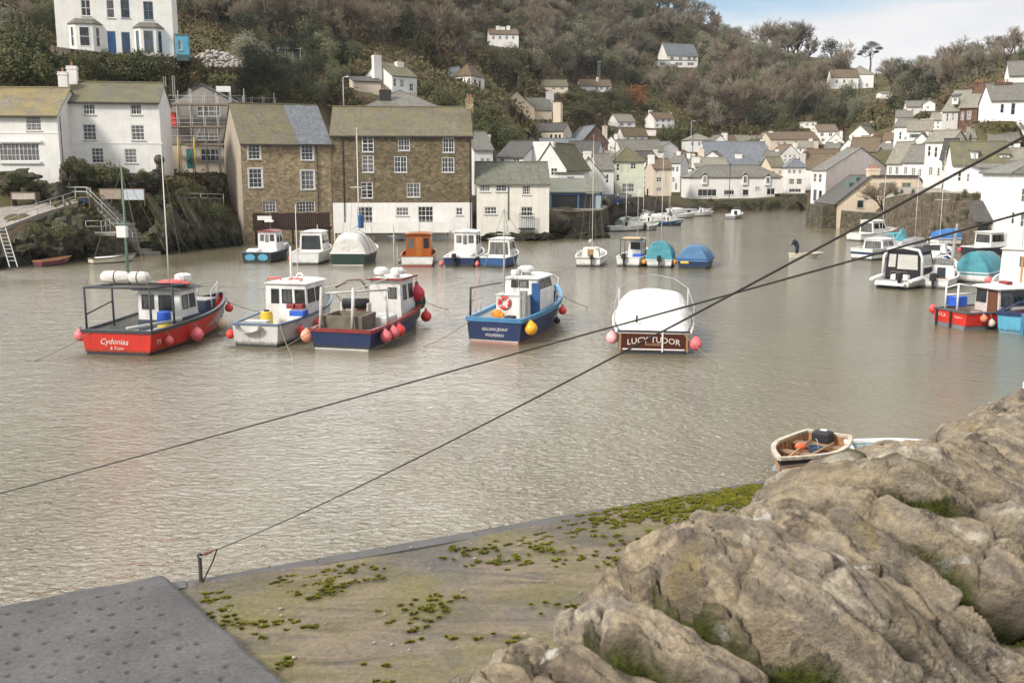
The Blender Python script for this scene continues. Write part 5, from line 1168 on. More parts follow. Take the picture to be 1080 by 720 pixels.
# harbour wall in front of the shops, with bridge
hw = [plz(726, 201, 2.0), plz(738, 195, 2.0), plz(760, 193.5, 2.2), plz(800, 193, 2.3), plz(822, 193, 2.5)]
wallpath('harbour_wall', hw, [1.6,1.9,2.2,2.3,2.6], -2.5, 5.5, QUAYST, 'long ivy topped harbour wall in front of the white row of shops', 'harbour wall', None)
Bx0 = plz(821.8, 193, 2.5); Bx1 = plz(850, 194, 2.5)
root = empty('stone_bridge', (Bx0[0], Bx0[1], 0), 0, 'low stone bridge with one dark arch at the head of the harbour', 'bridge')
wB = Bx1[0]-Bx0[0]; mb = MB(); n = 16; ca, ra, rh = wB*.62, wB*.33, 1.75
arch = [(ca-ra*math.cos(math.pi*k/n), -.3+ (rh+.3)*math.sin(math.pi*k/n)) for k in range(n+1)]
outl = [(0,-2),(ca-ra,-2)] + arch + [(ca+ra,-2),(wB,-2)]
topz = 3.2
for y in (0, 3.5):
    for k in range(len(outl)-1):
        (x0,z0),(x1,z1) = outl[k], outl[k+1]
        if x1 > x0: mb.add([(x0,y,z0),(x1,y,z1),(x1,y,topz),(x0,y,topz)], [(0,1,2,3)])
for k in range(n):
    (x0,z0),(x1,z1) = arch[k], arch[k+1]; mb.add([(x0,0,z0),(x1,0,z1),(x1,3.5,z1),(x0,3.5,z0)], [(0,1,2,3)])
mb.add([(0,0,topz),(wB,0,topz),(wB,3.5,topz),(0,3.5,topz)], [(0,1,2,3)]); mb.build('masonry', QUAYST, root)
mb = MB(); ar2 = [(ca-(ra+.25)*math.cos(math.pi*k/n), -.3+(rh+.55)*math.sin(math.pi*k/n)) for k in range(n+1)]
for k in range(n): mb.add([(arch[k][0],-.06,arch[k][1]),(arch[k+1][0],-.06,arch[k+1][1]),(ar2[k+1][0],-.06,ar2[k+1][1]),(ar2[k][0],-.06,ar2[k][1])], [(0,1,2,3)])
mb.build('arch_ring', QUAYST, root)
mb = MB(); mb.box((-.3,-.1,topz+.003),(wB+.3,.4,topz+.2)); mb.build('coping', CONC, root)
# garden wall of the cream house and the retaining wall on the right
gw = [plz(887, 131, 2.0), plz(905, 128.5, 2), plz(934, 125.5, 2)]
wallpath('garden_wall', gw, [2.6,2.5,2.5], -2.5, 1.0, QUAYST, 'low stone garden wall standing in the water before the cream house', 'garden wall', CONC, .1)
rw = [plz(932, 124.5, 3), plz(955, 117, 3), plz(985, 112, 3), plz(1010, 107, 3), plz(1034, 103.5, 3), plz(1063, 97, 3)]
RWALL = stone((.185,.14,.10), (.095,.075,.055), (.06,.05,.04), .7, .32, (.05,.055,.03), .6, 'retaining_wall', .9)
rt = wallpath('retaining_wall', rw, [4.4,5.1,5.4,5.4,4.6,4.2], -2.5, 2.0, RWALL, 'high rough brown retaining wall under the white terrace', 'retaining wall', None)
mb = MB(); up_ = [plz(1075, 112, 5), plz(1035, 118, 5), plz(985, 128, 5), plz(945, 140, 5)]
mb.add([(x, y, z) for (x, y), z in zip(rw, [4.42,5.12,5.42,5.42,4.62,4.22])] + [(x, y, 5.6) for x, y in up_], [(0,1,9),(1,2,8,9),(2,3,7,8),(3,4,7),(4,5,6,7)]); tag(mb.build('terrace_ground', CONC), kind='structure')
# boat store with slate roof and stone pier under the balconied house
Hb = house('low slate roofed boat store open at the front under the balconied house', 1029, 1061, 250, 233, 99, -10, 3.2, None, 'mono', 216, wall=RWALL, rmat=S_DARK, down=3, cat='boat store', name='boat_store', wins=[(1031,235,12,12,'dark')], over=.3)
# timber balcony of the brown stone house and beam supports
a = at(267, 243, 105.5); b = at(347, 225, 105.5)
root = empty('timber_gallery', (a.x, a.y, 0), R(8), 'dark boarded timber gallery on posts over the water below the brown stone house', 'gallery')
wG = b.x-a.x; z0, z1 = a.z, b.z
mb = MB()
for i in range(int(wG/.2)): x = i*.2; mb.box((x,0,z0),(x+.185,.05,z1+.03*math.sin(i*7)))
mb.build('boarding', DARKW, root)
mb = MB(); mb.box((-.03,.055,z0+.05),(wG+.05,2.6,z0+.25)); mb.build('deck', DARKW, root)
mb = MB(); mb.box((-.05,-.06,z1+.04),(wG+.05,.12,z1+.13)); mb.build('rail', WOOD, root)
for i in range(5): 
    mb = MB(); x = .15+(wG-.4)*i/4; mb.box((x,.1,-3),(x+.22,.32,z0+.048)); mb.build('post', DARKW, root)
p0 = at(279, 230, 105.3)
mb = MB(); mb.box((p0.x-.75,p0.y-.02,p0.z-.22),(p0.x+.75,p0.y+.02,p0.z+.22)); tag(mb.build('notice_board', FRAME), 'small white notice board fixed on the dark timber gallery', 'notice board')
# under croft beneath mill terrace: dark void wall
# ================================================================ left bank
a = [at(-60,247,83), at(0,241,84.5), at(40,226,88), at(82,213,94)]
root = empty('bank_walkway', a[0], 0, 'sloping concrete walkway along the left rocky bank', 'walkway')
mb = MB(); back = [at(-60,225,93), at(0,219,95), at(45,212.5,97), at(86,208,98)]
ro = []
for p, q_ in zip(a, back): ro.append([p-a[0], q_-a[0], q_-a[0]+Vector((0,0,-.5)), p-a[0]+Vector((0,0,-.5))])
mb.loft(ro, True, True, True); mb.build('deck', paint((.27,.235,.205), .9, .25, .8, bump=.3, key='walkway'), root)
def railing(name, pts, h, label, rails=(1.0,.55), r=.03, step=1.6, m=GALV):
    o = Vector(pts[0]); root = empty(name, o, 0, label, 'railing'); P = [Vector(p)-o for p in pts]
    for i, f_ in enumerate(rails):
        mb = MB(); mb.tube([p+Vector((0,0,h*f_)) for p in P], r, 6); mb.build('rail', m, root, True)
    for a_, b_ in zip(P, P[1:]):
        n = max(1, int((b_-a_).length/step))
        for k in range(n):
            p = a_.lerp(b_, k/n); mb = MB(); mb.tube([p+Vector((0,0,-.3)), p+Vector((0,0,h))], r, 6); mb.build('post', m, root, True)
    mb = MB(); mb.tube([P[-1]+Vector((0,0,-.3)), P[-1]+Vector((0,0,h))], r, 6); mb.build('post', m, root, True)
    return root
railing('walkway_railing', [at(-40,246,83.4), at(0,241.5,84.6), at(40,226.5,88.1), at(80,213.5,94)], 1.0, 'grey tubular railing along the seaward edge of the bank walkway')
railing('bank_railing', [at(62,206,98), at(80,206.5,97.5), at(96,207,96.6)], .8, 'short steel railing at the head of the harbour steps')
# ladder
p0, p1 = at(2,241,82), at(13,277,78)
root = empty('boarding_ladder', p1, 0, 'pale aluminium ladder leaning from the walkway down into the water', 'ladder')
d = p0-p1; sdv = Vector((.28,.06,0))
for k in (-1,1):
    mb = MB(); mb.tube([sdv*k - d*.12, sdv*k + d*1.02], .04, 6); mb.build('stile', GALV, root)
for k in range(9):
    mb = MB(); c = d*(k+.5)/9; mb.tube([c-sdv, c+sdv], .035, 6); mb.build('rung', GALV, root)
# steps down to the water
sA, sB = at(92,209,96), at(152,258,92.5); sB.z = 0.15
root = empty('harbour_steps', (sA.x, sA.y, 0), 0, 'flight of stone steps running down the left bank to the water', 'steps')
n = 15; mb = MB(); dv = Vector((sB.x-sA.x, sB.y-sA.y, 0)); nrm = Vector((-dv.y, dv.x, 0)).normalized()
for k in range(n):
    p = dv*k/n; q_ = dv*(k+1)/n; z = sA.z + (sB.z-sA.z)*(k+.5)/n
    mb.prism([p+Vector((0,0,-1.5)), q_+Vector((0,0,-1.5))+dv*.002, q_+Vector((0,0,z)), p+Vector((0,0,z))], nrm*1.9)
mb.build('tread', CONC, root)
mb = MB(); mb.prism([Vector((0,0,-2))-nrm*.3, dv+Vector((0,0,-2))-nrm*.3, dv+Vector((0,0,sB.z-.2))-nrm*.3, Vector((0,0,sA.z-.2))-nrm*.3], nrm*.29); mb.build('side_wall', QUAYST, root)
for off in (0,.45):
    mb = MB(); mb.tube([Vector((-1.2,0,sA.z+1.05-off)), Vector((0,0,sA.z+1.05-off)), dv*.8+Vector((0,0,sA.z+(sB.z-sA.z)*.8+1.0-off))], .035, 6); mb.build('handrail', GALV, root, True)
for k in (0,.27,.54,.8):
    mb = MB(); p = dv*k; z = sA.z+(sB.z-sA.z)*k; mb.tube([p+Vector((0,0,z-.3)), p+Vector((0,0,z+1.03))], .03, 6); mb.build('post', GALV, root, True)
la, lb = at(89,246,90.5), at(119,248,90.2)
root = empty('landing_stage', (la.x, la.y, 0), 0, 'low concrete landing beside the harbour steps', 'landing')
mb = MB(); mb.box((0,0,-2),(lb.x-la.x,3,la.z-.25)); mb.build('base', QUAYST, root); mb = MB(); mb.box((-.1,-.1,la.z-.248),(lb.x-la.x+.1,3,la.z)); mb.build('slab', CONC, root)
railing('landing_railing', [(la.x+.1,la.y+.2,la.z), (la.x+1.5,la.y+.2,la.z), (la.x+1.5,la.y+2.2,la.z)], 1.1, 'small steel railing on the low concrete landing', step=1)
railing('house_railing', [at(188,214,104), at(212,214.5,104.5), at(236,215,105.5)], 1.0, 'grey rail fence on the bank below the scaffolded house')
def slabpanel(px0, py0, px1, py1, Y, m, label, cat, nm, th=.1, slats=0):
    a, b = at(px0,py1,Y), at(px1,py0,Y); root = empty(nm, a, 0, label, cat); w_, h_ = b.x-a.x, b.z-a.z
    mb = MB(); mb.box((.06,0,.1),(w_-.06,th,h_-.06)); mb.build('panel', m, root)
    for x in (-.02, w_-.06): 
        mb = MB(); mb.box((x,-.03,-.5),(x+.08,th+.03,h_)); mb.build('post', WOOD, root)
    mb = MB(); mb.box((.062,-.03,h_-.058),(w_-.062,th+.03,h_+.02)); mb.build('rail', WOOD, root)
slabpanel(12,203,37,211.5,95, paint((.42,.37,.33), .8, key='planter'), 'long pale planter box on the bank walkway', 'planter', 'planter_box', .9)
slabpanel(105,199,128,211,97.5, paint((.34,.27,.22), .8, key='fence_buff'), 'buff fence panel behind the harbour steps', 'fence panel', 'fence_panel')
slabpanel(129,199,152,212,97.5, paint((.50,.53,.56), .7, key='fence_grey'), 'pale grey blue fence panel next to the buff one', 'fence panel', 'fence_panel')
slabpanel(83,208,94,216,95, NAVY, 'dark blue storage bin at the head of the harbour steps', 'storage bin', 'storage_bin', .9)
# rocks
def rock(c, s, seed, mat_, label, grp, rot=0, tilt=0, sub=4, flat=.0):
    import bmesh as _b
    bm = _b.new(); _b.ops.create_icosphere(bm, subdivisions=sub, radius=1)
    for v in bm.verts:
        p = v.co.copy(); o_ = Vector((seed*3.7, seed*1.3, seed))
        # blocky: push towards facet planes
        q_ = p*(1+.28*mnoise.noise(p*1.1+o_)+.20*mnoise.noise(p*2.7+o_)+.16*abs(mnoise.noise(p*5+o_))+.05*mnoise.noise(p*13+o_))
        cell = mnoise.cell(Vector((p.x*1.6, p.y*1.6, p.z*1.6))+o_); q_ *= 1+.26*(cell-.5)
        v.co = Vector((q_.x*s[0], q_.y*s[1], q_.z*s[2]))
    me = bpy.data.meshes.new('rock'); bm.to_mesh(me); bm.free(); me.materials.append(mat_); boxuv(me)
    me.polygons.foreach_set('use_smooth', [True]*len(me.polygons)); me.set_sharp_from_angle(angle=R(38))
    o = bpy.data.objects.new('rock', me); col.objects.link(o); o.location = c; o.rotation_euler = (tilt, tilt*.6, rot); tag(o, label, 'rock', grp); return o
t = NT('shore_rock'); v = t.pos(); n1 = t.noise(t.pos((1,1,.4), (.5,.2,0)), 1.3, 7, .7, .5); n2 = t.noise(v, 4.5, 5, .7)
gz_ = t.n('ShaderNodeNewGeometry'); s3 = t.n('ShaderNodeSeparateXYZ'); t.l(gz_.outputs['Position'], s3.inputs[0])
c1 = t.ramp(n1, [(.3, (.030,.025,.018)), (.5, (.075,.062,.046)), (.7, (.16,.135,.105))])
c2 = t.mix(t.ramp(t.noise(v, 1.1, 5), [(.44,0),(.58,.9)]), c1, (.05,.055,.02))
c3 = t.mix(t.ramp(t.math('ADD', t.math('MULTIPLY', s3.outputs[2], .4), t.math('MULTIPLY', n2, .3)), [(.4, .9), (.75, 0)]), c2, (.022,.022,.014))
t.set(t.mix(.4, c3, t.ramp(n2, [(.25,.25),(.75,.75)]), 'OVERLAY'), .9, .25); t.bump(t.math('ADD', n1, n2), .9, .12); SROCK = t.m
rk = random.Random(4)
RL = 'dark weathered shore rock on the left bank above the tide'
for px, py, Y, s in [(14,190,98,(2.6,1.6,1.1)),(40,200,97,(1.6,1.2,.9)),(58,204,97,(1.3,1.0,1.1)),(72,192,99,(1.0,1.2,1.7)),(80,182,101,(1.1,1.2,1.5)),(96,184,101,(1.7,1.2,1.2)),(113,188,101,(1.4,1.2,1.0)),(128,187,102,(1.5,1.2,1.0)),(145,192,102,(1.5,1.2,.8)),(160,190,102,(1.1,1.2,.9)),
                    (-14,268,81,(1.8,1.5,.9)),(24,262,84.5,(1.3,1.2,.9)),(42,257,87,(1.5,1.3,1.0)),(58,258,86,(1.6,1.5,1.5)),(72,250,88,(1.6,1.5,1.6)),(84,252,89,(1.1,1.2,1.2)),(34,249,87,(1.0,1.0,.8)),(60,240,89,(1.2,1.2,1.1)),(78,236,91,(1.2,1.2,1.2)),
                    (168,252,95,(1.2,1.3,1.4)),(178,240,99,(1.1,1.3,2.3)),(192,246,100,(1.2,1.3,2.0)),(206,240,102,(1.1,1.4,2.4)),(219,244,103,(1.1,1.4,2.2)),(231,244,104.5,(1.1,1.4,2.1)),(244,250,106,(1.1,1.2,1.2)),(156,254,94,(.9,1,.8)),
                    (205,206,111,(1.5,1.2,1.0)),(226,198,114,(1.4,1.2,1.1)),(190,200,112,(1.2,1.2,1.1)),
                    (585,251,117,(1.4,1,.6)),(612,251,116,(1.6,1,.6)),(632,252,118,(1.2,1,.5)),(520,251,113,(1.8,1,.7)),(552,251,113,(1.8,1,.7)),(574,250,114,(1.2,1,.7))]:
    c = at(px, py, Y)
    if py > 248: c.z = max(c.z, .1)
    q_ = px >= 500
    rock(c, s, rk.uniform(0,50), SROCK, 'low weedy rock at the foot of the harbour buildings' if q_ else RL, 'rocks along the quay foot' if q_ else 'rocks on the left bank', rk.uniform(-.5,.5), rk.uniform(-.25,.25) if not (160 < px < 250 and py > 235) else -.45)
# slanted pale slabs of rock
for px, py, Y, s, ti in [(176,236,97,(.5,.9,3.4),.55),(206,238,101,(.55,.9,3.2),.4),(222,238,103,(.5,.9,3.2),.35),(236,238,104.5,(.5,.9,2.9),.4)]:
    o = rock(at(px, py, Y), s, px*.1, SROCK, 'steep slanted slab of pale shore rock beside the brown stone house', 'slanted rock slabs'); o.rotation_euler = (0, -ti, .1)
# channel pole, stone pillar
pp = at(181, 283, 0.001+80); 
# ================================================================ scaffolding
a, b = at(176, 181, 119), at(254, 100, 119)
root = empty('scaffolding', (a.x, a.y, a.z), R(6), 'builders scaffolding of grey tubes and plank lifts around the cream house', 'scaffolding')
wS = b.x-a.x; hS = b.z-a.z; lv = [zat(119, 153.5)-a.z, zat(119, 135)-a.z, zat(119, 111)-a.z]
for i in range(7):
    for y in (0, 1.0):
        mb = MB(); x = wS*i/6; mb.tube([(x,y,-1),(x,y,hS+rnd.uniform(-.3,.9))], .045, 6); mb.build('pole', GALV, root, True)
for z in lv:
    mb = MB()
    for k in range(4): mb.box((-.3+rnd.uniform(-.2,.2), -.02+.25*k, z), (wS+.3, .2+.25*k, z+.05))
    mb.build('boards', BOARD, root)
    mb = MB(); mb.box((-.2,-.09,z+.055),(wS+.2,-.06,z+.25)); mb.build('toe_board', BOARD, root)
    for dz in (.6, 1.1):
        mb = MB(); mb.tube([(-.4,-.05,z+dz),(wS+.4,-.05,z+dz)], .028, 6); mb.build('guard_rail', GALV, root, True)
mb = MB(); mb.tube([(wS*.2,-.06,0),(wS*.45,-.06,lv[1])], .028, 6); mb.build('brace', GALV, root, True)
for px in (188.5, 205):
    p = at(px, 181, 118.6)-Vector(root.location); mb = MB(); mb.tube([p+Vector((0,0,-.5)), p+Vector((0,0,4.0))], .07, 6); mb.build('yellow_pole', YELLOW, root, True)
# second scaffold up the bank
a = at(228, 122, 137); root = empty('scaffolding', a, R(4), 'smaller scaffold of bare tubes on the bank behind the brown stone house roof', 'scaffolding')
for i in range(6):
    for y in (0, 1.3):
        mb = MB(); x = i*1.55; mb.tube([(x,y,-2),(x,y,2.6+rnd.uniform(-.5,.9))], .03, 6); mb.build('pole', GALV, root, True)
for z in (.5, 1.6):
    mb = MB(); mb.box((-.4,.1,z),(8,.95,z+.06)); mb.build('boards', BOARD, root)
    mb = MB(); mb.tube([(-.5,-.04,z+.7),(8.2,-.04,z+.7)], .028, 6); mb.build('guard_rail', GALV, root, True)
a = at(-0+172, 122, 121); root = empty('scaffolding', a, R(6), 'narrow scaffold bay between the white cottage and the cream house', 'scaffolding')
for x in (.3, 1.3):
    for y in (0, 1.0):
        mb = MB(); mb.tube([(x,y,-8),(x,y,4.4+rnd.uniform(-.4,.6))], .03, 6); mb.build('pole', GALV, root, True)
for z in (-3.4,-1.2,1.1):
    mb = MB(); mb.box((-.0,-.1,z),(1.7,1.1,z+.06)); mb.build('boards', BOARD, root)
p = at(180.5, 126, 120); mb = MB(); mb.box((p.x-.55,p.y,p.z-.8),(p.x+.55,p.y+.35,p.z-.06)); mb.box((p.x-.5,p.y,p.z+.0),(p.x+.5,p.y+.35,p.z+.8)); mb.box((p.x-.53,p.y+.03,p.z-.06),(p.x+.53,p.y+.33,p.z))
tag(mb.build('debris_chute', paint((.6,.05,.03), .6, key='chute_red')), 'red builders skip sheet hung on the narrow scaffold bay', 'sheet')
# stone heap and terrace walls on the bank
c = at(234, 54, 152); mbx = MB(); rs = random.Random(9)
root = empty('rubble_heap', (c.x, c.y, gz(c.x, c.y)), 0, 'heap of pale quarried stones retained on the hillside above the scaffold', 'rubble heap')
mb = MB()
for _ in range(420):
    x = rs.uniform(-4.2,4.2); h = 2.4*max(0, 1-((x+1)/4.6)**2); z = rs.uniform(0, h); r_ = rs.uniform(.12,.34)
    mb.sphere((x, rs.uniform(-.5,.5) - (h-z)*.5, z+.6), r_, 6, 4, (1.2,1,.8))
o_ = mb.build('stones', paint((.40,.37,.34), .9, .3, 2, key='rubble_stone'), root); o_['kind'] = 'stuff'
c2_ = at(205, 96, 138)
for lab, pts, ht, m in (('rusty brown retaining wall on the bank behind the scaffolding', [(222,72),(250,74),(275,78)], 2.6, REDBR), ('long stone retaining wall below the white villa garden', [(0,52),(40,54),(75,60),(130,66),(180,68)], 1.2, QUAYST), ('low garden wall along the bank above the white cottage', [(80,72),(120,76),(170,80)], .9, QUAYST)):
    P = []
    for q_ in pts:
        g_ = ground(*q_); P.append((g_.x, g_.y, g_.z))
    wallpath('bank_wall', [(p[0],p[1]) for p in P], [p[2]+ht*.7 for p in P], min(p[2] for p in P)-2, .5, m, lab, 'wall', CONC, .1)
# garden shed frame and lamp posts on the hill
g_ = ground(293, 64); root = empty('greenhouse', g_, R(8), 'small pale framed greenhouse on the left hillside', 'greenhouse')
mb = MB()
for x in (0,1.2,2.4,3.6):
    for y in (0,2): mb.box((x,y,-.4),(x+.09,y+.09,1.9+.3*(y>0)))
mb.box((-.1,-.1,1.905),(3.8,.1,2.0)); mb.box((-.1,1.99,2.205),(3.8,2.15,2.3)); mb.build('frame', FRAME, root)
mb = MB(); mb.add([(0,.05,2.02),(3.7,.05,2.02),(3.7,2.1,2.32),(0,2.1,2.32)], [(0,1,2,3)]); mb.add([(.1,.05,0),(3.6,.05,0),(3.6,.05,1.9),(.1,.05,1.9)], [(0,1,2,3)]); mb.build('pane', GLASS, root)
def lamp(px, base, top, Y, label):
    a, b = at(px, base, Y), at(px, top, Y); root = empty('street_lamp', a, 0, label, 'street lamp'); h = b.z-a.z
    mb = MB(); mb.tube([(0,0,-1),(0,0,h*.3),(0,0,h)], [.09,.075,.05], 7); mb.build('post', GALV, root, True)
    mb = MB(); mb.tube([(0,0,h-.03),(.3,-.3,h+.05),(.7,-.6,h+.06)], .035, 6); mb.rbox((.55,-.75,h),(.85,-.45,h+.14), .04); mb.build('lamp_head', FRAME, root)
lamp(362.5, 112, 82, 135, 'tall street lamp on the bank behind the mill')
lamp(728, 172, 128, 262, 'thin lamp post among the village roofs above the slip')
# pillar with fuchsia lamp
p = at(169.5, 196, 103); mb = MB(); mb.tube([(p.x,p.y,p.z-3),(p.x,p.y,p.z+2.2)], [.42,.35], 8); mb.sphere((p.x,p.y,p.z+2.6), .55, 10, 8)
tag(mb.build('stone_pillar', QUAYST), 'stone pillar with round stone on top at the corner of the white cottage', 'pillar')
p = at(166, 185, 102); root = empty('wall_lantern', p, 0, 'black lantern standing beside the stone pillar', 'lantern')
mb = MB(); mb.box((-.18,-.18,0),(.18,.18,.5)); mb.loft([[(-.24,-.24,.502),(.24,-.24,.502),(.24,.24,.502),(-.24,.24,.502)],[(-.04,-.04,.72),(.04,-.04,.72),(.04,.04,.72),(-.04,.04,.72)]], True, True, True); mb.build('housing', BLACK, root)
mb = MB(); mb.tube([(0,0,-2),(0,0,-.002)], .05, 6); mb.build('post', BLACK, root)
# overhead poles and tv aerials
def stick(px, base, top, Y, label, name='pole', r=.05, m=GALV):
    a, b = at(px, base, Y), at(px, top, Y); mb = MB(); h = b.z-a.z; mb.tube([(0,0,-.3),(0,0,h)], [r, r*.7], 6); mb.box((-.25,-.02,h-.4),(.25,.02,h-.34))
    o = mb.build(name, m); o.location = a; tag(o, label, name.replace('_', ' ')); return o
for px in (630.5, 632.5): stick(px, 86, 64, 284, 'tall thin radio aerial on the white bungalow, %s of a pair' % ('western' if px < 631 else 'eastern'), 'radio_aerial', .06)
stick(730.5, 160, 128, 255, 'dark timber pole rising between the village roofs', 'telegraph_pole', .1, BARK)
stick(769, 209, 172, 198, 'dark lamp standard in front of the white row of shops', 'lamp_standard', .08, GUT)
stick(648.5, 172, 150, 171, 'thin dark pole on the corner of the pale green house', 'flag_pole', .08, GUT)
for i, px in enumerate((662, 666, 684)):
    p = plz(px, 150+ (px-660)*1.0, 2.7); mb = MB(); mb.tube([(0,0,0),(0,0,1.9 if px > 670 else 1.4)], .13, 7); mb.box((-.2,-.2,1.2),(.2,.2,1.25)); o = mb.build('mooring_bollard', BARK); o.location = (p[0], p[1]+1.5, 2.66)
    tag(o, 'dark timber bollard on the quay edge %s' % ('nearest the cars', 'second from the cars', 'tallest, toward the slip')[i], 'bollard')
# cars
def car(px, Y, yaw, c, label, z=2.67):
    x, y = plz(px, Y, z); root = empty('parked_car', (x, y, z), yaw, label, 'car')
    def sec(yy, hw, z0, z1): return [(-hw,yy,z0),(hw,yy,z0),(hw*1.02,yy,(z0+z1)/2),(hw*.95,yy,z1),(-hw*.95,yy,z1),(-hw*1.02,yy,(z0+z1)/2)]
    mb = MB(); mb.loft([sec(-2.1,.78,.35,.8),sec(-1.95,.86,.25,.95),sec(-.9,.9,.22,1.0),(sec(.9,.9,.22,1.02)),sec(1.9,.86,.25,1.0),sec(2.1,.8,.35,.85)], True, True, True); mb.build('body', c, root, True, hard=35)
    def cs(yy, hw, z): return [(-hw,yy,1.0),(hw,yy,1.0),(hw*.82,yy,z),(-hw*.82,yy,z)]
    mb = MB(); mb.loft([cs(-1.1,.84,1.02),cs(-.45,.84,1.58),cs(1.3,.84,1.58),cs(1.95,.82,1.05)], True, True, True); mb.build('window', GLASS, root)
    mb = MB(); mb.rbox((-.66,-.5,1.585),(.66,1.35,1.66), .05); mb.build('roof', c, root)
    for sx in (-.82,.82):
        for sy in (-1.3,1.3):
            mb = MB(); mb.loft([[(sx-.1,sy+.33*math.cos(k*.5236),.33+.33*math.sin(k*.5236)) for k in range(12)],[(sx+.1,sy+.33*math.cos(k*.5236),.33+.33*math.sin(k*.5236)) for k in range(12)]], True, True, True); wh = mb.build('wheel', BLACK, root)
            mb = MB(); s_ = .105 if sx > 0 else -.105; mb.loft([[(sx+s_*.8,sy+.2*math.cos(k*.785),.33+.2*math.sin(k*.785)) for k in range(8)],[(sx+s_,sy+.18*math.cos(k*.785),.33+.18*math.sin(k*.785)) for k in range(8)]], True, True, True); mb.build('hub', STEEL, wh)
    for sx in (-.62,.62):
        mb = MB(); mb.rbox((sx-.17,-2.13,.66),(sx+.17,-2.02,.8), .03); mb.build('headlight', FRAME, root)
car(640, 146, R(-62), paint((.03,.05,.12), .25, .1, 2, key='car_blue'), 'dark blue car parked on the quay beside the market shelter')
car(652, 152, R(-58), paint((.06,.065,.07), .25, .1, 2, key='car_grey'), 'dark grey car parked behind the dark blue one on the quay')
# ================================================================ trees and scrub
TR = random.Random(11)
BARE = [leafm([(.15, (0.138,0.120,0.084)), (.45, (0.228,0.202,0.146)), (.8, (0.300,0.270,0.206))], 'twigs', .12, .9),
        leafm([(.15, (0.144,0.110,0.077)), (.45, (0.228,0.182,0.127)), (.8, (0.288,0.240,0.175))], 'russet_twigs', .12, .9)]
EVER = [leafm([(.15, (0.080,0.089,0.046)), (.45, (0.142,0.150,0.080)), (.8, (0.223,0.218,0.131))], 'evergreen', .25, .9),
        leafm([(.15, (0.131,0.130,0.084)), (.45, (0.208,0.199,0.136)), (.8, (0.284,0.264,0.187))], 'grey_green', .25, .9)]
DARKG = leafm([(.2, (.026,.034,.018)), (.5, (.045,.058,.028)), (.8, (.08,.09,.042))], 'dark_green', .4, .6)
SHRUBM = leafm([(.15, (.052,.06,.024)), (.45, (.09,.098,.04)), (.8, (.14,.135,.06))], 'shrub', .3, 1.0)
RUST = leafm([(.2, (.17,.055,.018)), (.5, (.26,.10,.035)), (.8, (.30,.15,.06))], 'rust', .6, 0)
def branches(h, sp, lv0, rg, up=.55, nlev=4):
    segs = []
    def grow(p, d, l, r, lev):
        q_ = p + d*l; segs.append((p, q_, r, r*.6, lev))
        if lev >= nlev: return
        n = rg.randint(3, 5) if lev else rg.randint(5, 7)
        for i in range(n):
            f_ = rg.uniform(.45, 1.0) if lev else rg.uniform(.5, 1.0)
            a = Vector((rg.gauss(0,1), rg.gauss(0,1), rg.gauss(up*.4,.55))).normalized()
            nd = (d*.75 + a*sp + Vector((0,0,up*.25))).normalized()
            grow(p.lerp(q_, f_), nd, l*rg.uniform(.55,.82), r*.55, lev+1)
    grow(Vector((0,0,-.8)), Vector((rg.gauss(0,.05), rg.gauss(0,.05), 1)).normalized(), h*.38+.8, h*.028, 0)
    return segs
def bare_tree(h, seed, m, twig=7):
    rg = random.Random(seed); segs = branches(h, .75, 0, rg)
    mb = MB()
    for p, q_, r0, r1, lv in segs:
        if lv <= 2: mb.tube([p, p.lerp(q_,.5)+Vector((rg.gauss(0,.04),rg.gauss(0,.04),0))*(q_-p).length, q_], [max(.02,r0),max(.018,(r0+r1)/2),max(.015,r1)], 5, False)
    tr = mb
    V, Fc = [], []
    def blade(p, d, l, w):
        a = d.cross(Vector((rg.gauss(0,1),rg.gauss(0,1),rg.gauss(0,1))))
        if a.length < 1e-3: return
        a = a.normalized()*w; b = len(V); V.extend([p-a, p+a, p+d*l+a*.3, p+d*l-a*.3]); Fc.append((b,b+1,b+2,b+3))
    for p, q_, r0, r1, lv in segs:
        if lv == 3:
            d = (q_-p); blade(p, d.normalized(), d.length, .05)
        if lv >= 4:
            d = (q_-p); l = d.length; d.normalize(); blade(p, d, l, .035)
            for _ in range(twig):
                pd = (d + Vector((rg.gauss(0,.55),rg.gauss(0,.55),rg.gauss(.25,.5)))).normalized(); blade(p.lerp(q_, rg.random()), pd, rg.uniform(.35,.9)*h/10, rg.uniform(.014,.03))
    return tr, (V, Fc)
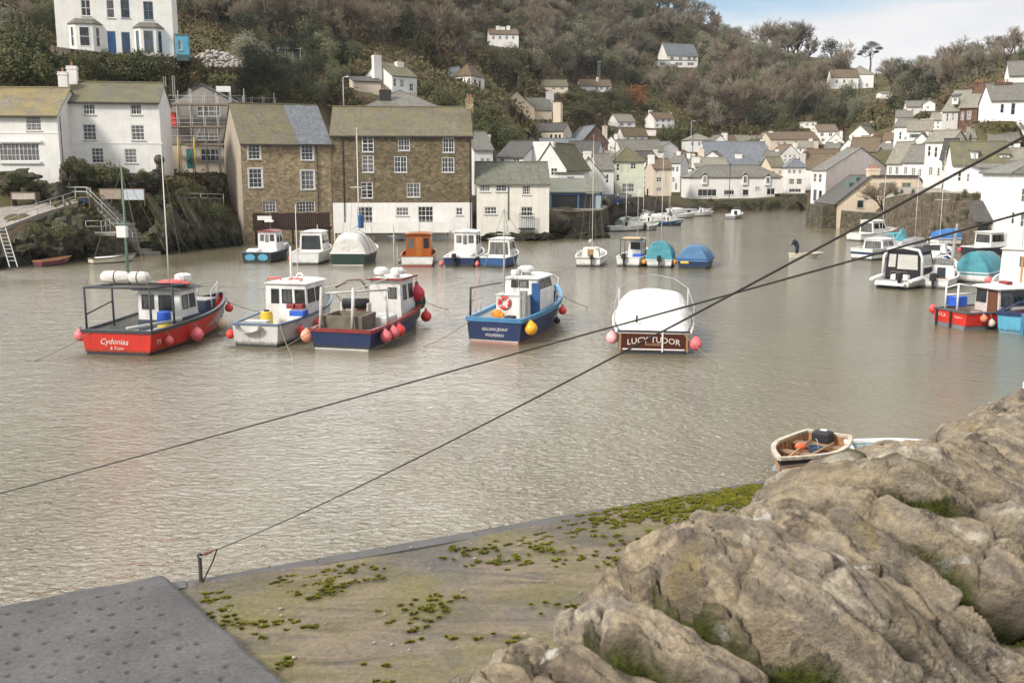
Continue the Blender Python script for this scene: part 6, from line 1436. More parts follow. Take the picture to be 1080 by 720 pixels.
def leafy(h, wd, seed, n, ls, lobes=9, zlow=.18):
    """leaf clumps through an uneven lobed volume"""
    rg = random.Random(seed); L = []
    for i in range(lobes):
        a = rg.uniform(0,6.28); z = rg.uniform(zlow+.12,.86); k = wd*.5*math.sin(math.pi*min(1,max(.12,(1.05-z)*.85)))*rg.uniform(.35,.85)
        L.append((Vector((math.cos(a)*k, math.sin(a)*k, z*h)), rg.uniform(.20,.34)*wd, rg.uniform(.75,1.1)))
    V, Fc = [], []; w_ = [l[1]**2 for l in L]
    for _ in range(n):
        c, r_, s_ = rg.choices(L, w_)[0]
        d = Vector((rg.gauss(0,1),rg.gauss(0,1),rg.gauss(0,1))).normalized(); p = c + Vector((d.x,d.y,d.z*s_))*r_*(rg.random()**.38)*(1+.28*mnoise.noise(d*2.3+c))
        if p.z < zlow*h*.5: continue
        nrm_ = (d + Vector((rg.gauss(0,.6),rg.gauss(0,.6),rg.gauss(0,.6)))).normalized(); a = nrm_.cross(Vector((rg.gauss(0,1),rg.gauss(0,1),rg.gauss(0,1))))
        if a.length < 1e-3: continue
        a.normalize(); b_ = nrm_.cross(a); s2 = ls*rg.uniform(.55,1.35); b = len(V)
        V += [p-a*s2, p-b_*s2*.55, p+a*s2, p+b_*s2*.55]; Fc.append((b,b+1,b+2,b+3))
    return (V, Fc), L
def trunk_for(L, h, rg, r=.03):
    mb = MB(); top = Vector((0,0,h*.55)); mb.tube([(0,0,-.8),(rg.gauss(0,.02)*h,rg.gauss(0,.02)*h,h*.3),top], [h*r,h*r*.75,h*r*.4], 6, False)
    for c, r_, s_ in L: mb.tube([Vector((0,0,h*rg.uniform(.2,.5))), (top*.4+c*.6), c], [h*r*.4,h*r*.25,h*r*.12], 4, False)
    return mb
def mk(name, label, grp, trunk_mb, crown, cm, cat='tree'):
    root = empty(name, (0,0,0), 0, label, cat, grp)
    if trunk_mb: trunk_mb.build('trunk', BARK, root)
    raw('crown', crown[0], crown[1], cm, root); return root
PROTO = {'bare': [], 'ever': [], 'shrub': [], 'dark': []}
LBARE = 'leafless brown twiggy tree on the wooded hillside'
LRUS = 'leafless russet twiggy tree on the wooded hillside'
LEV = 'dark olive ivy clad tree on the wooded hillside'; LGR = 'grey green bushy tree on the wooded hillside'
LSH = 'rounded green brown shrub among the hillside gardens'; LDK = 'very dark green evergreen tree on the hillside'
for i in range(6):
    h = 9+TR.uniform(-1.2,2); tr_, cr_ = bare_tree(h, 100+i, None, 13); PROTO['bare'].append((mk('bare_tree', LRUS if i % 2 else LBARE, 'bare trees on the wooded hillside', tr_, cr_, BARE[i % 2]), h, h*.8))
for i in range(6):
    h = 8+TR.uniform(-1.5,2); w_ = h*TR.uniform(.85,1.1); cr_, L = leafy(h, w_, 200+i, 5200, .17, 14, .1); PROTO['ever'].append((mk('evergreen_tree', LGR if i % 2 else LEV, 'evergreen trees on the wooded hillside', trunk_for(L, h, TR), cr_, EVER[i % 2]), h, w_))
for i in range(5):
    h = 2.4+TR.uniform(-.6,.8); w_ = h*TR.uniform(1.2,1.7); cr_, L = leafy(h, w_, 300+i, 1100, .14, 8, .0); PROTO['shrub'].append((mk('shrub', LSH, 'shrubs among the hillside gardens', trunk_for(L, h, TR, .02), cr_, SHRUBM, 'shrub'), h, w_))
for i in range(3):
    h = 8.5+TR.uniform(-1,1.5); w_ = h*.75; cr_, L = leafy(h, w_, 400+i, 2600, .22, 12, .05); PROTO['dark'].append((mk('dark_evergreen_tree', LDK, 'dark evergreens on the hillside', trunk_for(L, h, TR), cr_, DARKG), h, w_))
used = set(); planted = []
def inside(p, poly):
    x, y = p; c = False; n = len(poly)
    for i in range(n):
        x0,y0 = poly[i]; x1,y1 = poly[(i+1)%n]
        if (y0 > y) != (y1 > y) and x < (x1-x0)*(y-y0)/(y1-y0)+x0: c = not c
    return c
def plant(kind, px, py, s=1.0, force=False, hit=None, idx=None):
    g_ = hit or ground(px, py)
    if g_ is None or g_.z < 1.0: return False
    i = TR.randrange(len(PROTO[kind])) if idx is None else idx; root, h, w_ = PROTO[kind][i]
    k = s*TR.uniform(.82,1.18); ph = h*k*F/g_.y; pw = w_*k*F/g_.y
    bx_, by_ = proj(g_)
    if not force:
        for (x0,y0,x1,y1,Yh) in HB:
            if g_.y < Yh+9 and bx_+pw*.42 > x0 and bx_-pw*.42 < x1 and by_-ph*.9 < y1-1 and by_ > y0: return False
            if abs(g_.y-Yh) < 14 and bx_+pw*.2 > x0 and bx_-pw*.2 < x1 and by_ > y0 and by_ < y1+2: return False
    if (kind, i) in used: o = copy_tree(root)
    else: o = root; used.add((kind, i))
    o.location = g_ + Vector((0,0,-.1)); o.rotation_euler = (0,0,TR.uniform(0,6.28)); o.scale = (k,k,k*TR.uniform(.9,1.1)); return True
def scatter(poly, n, kinds, smin, sep, tries=40):
    xs = [p[0] for p in poly]; ys = [p[1] for p in poly]; c = 0
    for _ in range(n*tries):
        if c >= n: break
        px, py = TR.uniform(min(xs),max(xs)), TR.uniform(min(ys),max(ys))
        if not inside((px,py), poly): continue
        if any((px-a)**2+((py-b)*1.6)**2 < (sep*.5*(s1+1))**2*.9 for a,b,s1 in planted): continue
        kd = TR.choices(list(kinds), list(kinds.values()))[0]
        if plant(kd, px, py, TR.uniform(*smin)): planted.append((px,py,1)); c += 1
    return c
W1 = [(185,-8),(565,-8),(565,82),(505,70),(440,56),(380,52),(330,58),(262,48),(190,20)]
W2 = [(560,-8),(676,-6),(740,30),(800,60),(858,74),(935,96),(985,112),(962,126),(850,132),(740,140),(705,118),(655,84),(600,80),(556,78)]
W3 = [(968,88),(1090,56),(1090,66),(1000,98),(962,112)]
n1 = scatter(W2, 180, {'ever': .36, 'bare': .58, 'dark': .06}, (.8,1.25), 11)
n2 = scatter(W1, 105, {'bare': .8, 'ever': .16, 'dark': .04}, (.7,1.1), 15)
n3 = scatter(W3, 26, {'bare': .8, 'ever': .2}, (.6,.95), 9)
n4 = scatter([(255,52),(380,62),(372,108),(300,112),(262,100)], 18, {'dark': .5, 'ever': .4, 'bare': .1}, (.45,.8), 15)
n5 = scatter([(-20,-20),(60,-20),(58,40),(-20,44)], 14, {'ever': .5, 'bare': .5}, (.35,.6), 14)
# skyline trees
for px, py, k, s in [(640,2,'bare',.9),(655,4,'bare',1.0),(668,6,'bare',.9),(690,8,'bare',.9),(704,16,'bare',.95),(716,22,'bare',.8),(742,32,'bare',1.05),(752,36,'bare',.8),(770,46,'bare',.7),(783,50,'bare',.6),
                     (806,60,'bare',1.25),(818,62,'bare',1.45),(830,64,'bare',1.5),(842,66,'bare',1.45),(853,68,'bare',1.3),(812,64,'bare',1.2),(836,68,'bare',1.3),(876,75,'dark',1.25),(884,79,'dark',.9),(938,84,'bare',.7),(945,83,'ever',.7),(958,82,'ever',.8),(972,80,'ever',.9),(950,86,'dark',.7),(1005,74,'ever',.7),(1018,70,'ever',.5),(1045,62,'bare',.7),(1058,60,'bare',.8),(1070,58,'bare',.7)]:
    g_ = None
    for dy in range(0, 30, 2):
        g_ = ground(px, py+dy)
        if g_ is not None and g_.y < 600: break
    if g_ is not None: plant(k, px, py+dy, s, True, g_)
# shrubs
ns = 0
for poly, n, sz in (([(500,120),(560,130),(560,150),(540,160),(500,150)], 22, (.7,1.2)), ([(600,100),(690,112),(690,122),(640,122),(600,130)], 26, (.8,1.3)), ([(0,56),(70,64),(66,92),(0,92)], 26, (.8,1.3)), ([(84,62),(180,70),(178,104),(84,86)], 26, (.7,1.1)),
                    ([(690,140),(760,146),(860,132),(950,126),(950,140),(860,138),(760,150),(720,160),(690,150)], 40, (.9,1.5)), ([(940,104),(985,118),(985,128),(940,132)], 14, (1,1.5)), ([(1040,128),(1085,128),(1085,150),(1035,146)], 16, (.9,1.3)), ([(430,100),(500,96),(520,130),(505,140),(470,118)], 18, (.8,1.2)), ([(255,85),(372,100),(372,112),(255,110)], 18, (.6,1.0)), ([(600,140),(640,140),(690,150),(700,160),(690,150),(600,146)], 12, (.8,1.2))):
    ns += scatter(poly, n, {'shrub': 1}, sz, 6.5)
# bank shrubs near the cottages
for px, py, s in [(76,178,1.0),(86,182,.8),(100,186,1.0),(115,190,1.0),(130,188,.8),(148,186,.7),(158,190,.6),(156,214,1.0),(168,216,1.1),(180,222,1.0),(192,226,1.0),(205,226,1.1),(218,226,1.0),(230,228,.8),(150,224,.8),(18,190,.8),(35,196,.6),(50,204,.5),(62,246,.8),(40,250,.8),(82,228,.9),(72,236,.8),(108,222,.7),(122,216,.6),(136,222,.6),(195,205,.7),(210,200,.5)]:
    Y = 98+ (px-80)*.05 if px < 140 else 101 + (px-150)*.03
    if py > 240: Y = 85
    p = at(px, py, Y); p.z = max(p.z, .5)-.3
    i = TR.randrange(5); root, h, w_ = PROTO['shrub'][i]; o = copy_tree(root, 'leafy shrub clinging to the rocky left bank', 'shrubs on the rocky bank'); o.location = p; k = s*.62; o.scale = (k*1.25,k,k); o.rotation_euler = (0,0,TR.uniform(0,6.28))
# ivy on harbour wall top
for px in range(740, 824, 5):
    x, y = plz(px, 192.4+TR.uniform(-.2,.2), 2); i = TR.randrange(5); o = copy_tree(PROTO['shrub'][i][0], 'ivy tuft hanging on the harbour wall in front of the shops', 'ivy tufts on the harbour wall'); o.location = (x, y, TR.uniform(.7,1.6)); k = TR.uniform(.28,.45); o.scale = (k*1.3,k*.6,k*.8)
for px in range(944, 1030, 6):
    Y = 124-(px-932)*.21; x, y = plz(px, Y-.4, 3); o = copy_tree(PROTO['shrub'][TR.randrange(5)][0], 'brown green plant rooted in the high retaining wall', 'plants on the retaining wall'); o.location = (x, y, TR.choice([4.3,3.2,2.2,4.8,1.2])); k = TR.uniform(.2,.4); o.scale = (k*1.3,k*.6,k)
# special trees
cr_, L = leafy(5.5, 6, 501, 1500, .2, 10, .0); o = mk('copper_shrub', 'rust orange leafed shrub standing out on the green slope', None, trunk_for(L, 5.5, TR), cr_, RUST, 'shrub'); o.location = ground(668, 113); o.scale = (1.4,1.3,1.05)
# stone pine: bare leaning trunk with flat layered crown
rg = random.Random(77); V, Fc = [], []; mb = MB(); h = 12.5
mb.tube([(0,0,-1),(.3,0,4),(-.2,0,8),(.2,0,h*.82)], [.45,.36,.28,.16], 7)
for c, r_ in ((( -3.4,0,9.0),1.5),((-1.2,.5,11.0),2.0),((1.5,-.4,11.7),1.9),((3.6,.2,10.4),1.5),((.2,0,12.4),1.8),((2.4,.6,9.0),1.1),((-2.3,-.5,10.2),1.4),((-4.6,.2,8.0),1.0)):
    c = Vector(c); mb.tube([(0,0,rg.uniform(5,8)), (c.x*.5,c.y*.5,c.z*.85), c], [.16,.12,.06], 5)
    for _ in range(520):
        d = Vector((rg.gauss(0,1),rg.gauss(0,1),rg.gauss(0,1))).normalized(); p = c + Vector((d.x*1.25,d.y*1.2,d.z*.5))*r_*rg.random()**.4; a = Vector((rg.gauss(0,1),rg.gauss(0,1),rg.gauss(0,.5))).normalized(); b_ = a.cross(Vector((rg.gauss(0,1),rg.gauss(0,1),1))).normalized(); b = len(V); s2 = rg.uniform(.1,.24)
        V += [p-a*s2,p-b_*s2*.5,p+a*s2,p+b_*s2*.5]; Fc.append((b,b+1,b+2,b+3))
o = mk('stone_pine', 'tall stone pine with flat dark crown above the pyramid roofed house', None, mb, (V, Fc), DARKG); g_ = None
for py in range(72, 96):
    g_ = ground(917, py)
    if g_ is not None and g_.y < 600: break
o.location = g_
# small bare fruit tree before the cream house
tr_, cr_ = bare_tree(4.2, 611, None, 9); o = mk('garden_tree', 'small leafless reddish tree in front of the cream quay house', None, tr_, cr_, BARE[1]); p = at(931, 229, 130); o.location = (p.x, p.y, 2.3); o.scale = (1.15,.7,1)
# ================================================================ low undergrowth over the whole hillside
UG = leafm([(.18, (0.054,0.062,0.022)), (.36, (0.101,0.105,0.038)), (.5, (0.142,0.105,0.054)), (.66, (0.115,0.084,0.049)), (.8, (0.162,0.155,0.068))], 'undergrowth', .11, 0)
V, Fc = [], []; rg = random.Random(5)
cnt = 0
polys = [[(-20,-10),(700,-10),(800,55),(960,84),(1090,52),(1090,140),(960,135),(860,140),(700,165),(560,160),(500,150),(470,112),(350,116),(180,116),(-20,100)]]
hp = [(-20,150,70,207),(60,170,180,250),(150,180,250,252),(170,100,260,130)]
for it in range(26000):
    if it % 6 == 0:
        b_ = hp[rg.randrange(4)]; px, py = rg.uniform(b_[0],b_[2]), rg.uniform(b_[1],b_[3])
    else:
        px, py = rg.uniform(-20,1090), rg.uniform(-10,165)
        if not inside((px,py), polys[0]): continue
    g_ = ground(px, py)
    if g_ is None or g_.y > 480 or g_.z < 1.2: continue
    if any(x0 < px < x1 and y1-8 < py < y1+3 and abs(g_.y-Yh) < 10 for x0,y0,x1,y1,Yh in HB): continue
    sc_ = min(1.3, max(.45, g_.y/190)); hh = sc_*rg.uniform(.5,1.25)
    if g_.y < 112: hh *= .8
    for _ in range(6):
        p = g_ + Vector((rg.gauss(0,.6)*sc_, rg.gauss(0,.6)*sc_, rg.uniform(-.1,.9)*hh)); a = Vector((rg.gauss(0,1),rg.gauss(0,1),rg.gauss(0,.7))).normalized(); c_ = a.cross(Vector((rg.gauss(0,1),rg.gauss(0,1),rg.gauss(0,1))))
        if c_.length < .01: continue
        c_.normalize(); s2 = .27*sc_*rg.uniform(.6,1.5); b = len(V); V += [p-a*s2,p-c_*s2*.6,p+a*s2,p+c_*s2*.6]; Fc.append((b,b+1,b+2,b+3))
tag(raw('undergrowth', V, Fc, UG), 'tangled brown and green scrub covering the hillside between the trees', 'undergrowth', kind='stuff')
print('TREES', n1, n2, n3, n4, n5, ns, len(Fc))
for k, lst in PROTO.items():
    for i, (root, h, w_) in enumerate(lst):
        if (k, i) not in used:
            for c in list(root.children): bpy.data.objects.remove(c)
            bpy.data.objects.remove(root)
# ================================================================ boats
MASTG = paint((.52,.50,.46), .5, .15, 3, key='mast_grey')
class Boat:
    def __init__(s, name, label, px, py, L, rel, B, cat='boat', group=None, z=0.0):
        o = wat(px, py, z); az = math.atan2(o.x, o.y) + R(rel)         # heading clockwise from +Y
        s.L, s.B, s.o = L, B, o; s.root = empty(name, o, -az, label, cat, group); s.az = az
        s.M = Matrix.Translation(o) @ Matrix.Rotation(-az, 4, 'Z'); s.Mi = s.M.inverted()
        s.mt = {}
    def at(s, px, py, y):
        """local (x, z) of a pixel on the plane local y = const"""
        c = s.Mi @ Vector((0,0,CZ)); d = s.Mi.to_3x3() @ ray(px, py); p = c + d*((y-c.y)/d.y); return p.x, p.z
    def P(s, name, mb, m, smooth=False, hard=None, parent=None): return mb.build(name, m, parent or s.root, smooth, None, hard)
    def hb(s, t): 
        tr = s.tr
        return s.B/2*((tr+(1-tr)*math.sin(min(t/.42,1)*math.pi/2)) if t < .42 else max(.012, 1-((t-.42)/.58)**s.bp))
    def zs(s, t): return s.fs + (s.fb-s.fs)*max(0,(t-.12)/.88)**1.8
    def sheer(s, t, side):
        z = s.zs(t); return Vector((side*s.hb(t), s.L*t + s.rake*max(0,t)**5, z))
    def hull(s, fs, fb, side, low, inner, rail, deckz=.45, tr=.86, draft=.45, rake=.5, bp=2.3, wl=.10, railw=.10, railh=.08, n=26, deck=None, stripe=None):
        s.fs, s.fb, s.tr, s.rake, s.bp, s.deckz = fs, fb, tr, rake, bp, deckz
        prof = [(0,-1.0,0),(.5,-.85,0),(.84,-.35,0),(.90,0,wl),(.925,0,None),(.965,.5,None),(1.0,1.0,None)]
        rows = []
        for i in range(n+1):
            t_ = i/n; b = s.hb(t_); z1 = s.zs(t_); r_ = []
            pinch = 1-.55*t_**4
            for k, (fx, fz, zz) in enumerate(prof):
                if k < 3: z = fz*draft*(1-.75*t_**6)
                elif k == 3: z = wl
                elif k == 4: z = wl + .001
                else: z = wl + (z1-wl)*fz
                h = max(0, min(1, (z-wl)/(z1-wl))); x = b*fx*(pinch + (1-pinch)*h**1.2)
                r_.append((x, s.L*t_ + rake*t_**5*(h if z > wl else -.25*(wl-z)), z))
            rows.append(r_)
        mb = MB(); K = len(prof)
        for sd in (1, -1):
            o = len(mb.v); mb.v += [(p[0]*sd, p[1], p[2]) for r_ in rows for p in r_]
            for i in range(n):
                for k in range(K-1):
                    q = (o+i*K+k, o+(i+1)*K+k, o+(i+1)*K+k+1, o+i*K+k+1); mb.f.append(q if sd > 0 else q[::-1]); mb.mi.append(1 if k < 3 else 0)
        o = len(mb.v); r0 = rows[0]; pts = [(p[0], p[1], p[2]) for p in r0] + [(-p[0], p[1], p[2]) for p in reversed(r0)]
        lowp = [p for p in r0[:4]]; mb.add([(-p[0],0,p[2]) for p in reversed(lowp)] + [(p[0],0,p[2]) for p in lowp[1:]], [tuple(range(7))]); mb.mi[-1] = 1
        hip = r0[4:]; mb.add([(p[0],0,p[2]) for p in hip] + [(-p[0],0,p[2]) for p in reversed(hip)], [tuple(range(6))])
        s.hullo = s.P('hull', mb, [side, low], True, 40)
        # inside: bulwark, deck
        mb = MB(); m2 = n-1; L_ = []; D = []
        for i in range(m2+1):
            t_ = i/n; b = max(.02, s.hb(t_)-.07); y = s.L*t_ + rake*t_**5 + (.06 if i == 0 else 0); zd = min(deckz + .25*t_**3, s.zs(t_)-.05); L_.append([(b,y,s.zs(t_)-.002),(max(.01,b*.97),y,zd)])
        for sd in (1,-1):
            mb.loft([[(p[0]*sd,p[1],p[2]) for p in r_] for r_ in L_], False)
        mb.add([(p[1][0],p[1][1],p[1][2]) for p in L_] + [(-p[1][0],p[1][1],p[1][2]) for p in L_], [(i,i+1,m2+1+i+1,m2+1+i) for i in range(m2)])
        mb.add([(L_[0][0][0],L_[0][0][1],L_[0][0][2]),(-L_[0][0][0],L_[0][0][1],L_[0][0][2]),(-L_[0][1][0],L_[0][1][1],L_[0][1][2]),(L_[0][1][0],L_[0][1][1],L_[0][1][2])], [(0,1,2,3)])
        s.P('deck', mb, deck or inner)
        mb = MB(); path = [s.sheer(i/n, -1) for i in range(n+1)] + [s.sheer(i/n, 1) for i in range(n, -1, -1)]
        rings = []
        for i, p in enumerate(path):
            a, b = path[max(0,i-1)], path[min(len(path)-1,i+1)]; d = (b-a); d.z = 0
            if d.length < 1e-6: d = Vector((1,0,0))
            d.normalize(); nn = Vector((-d.y, d.x, 0)); w_ = railw
            rings.append([p+nn*w_*.45+Vector((0,0,-railh*.4)), p-nn*w_*.75+Vector((0,0,-railh*.4)), p-nn*w_*.75+Vector((0,0,railh*.6)), p+nn*w_*.45+Vector((0,0,railh*.6))])
        mb.loft(rings, True, True, True); b0 = s.hb(0)
        mb.box((-b0-.02,-.05,s.fs-railh*.4+.003),(b0+.02,.09,s.fs+railh*.6+.003)); s.P('gunwale', mb, rail, True, 35)
        if stripe:
            mb = MB(); z0, z1, m = stripe
            for sd in (1,-1):
                rg_ = []
                for i in range(n+1):
                    t_ = i/n; q = []
                    for f_ in (z0, z1):
                        z = wl+(s.zs(t_)-wl)*f_; h = f_; b = s.hb(t_)*(.925+.075*h)*((1-.55*t_**4)+(.55*t_**4)*h**1.2); q.append((sd*(b+.012), s.L*t_+rake*t_**5*h, z))
                    rg_.append(q)
                mb.loft(rg_, False)
            b = s.hb(0); mb.add([(-b*.96,-.012,wl+(s.fs-wl)*z0),(b*.96,-.012,wl+(s.fs-wl)*z0),(b*.98,-.012,wl+(s.fs-wl)*z1),(-b*.98,-.012,wl+(s.fs-wl)*z1)], [(0,1,2,3)])
            s.P('hull_stripe', mb, m)
    def cabin(s, x0, x1, y0, y1, z0, z1, m, roofm, wins=(), tx=.08, ta=.0, tf=.35, over=.1, rt=.07, name='wheelhouse', frame=None, roofround=True, detail=True):
        lo = [(x0,y0,z0),(x1,y0,z0),(x1,y1,z0),(x0,y1,z0)]; hi = [(x0+tx,y0+ta,z1),(x1-tx,y0+ta,z1),(x1-tx,y1-tf,z1),(x0+tx,y1-tf,z1)]
        mb = MB(); mb.loft([lo, hi], True, False, True); c = s.P(name, mb, m)
        mb = MB(); a, b = hi[0], hi[2]
        if roofround:
            cx = (a[0]+b[0])/2; hw = (b[0]-a[0])/2+over; ring = lambda y: [(cx+hw*k, y, z1+.004+rt*(1-(abs(k)**2.5))*1.6+ (0)) for k in (-1,-.6,-.2,.2,.6,1)] + [(cx+hw*k, y, z1+.003-.02*(abs(k) > .9)) for k in (1,-1)]
            mb.loft([ring(a[1]-over*1.4), ring(a[1]), ring(b[1]), ring(b[1]+over*1.6)], True, True, True)
        else: mb.box((a[0]-over,a[1]-over*1.5,z1+.003),(b[0]+over,b[1]+over*1.6,z1+.003+rt))
        s.P('roof' , mb, roofm, parent=c)
        F_ = {'A': (lo[0],lo[1],hi[1],hi[0]), 'S': (lo[1],lo[2],hi[2],hi[1]), 'P': (lo[3],lo[0],hi[0],hi[3]), 'F': (lo[2],lo[3],hi[3],hi[2])}
        for w_ in wins:
            f_, u0, u1, v0, v1 = w_[:5]; c4 = [Vector(p) for p in F_[f_]]; kind = w_[5] if len(w_) > 5 else GLASS
            pt = lambda u, v: (c4[0].lerp(c4[1], u)).lerp(c4[3].lerp(c4[2], u), v)
            n_ = (c4[1]-c4[0]).cross(c4[3]-c4[0]).normalized()
            q = [pt(u0,v0),pt(u1,v0),pt(u1,v1),pt(u0,v1)]
            if detail:
                fr = MB(); e = .05; ctr = sum(q, Vector())/4
                o_ = [p + (p-ctr).normalized()*e for p in q]
                for k in range(4):
                    k2 = (k+1)%4; fr.add([o_[k]+n_*.003, o_[k2]+n_*.003, o_[k2]+n_*.03, o_[k]+n_*.03, q[k]+n_*.003, q[k2]+n_*.003, q[k2]+n_*.03, q[k]+n_*.03], [(0,1,2,3),(3,2,6,7),(4,7,6,5)])
                wo = s.P('window' if kind == GLASS else 'door', fr, frame or GUT, parent=c)
                g_ = MB(); g_.add([p+n_*.012 for p in q], [(0,1,2,3)]); s.P('pane' if kind == GLASS else 'door_panel', g_, kind, parent=c)
            else:
                g_ = MB(); g_.add([p+n_*.012 for p in q], [(0,1,2,3)]); s.P('window' if kind == GLASS else 'door', g_, kind, parent=c)
        return c
    def tube(s, name, pts, r, m, n=6): mb = MB(); mb.tube(pts, r, n); return s.P(name, mb, m, True)
    def mast(s, x, y, z0, z1, r=.05, m=GALV, stays=(), cross=None, name='mast'):
        o = s.tube(name, [(x,y,z0),(x,y,(z0+z1)/2),(x,y,z1)], [r, r*.85, r*.5], m)
        if cross:
            mb = MB(); mb.tube([(x-cross[1],y,cross[0]),(x+cross[1],y,cross[0])], r*.5, 5); s.P('crosstree', mb, m, True, parent=o)
        for q in stays:
            mb = MB(); mb.tube([(x,y,z1-.1), q], .012, 4); s.P('stay', mb, ROPEG, parent=o)
        return o
    def box(s, name, a, b, m, r=.03, parent=None): mb = MB(); mb.rbox(a, b, r); return s.P(name, mb, m, parent=parent)
    def world(s, p): return s.M @ Vector(p)
    def text(s, txt, size, x, z, m=LETTER, bend=0, y=-.022, parent=None, shear=0):
        mb = text_mb(txt, size, bend, shear=shear); mb.v = [(a+x, b+y, c+z) for a, b, c in mb.v]; return s.P('lettering', mb, m, parent=parent or s.hullo)
    def sidetext(s, txt, size, y, z, x):
        mb = text_mb(txt, size); mb.v = [(x, y+a, z+c) for a, b, c in mb.v]; return s.P('lettering', mb, LETTER, parent=s.hullo)
    def outboard(s, x=0, y=-.25, z=.5, k=1.0, m=BLACK):
        mb = MB(); mb.rbox((x-.17*k,y-.28*k,z+.05),(x+.17*k,y+.18*k,z+.5*k), .07); mb.box((x-.06*k,y-.1*k,z-.75*k),(x+.06*k,y+.08*k,z+.05)); mb.box((x-.05*k,y-.18,z-.1),(x+.05*k,y+.3,z)); s.P('outboard_motor', mb, m)
    def outfit(s, **k): pass
BUOYS = {}
def buoy(p, r, m, label, group=None, drop=.5, top=None):
    """inflatable round buoy with rope eye and lanyard"""
    root = empty('buoy', p, rnd.uniform(0,6), label, 'buoy', group)
    mb = MB(); mb.lathe([(.02*r,-r),(.45*r,-.9*r),(.8*r,-.6*r),(r,-.1*r),(.97*r,.25*r),(.75*r,.66*r),(.42*r,.93*r),(.25*r,1.08*r),(.2*r,1.25*r)], n=16); mb.build('body', m, root, True)
    mb = MB(); mb.lathe([(.2*r,1.251*r),(.24*r,1.3*r),(.2*r,1.42*r),(.05*r,1.45*r)], n=10); mb.build('rope_eye', BLUE, root, True)
    mb = MB(); q = Vector(top)-Vector(p) if top is not None else Vector((0,0,1.4*r+drop)); q = Matrix.Rotation(-root.rotation_euler.z, 3, 'Z') @ q; mb.tube([(0,0,1.4*r), q], .015, 5); mb.build('lanyard', ROPEG, root)
    return root
def hang(b, t, side, r, m, label, z=None, group='buoys hung on the moored fishing boats'):
    r *= .78; p = b.sheer(t, side); zc = z if z is not None else p.z-.25-r*1.3
    q = Vector((p.x + side*(r*.9), p.y, zc)); buoy(b.world(q), r, m, label, group, top=b.world(p))
ANTI = paint((.10,.035,.03), .7, .3, 1.5, key='antifoul_red'); ANTIB = paint((.03,.035,.045), .7, .3, 1.5, key='antifoul_dark'); WLINE = paint((.55,.52,.48), .6, .2, 1.5, key='waterline')
# ---------- 1 red fishing boat
b = Boat('fishing_boat', 'red fishing boat with stern canopy frame and white wheelhouse', 124, 374, 9.8, 32, 3.6, 'fishing boat')
b.hull(1.0, 1.45, RED, ANTIB, paint((.55,.50,.42), .6, key='bulwark'), paint((.05,.05,.055), .6, .2, 2, key='rail_dark'), .45, tr=.92, rake=.6, railw=.13, railh=.14, deck=DECKG)
b.text('Cydonias', .36, -.12, .47, bend=-.06, shear=.25); b.text('& Town', .2, .0, .22, shear=.2); b.sidetext('FY', .34, .5, .42, 1.735)
FR_ = paint((.05,.055,.065), .6, .2, 3, key='frame_tube')
zt_ = 2.9
for (x, y) in ((-1.55,.25),(1.55,.25),(-1.5,2.3),(1.5,2.3)): b.tube('frame_post', [(x,y,.9),(x,y,zt_)], .05, FR_)
b.tube('frame_top', [(-1.55,.25,zt_),(1.55,.25,zt_),(1.5,3.5,zt_-.18),(-1.5,3.5,zt_-.18),(-1.55,.25,zt_)], .05, FR_); b.tube('frame_rail', [(-1.55,.25,1.7),(-1.5,2.3,2.05)], .035, FR_)
for y in (.9,1.6,2.4): b.tube('frame_bar', [(-1.52,y,zt_-.03),(1.52,y,zt_-.03)], .03, FR_)
c = b.cabin(-1.05, 1.2, 3.6, 5.3, .45, 2.42, BWHITE, paint((.07,.065,.065), .8, .3, 3, key='roof_felt'), [('A',.1,.36,.55,.86),('A',.5,.78,.52,.86),('S',.12,.42,.55,.85),('S',.55,.85,.55,.85),('P',.2,.8,.55,.85)], over=.22, rt=.1, tf=.2)
mb = MB(); mb.box((1.203,3.58,.45),(1.225,5.32,1.15)); mb.box((-1.06,3.57,.45),(1.22,3.597,1.0)); b.P('panel_band', mb, paint((.06,.075,.10), .5, key='slate_blue'), parent=c)
mb = MB(); mb.lathe([(.12,0),(.12,.2),(.38,.22),(.40,.30),(.38,.48),(.25,.54)], (.75,4.7,2.55), 16); b.P('radar_scanner', mb, BWHITE, True, 40)
b.mast(-.15, 1.5, zt_, 8.1, .06, paint((.14,.22,.18), .6, key='mast_green'), [(-1.5,.3,zt_),(1.5,.3,zt_),(-1.4,3.4,zt_),(1.4,3.4,zt_)], (5.6,.5))
b.box('radar_reflector', (-.55,1.4,5.0), (-.05,1.6,5.5), FRAME, .04)
b.mast(1.3, 2.4, 2.9, 8.6, .03, FRAME, [(1.5,3.5,2.8)], None, 'aerial')
b.tube('bow_rail', [(-1.2,6.6,1.2),(-1.1,6.7,2.0),(-.5,8.6,2.15),(0,9.7,2.2),(.5,8.6,2.15),(1.1,6.7,2.0),(1.2,6.6,1.2)], .035, GALV)
for y, x in ((8.5,.52),(8.5,-.52),(9.6,.05)): b.tube('rail_stanchion', [(x,y,1.2),(x,y,2.15)], .025, GALV)
b.box('net_hauler', (.5,.6,.46), (1.2,2.6,.85), DECKG, .05)
b.tube('roller', [(.3,.35,1.1),(1.5,2.9,1.15)], .08, GALV)
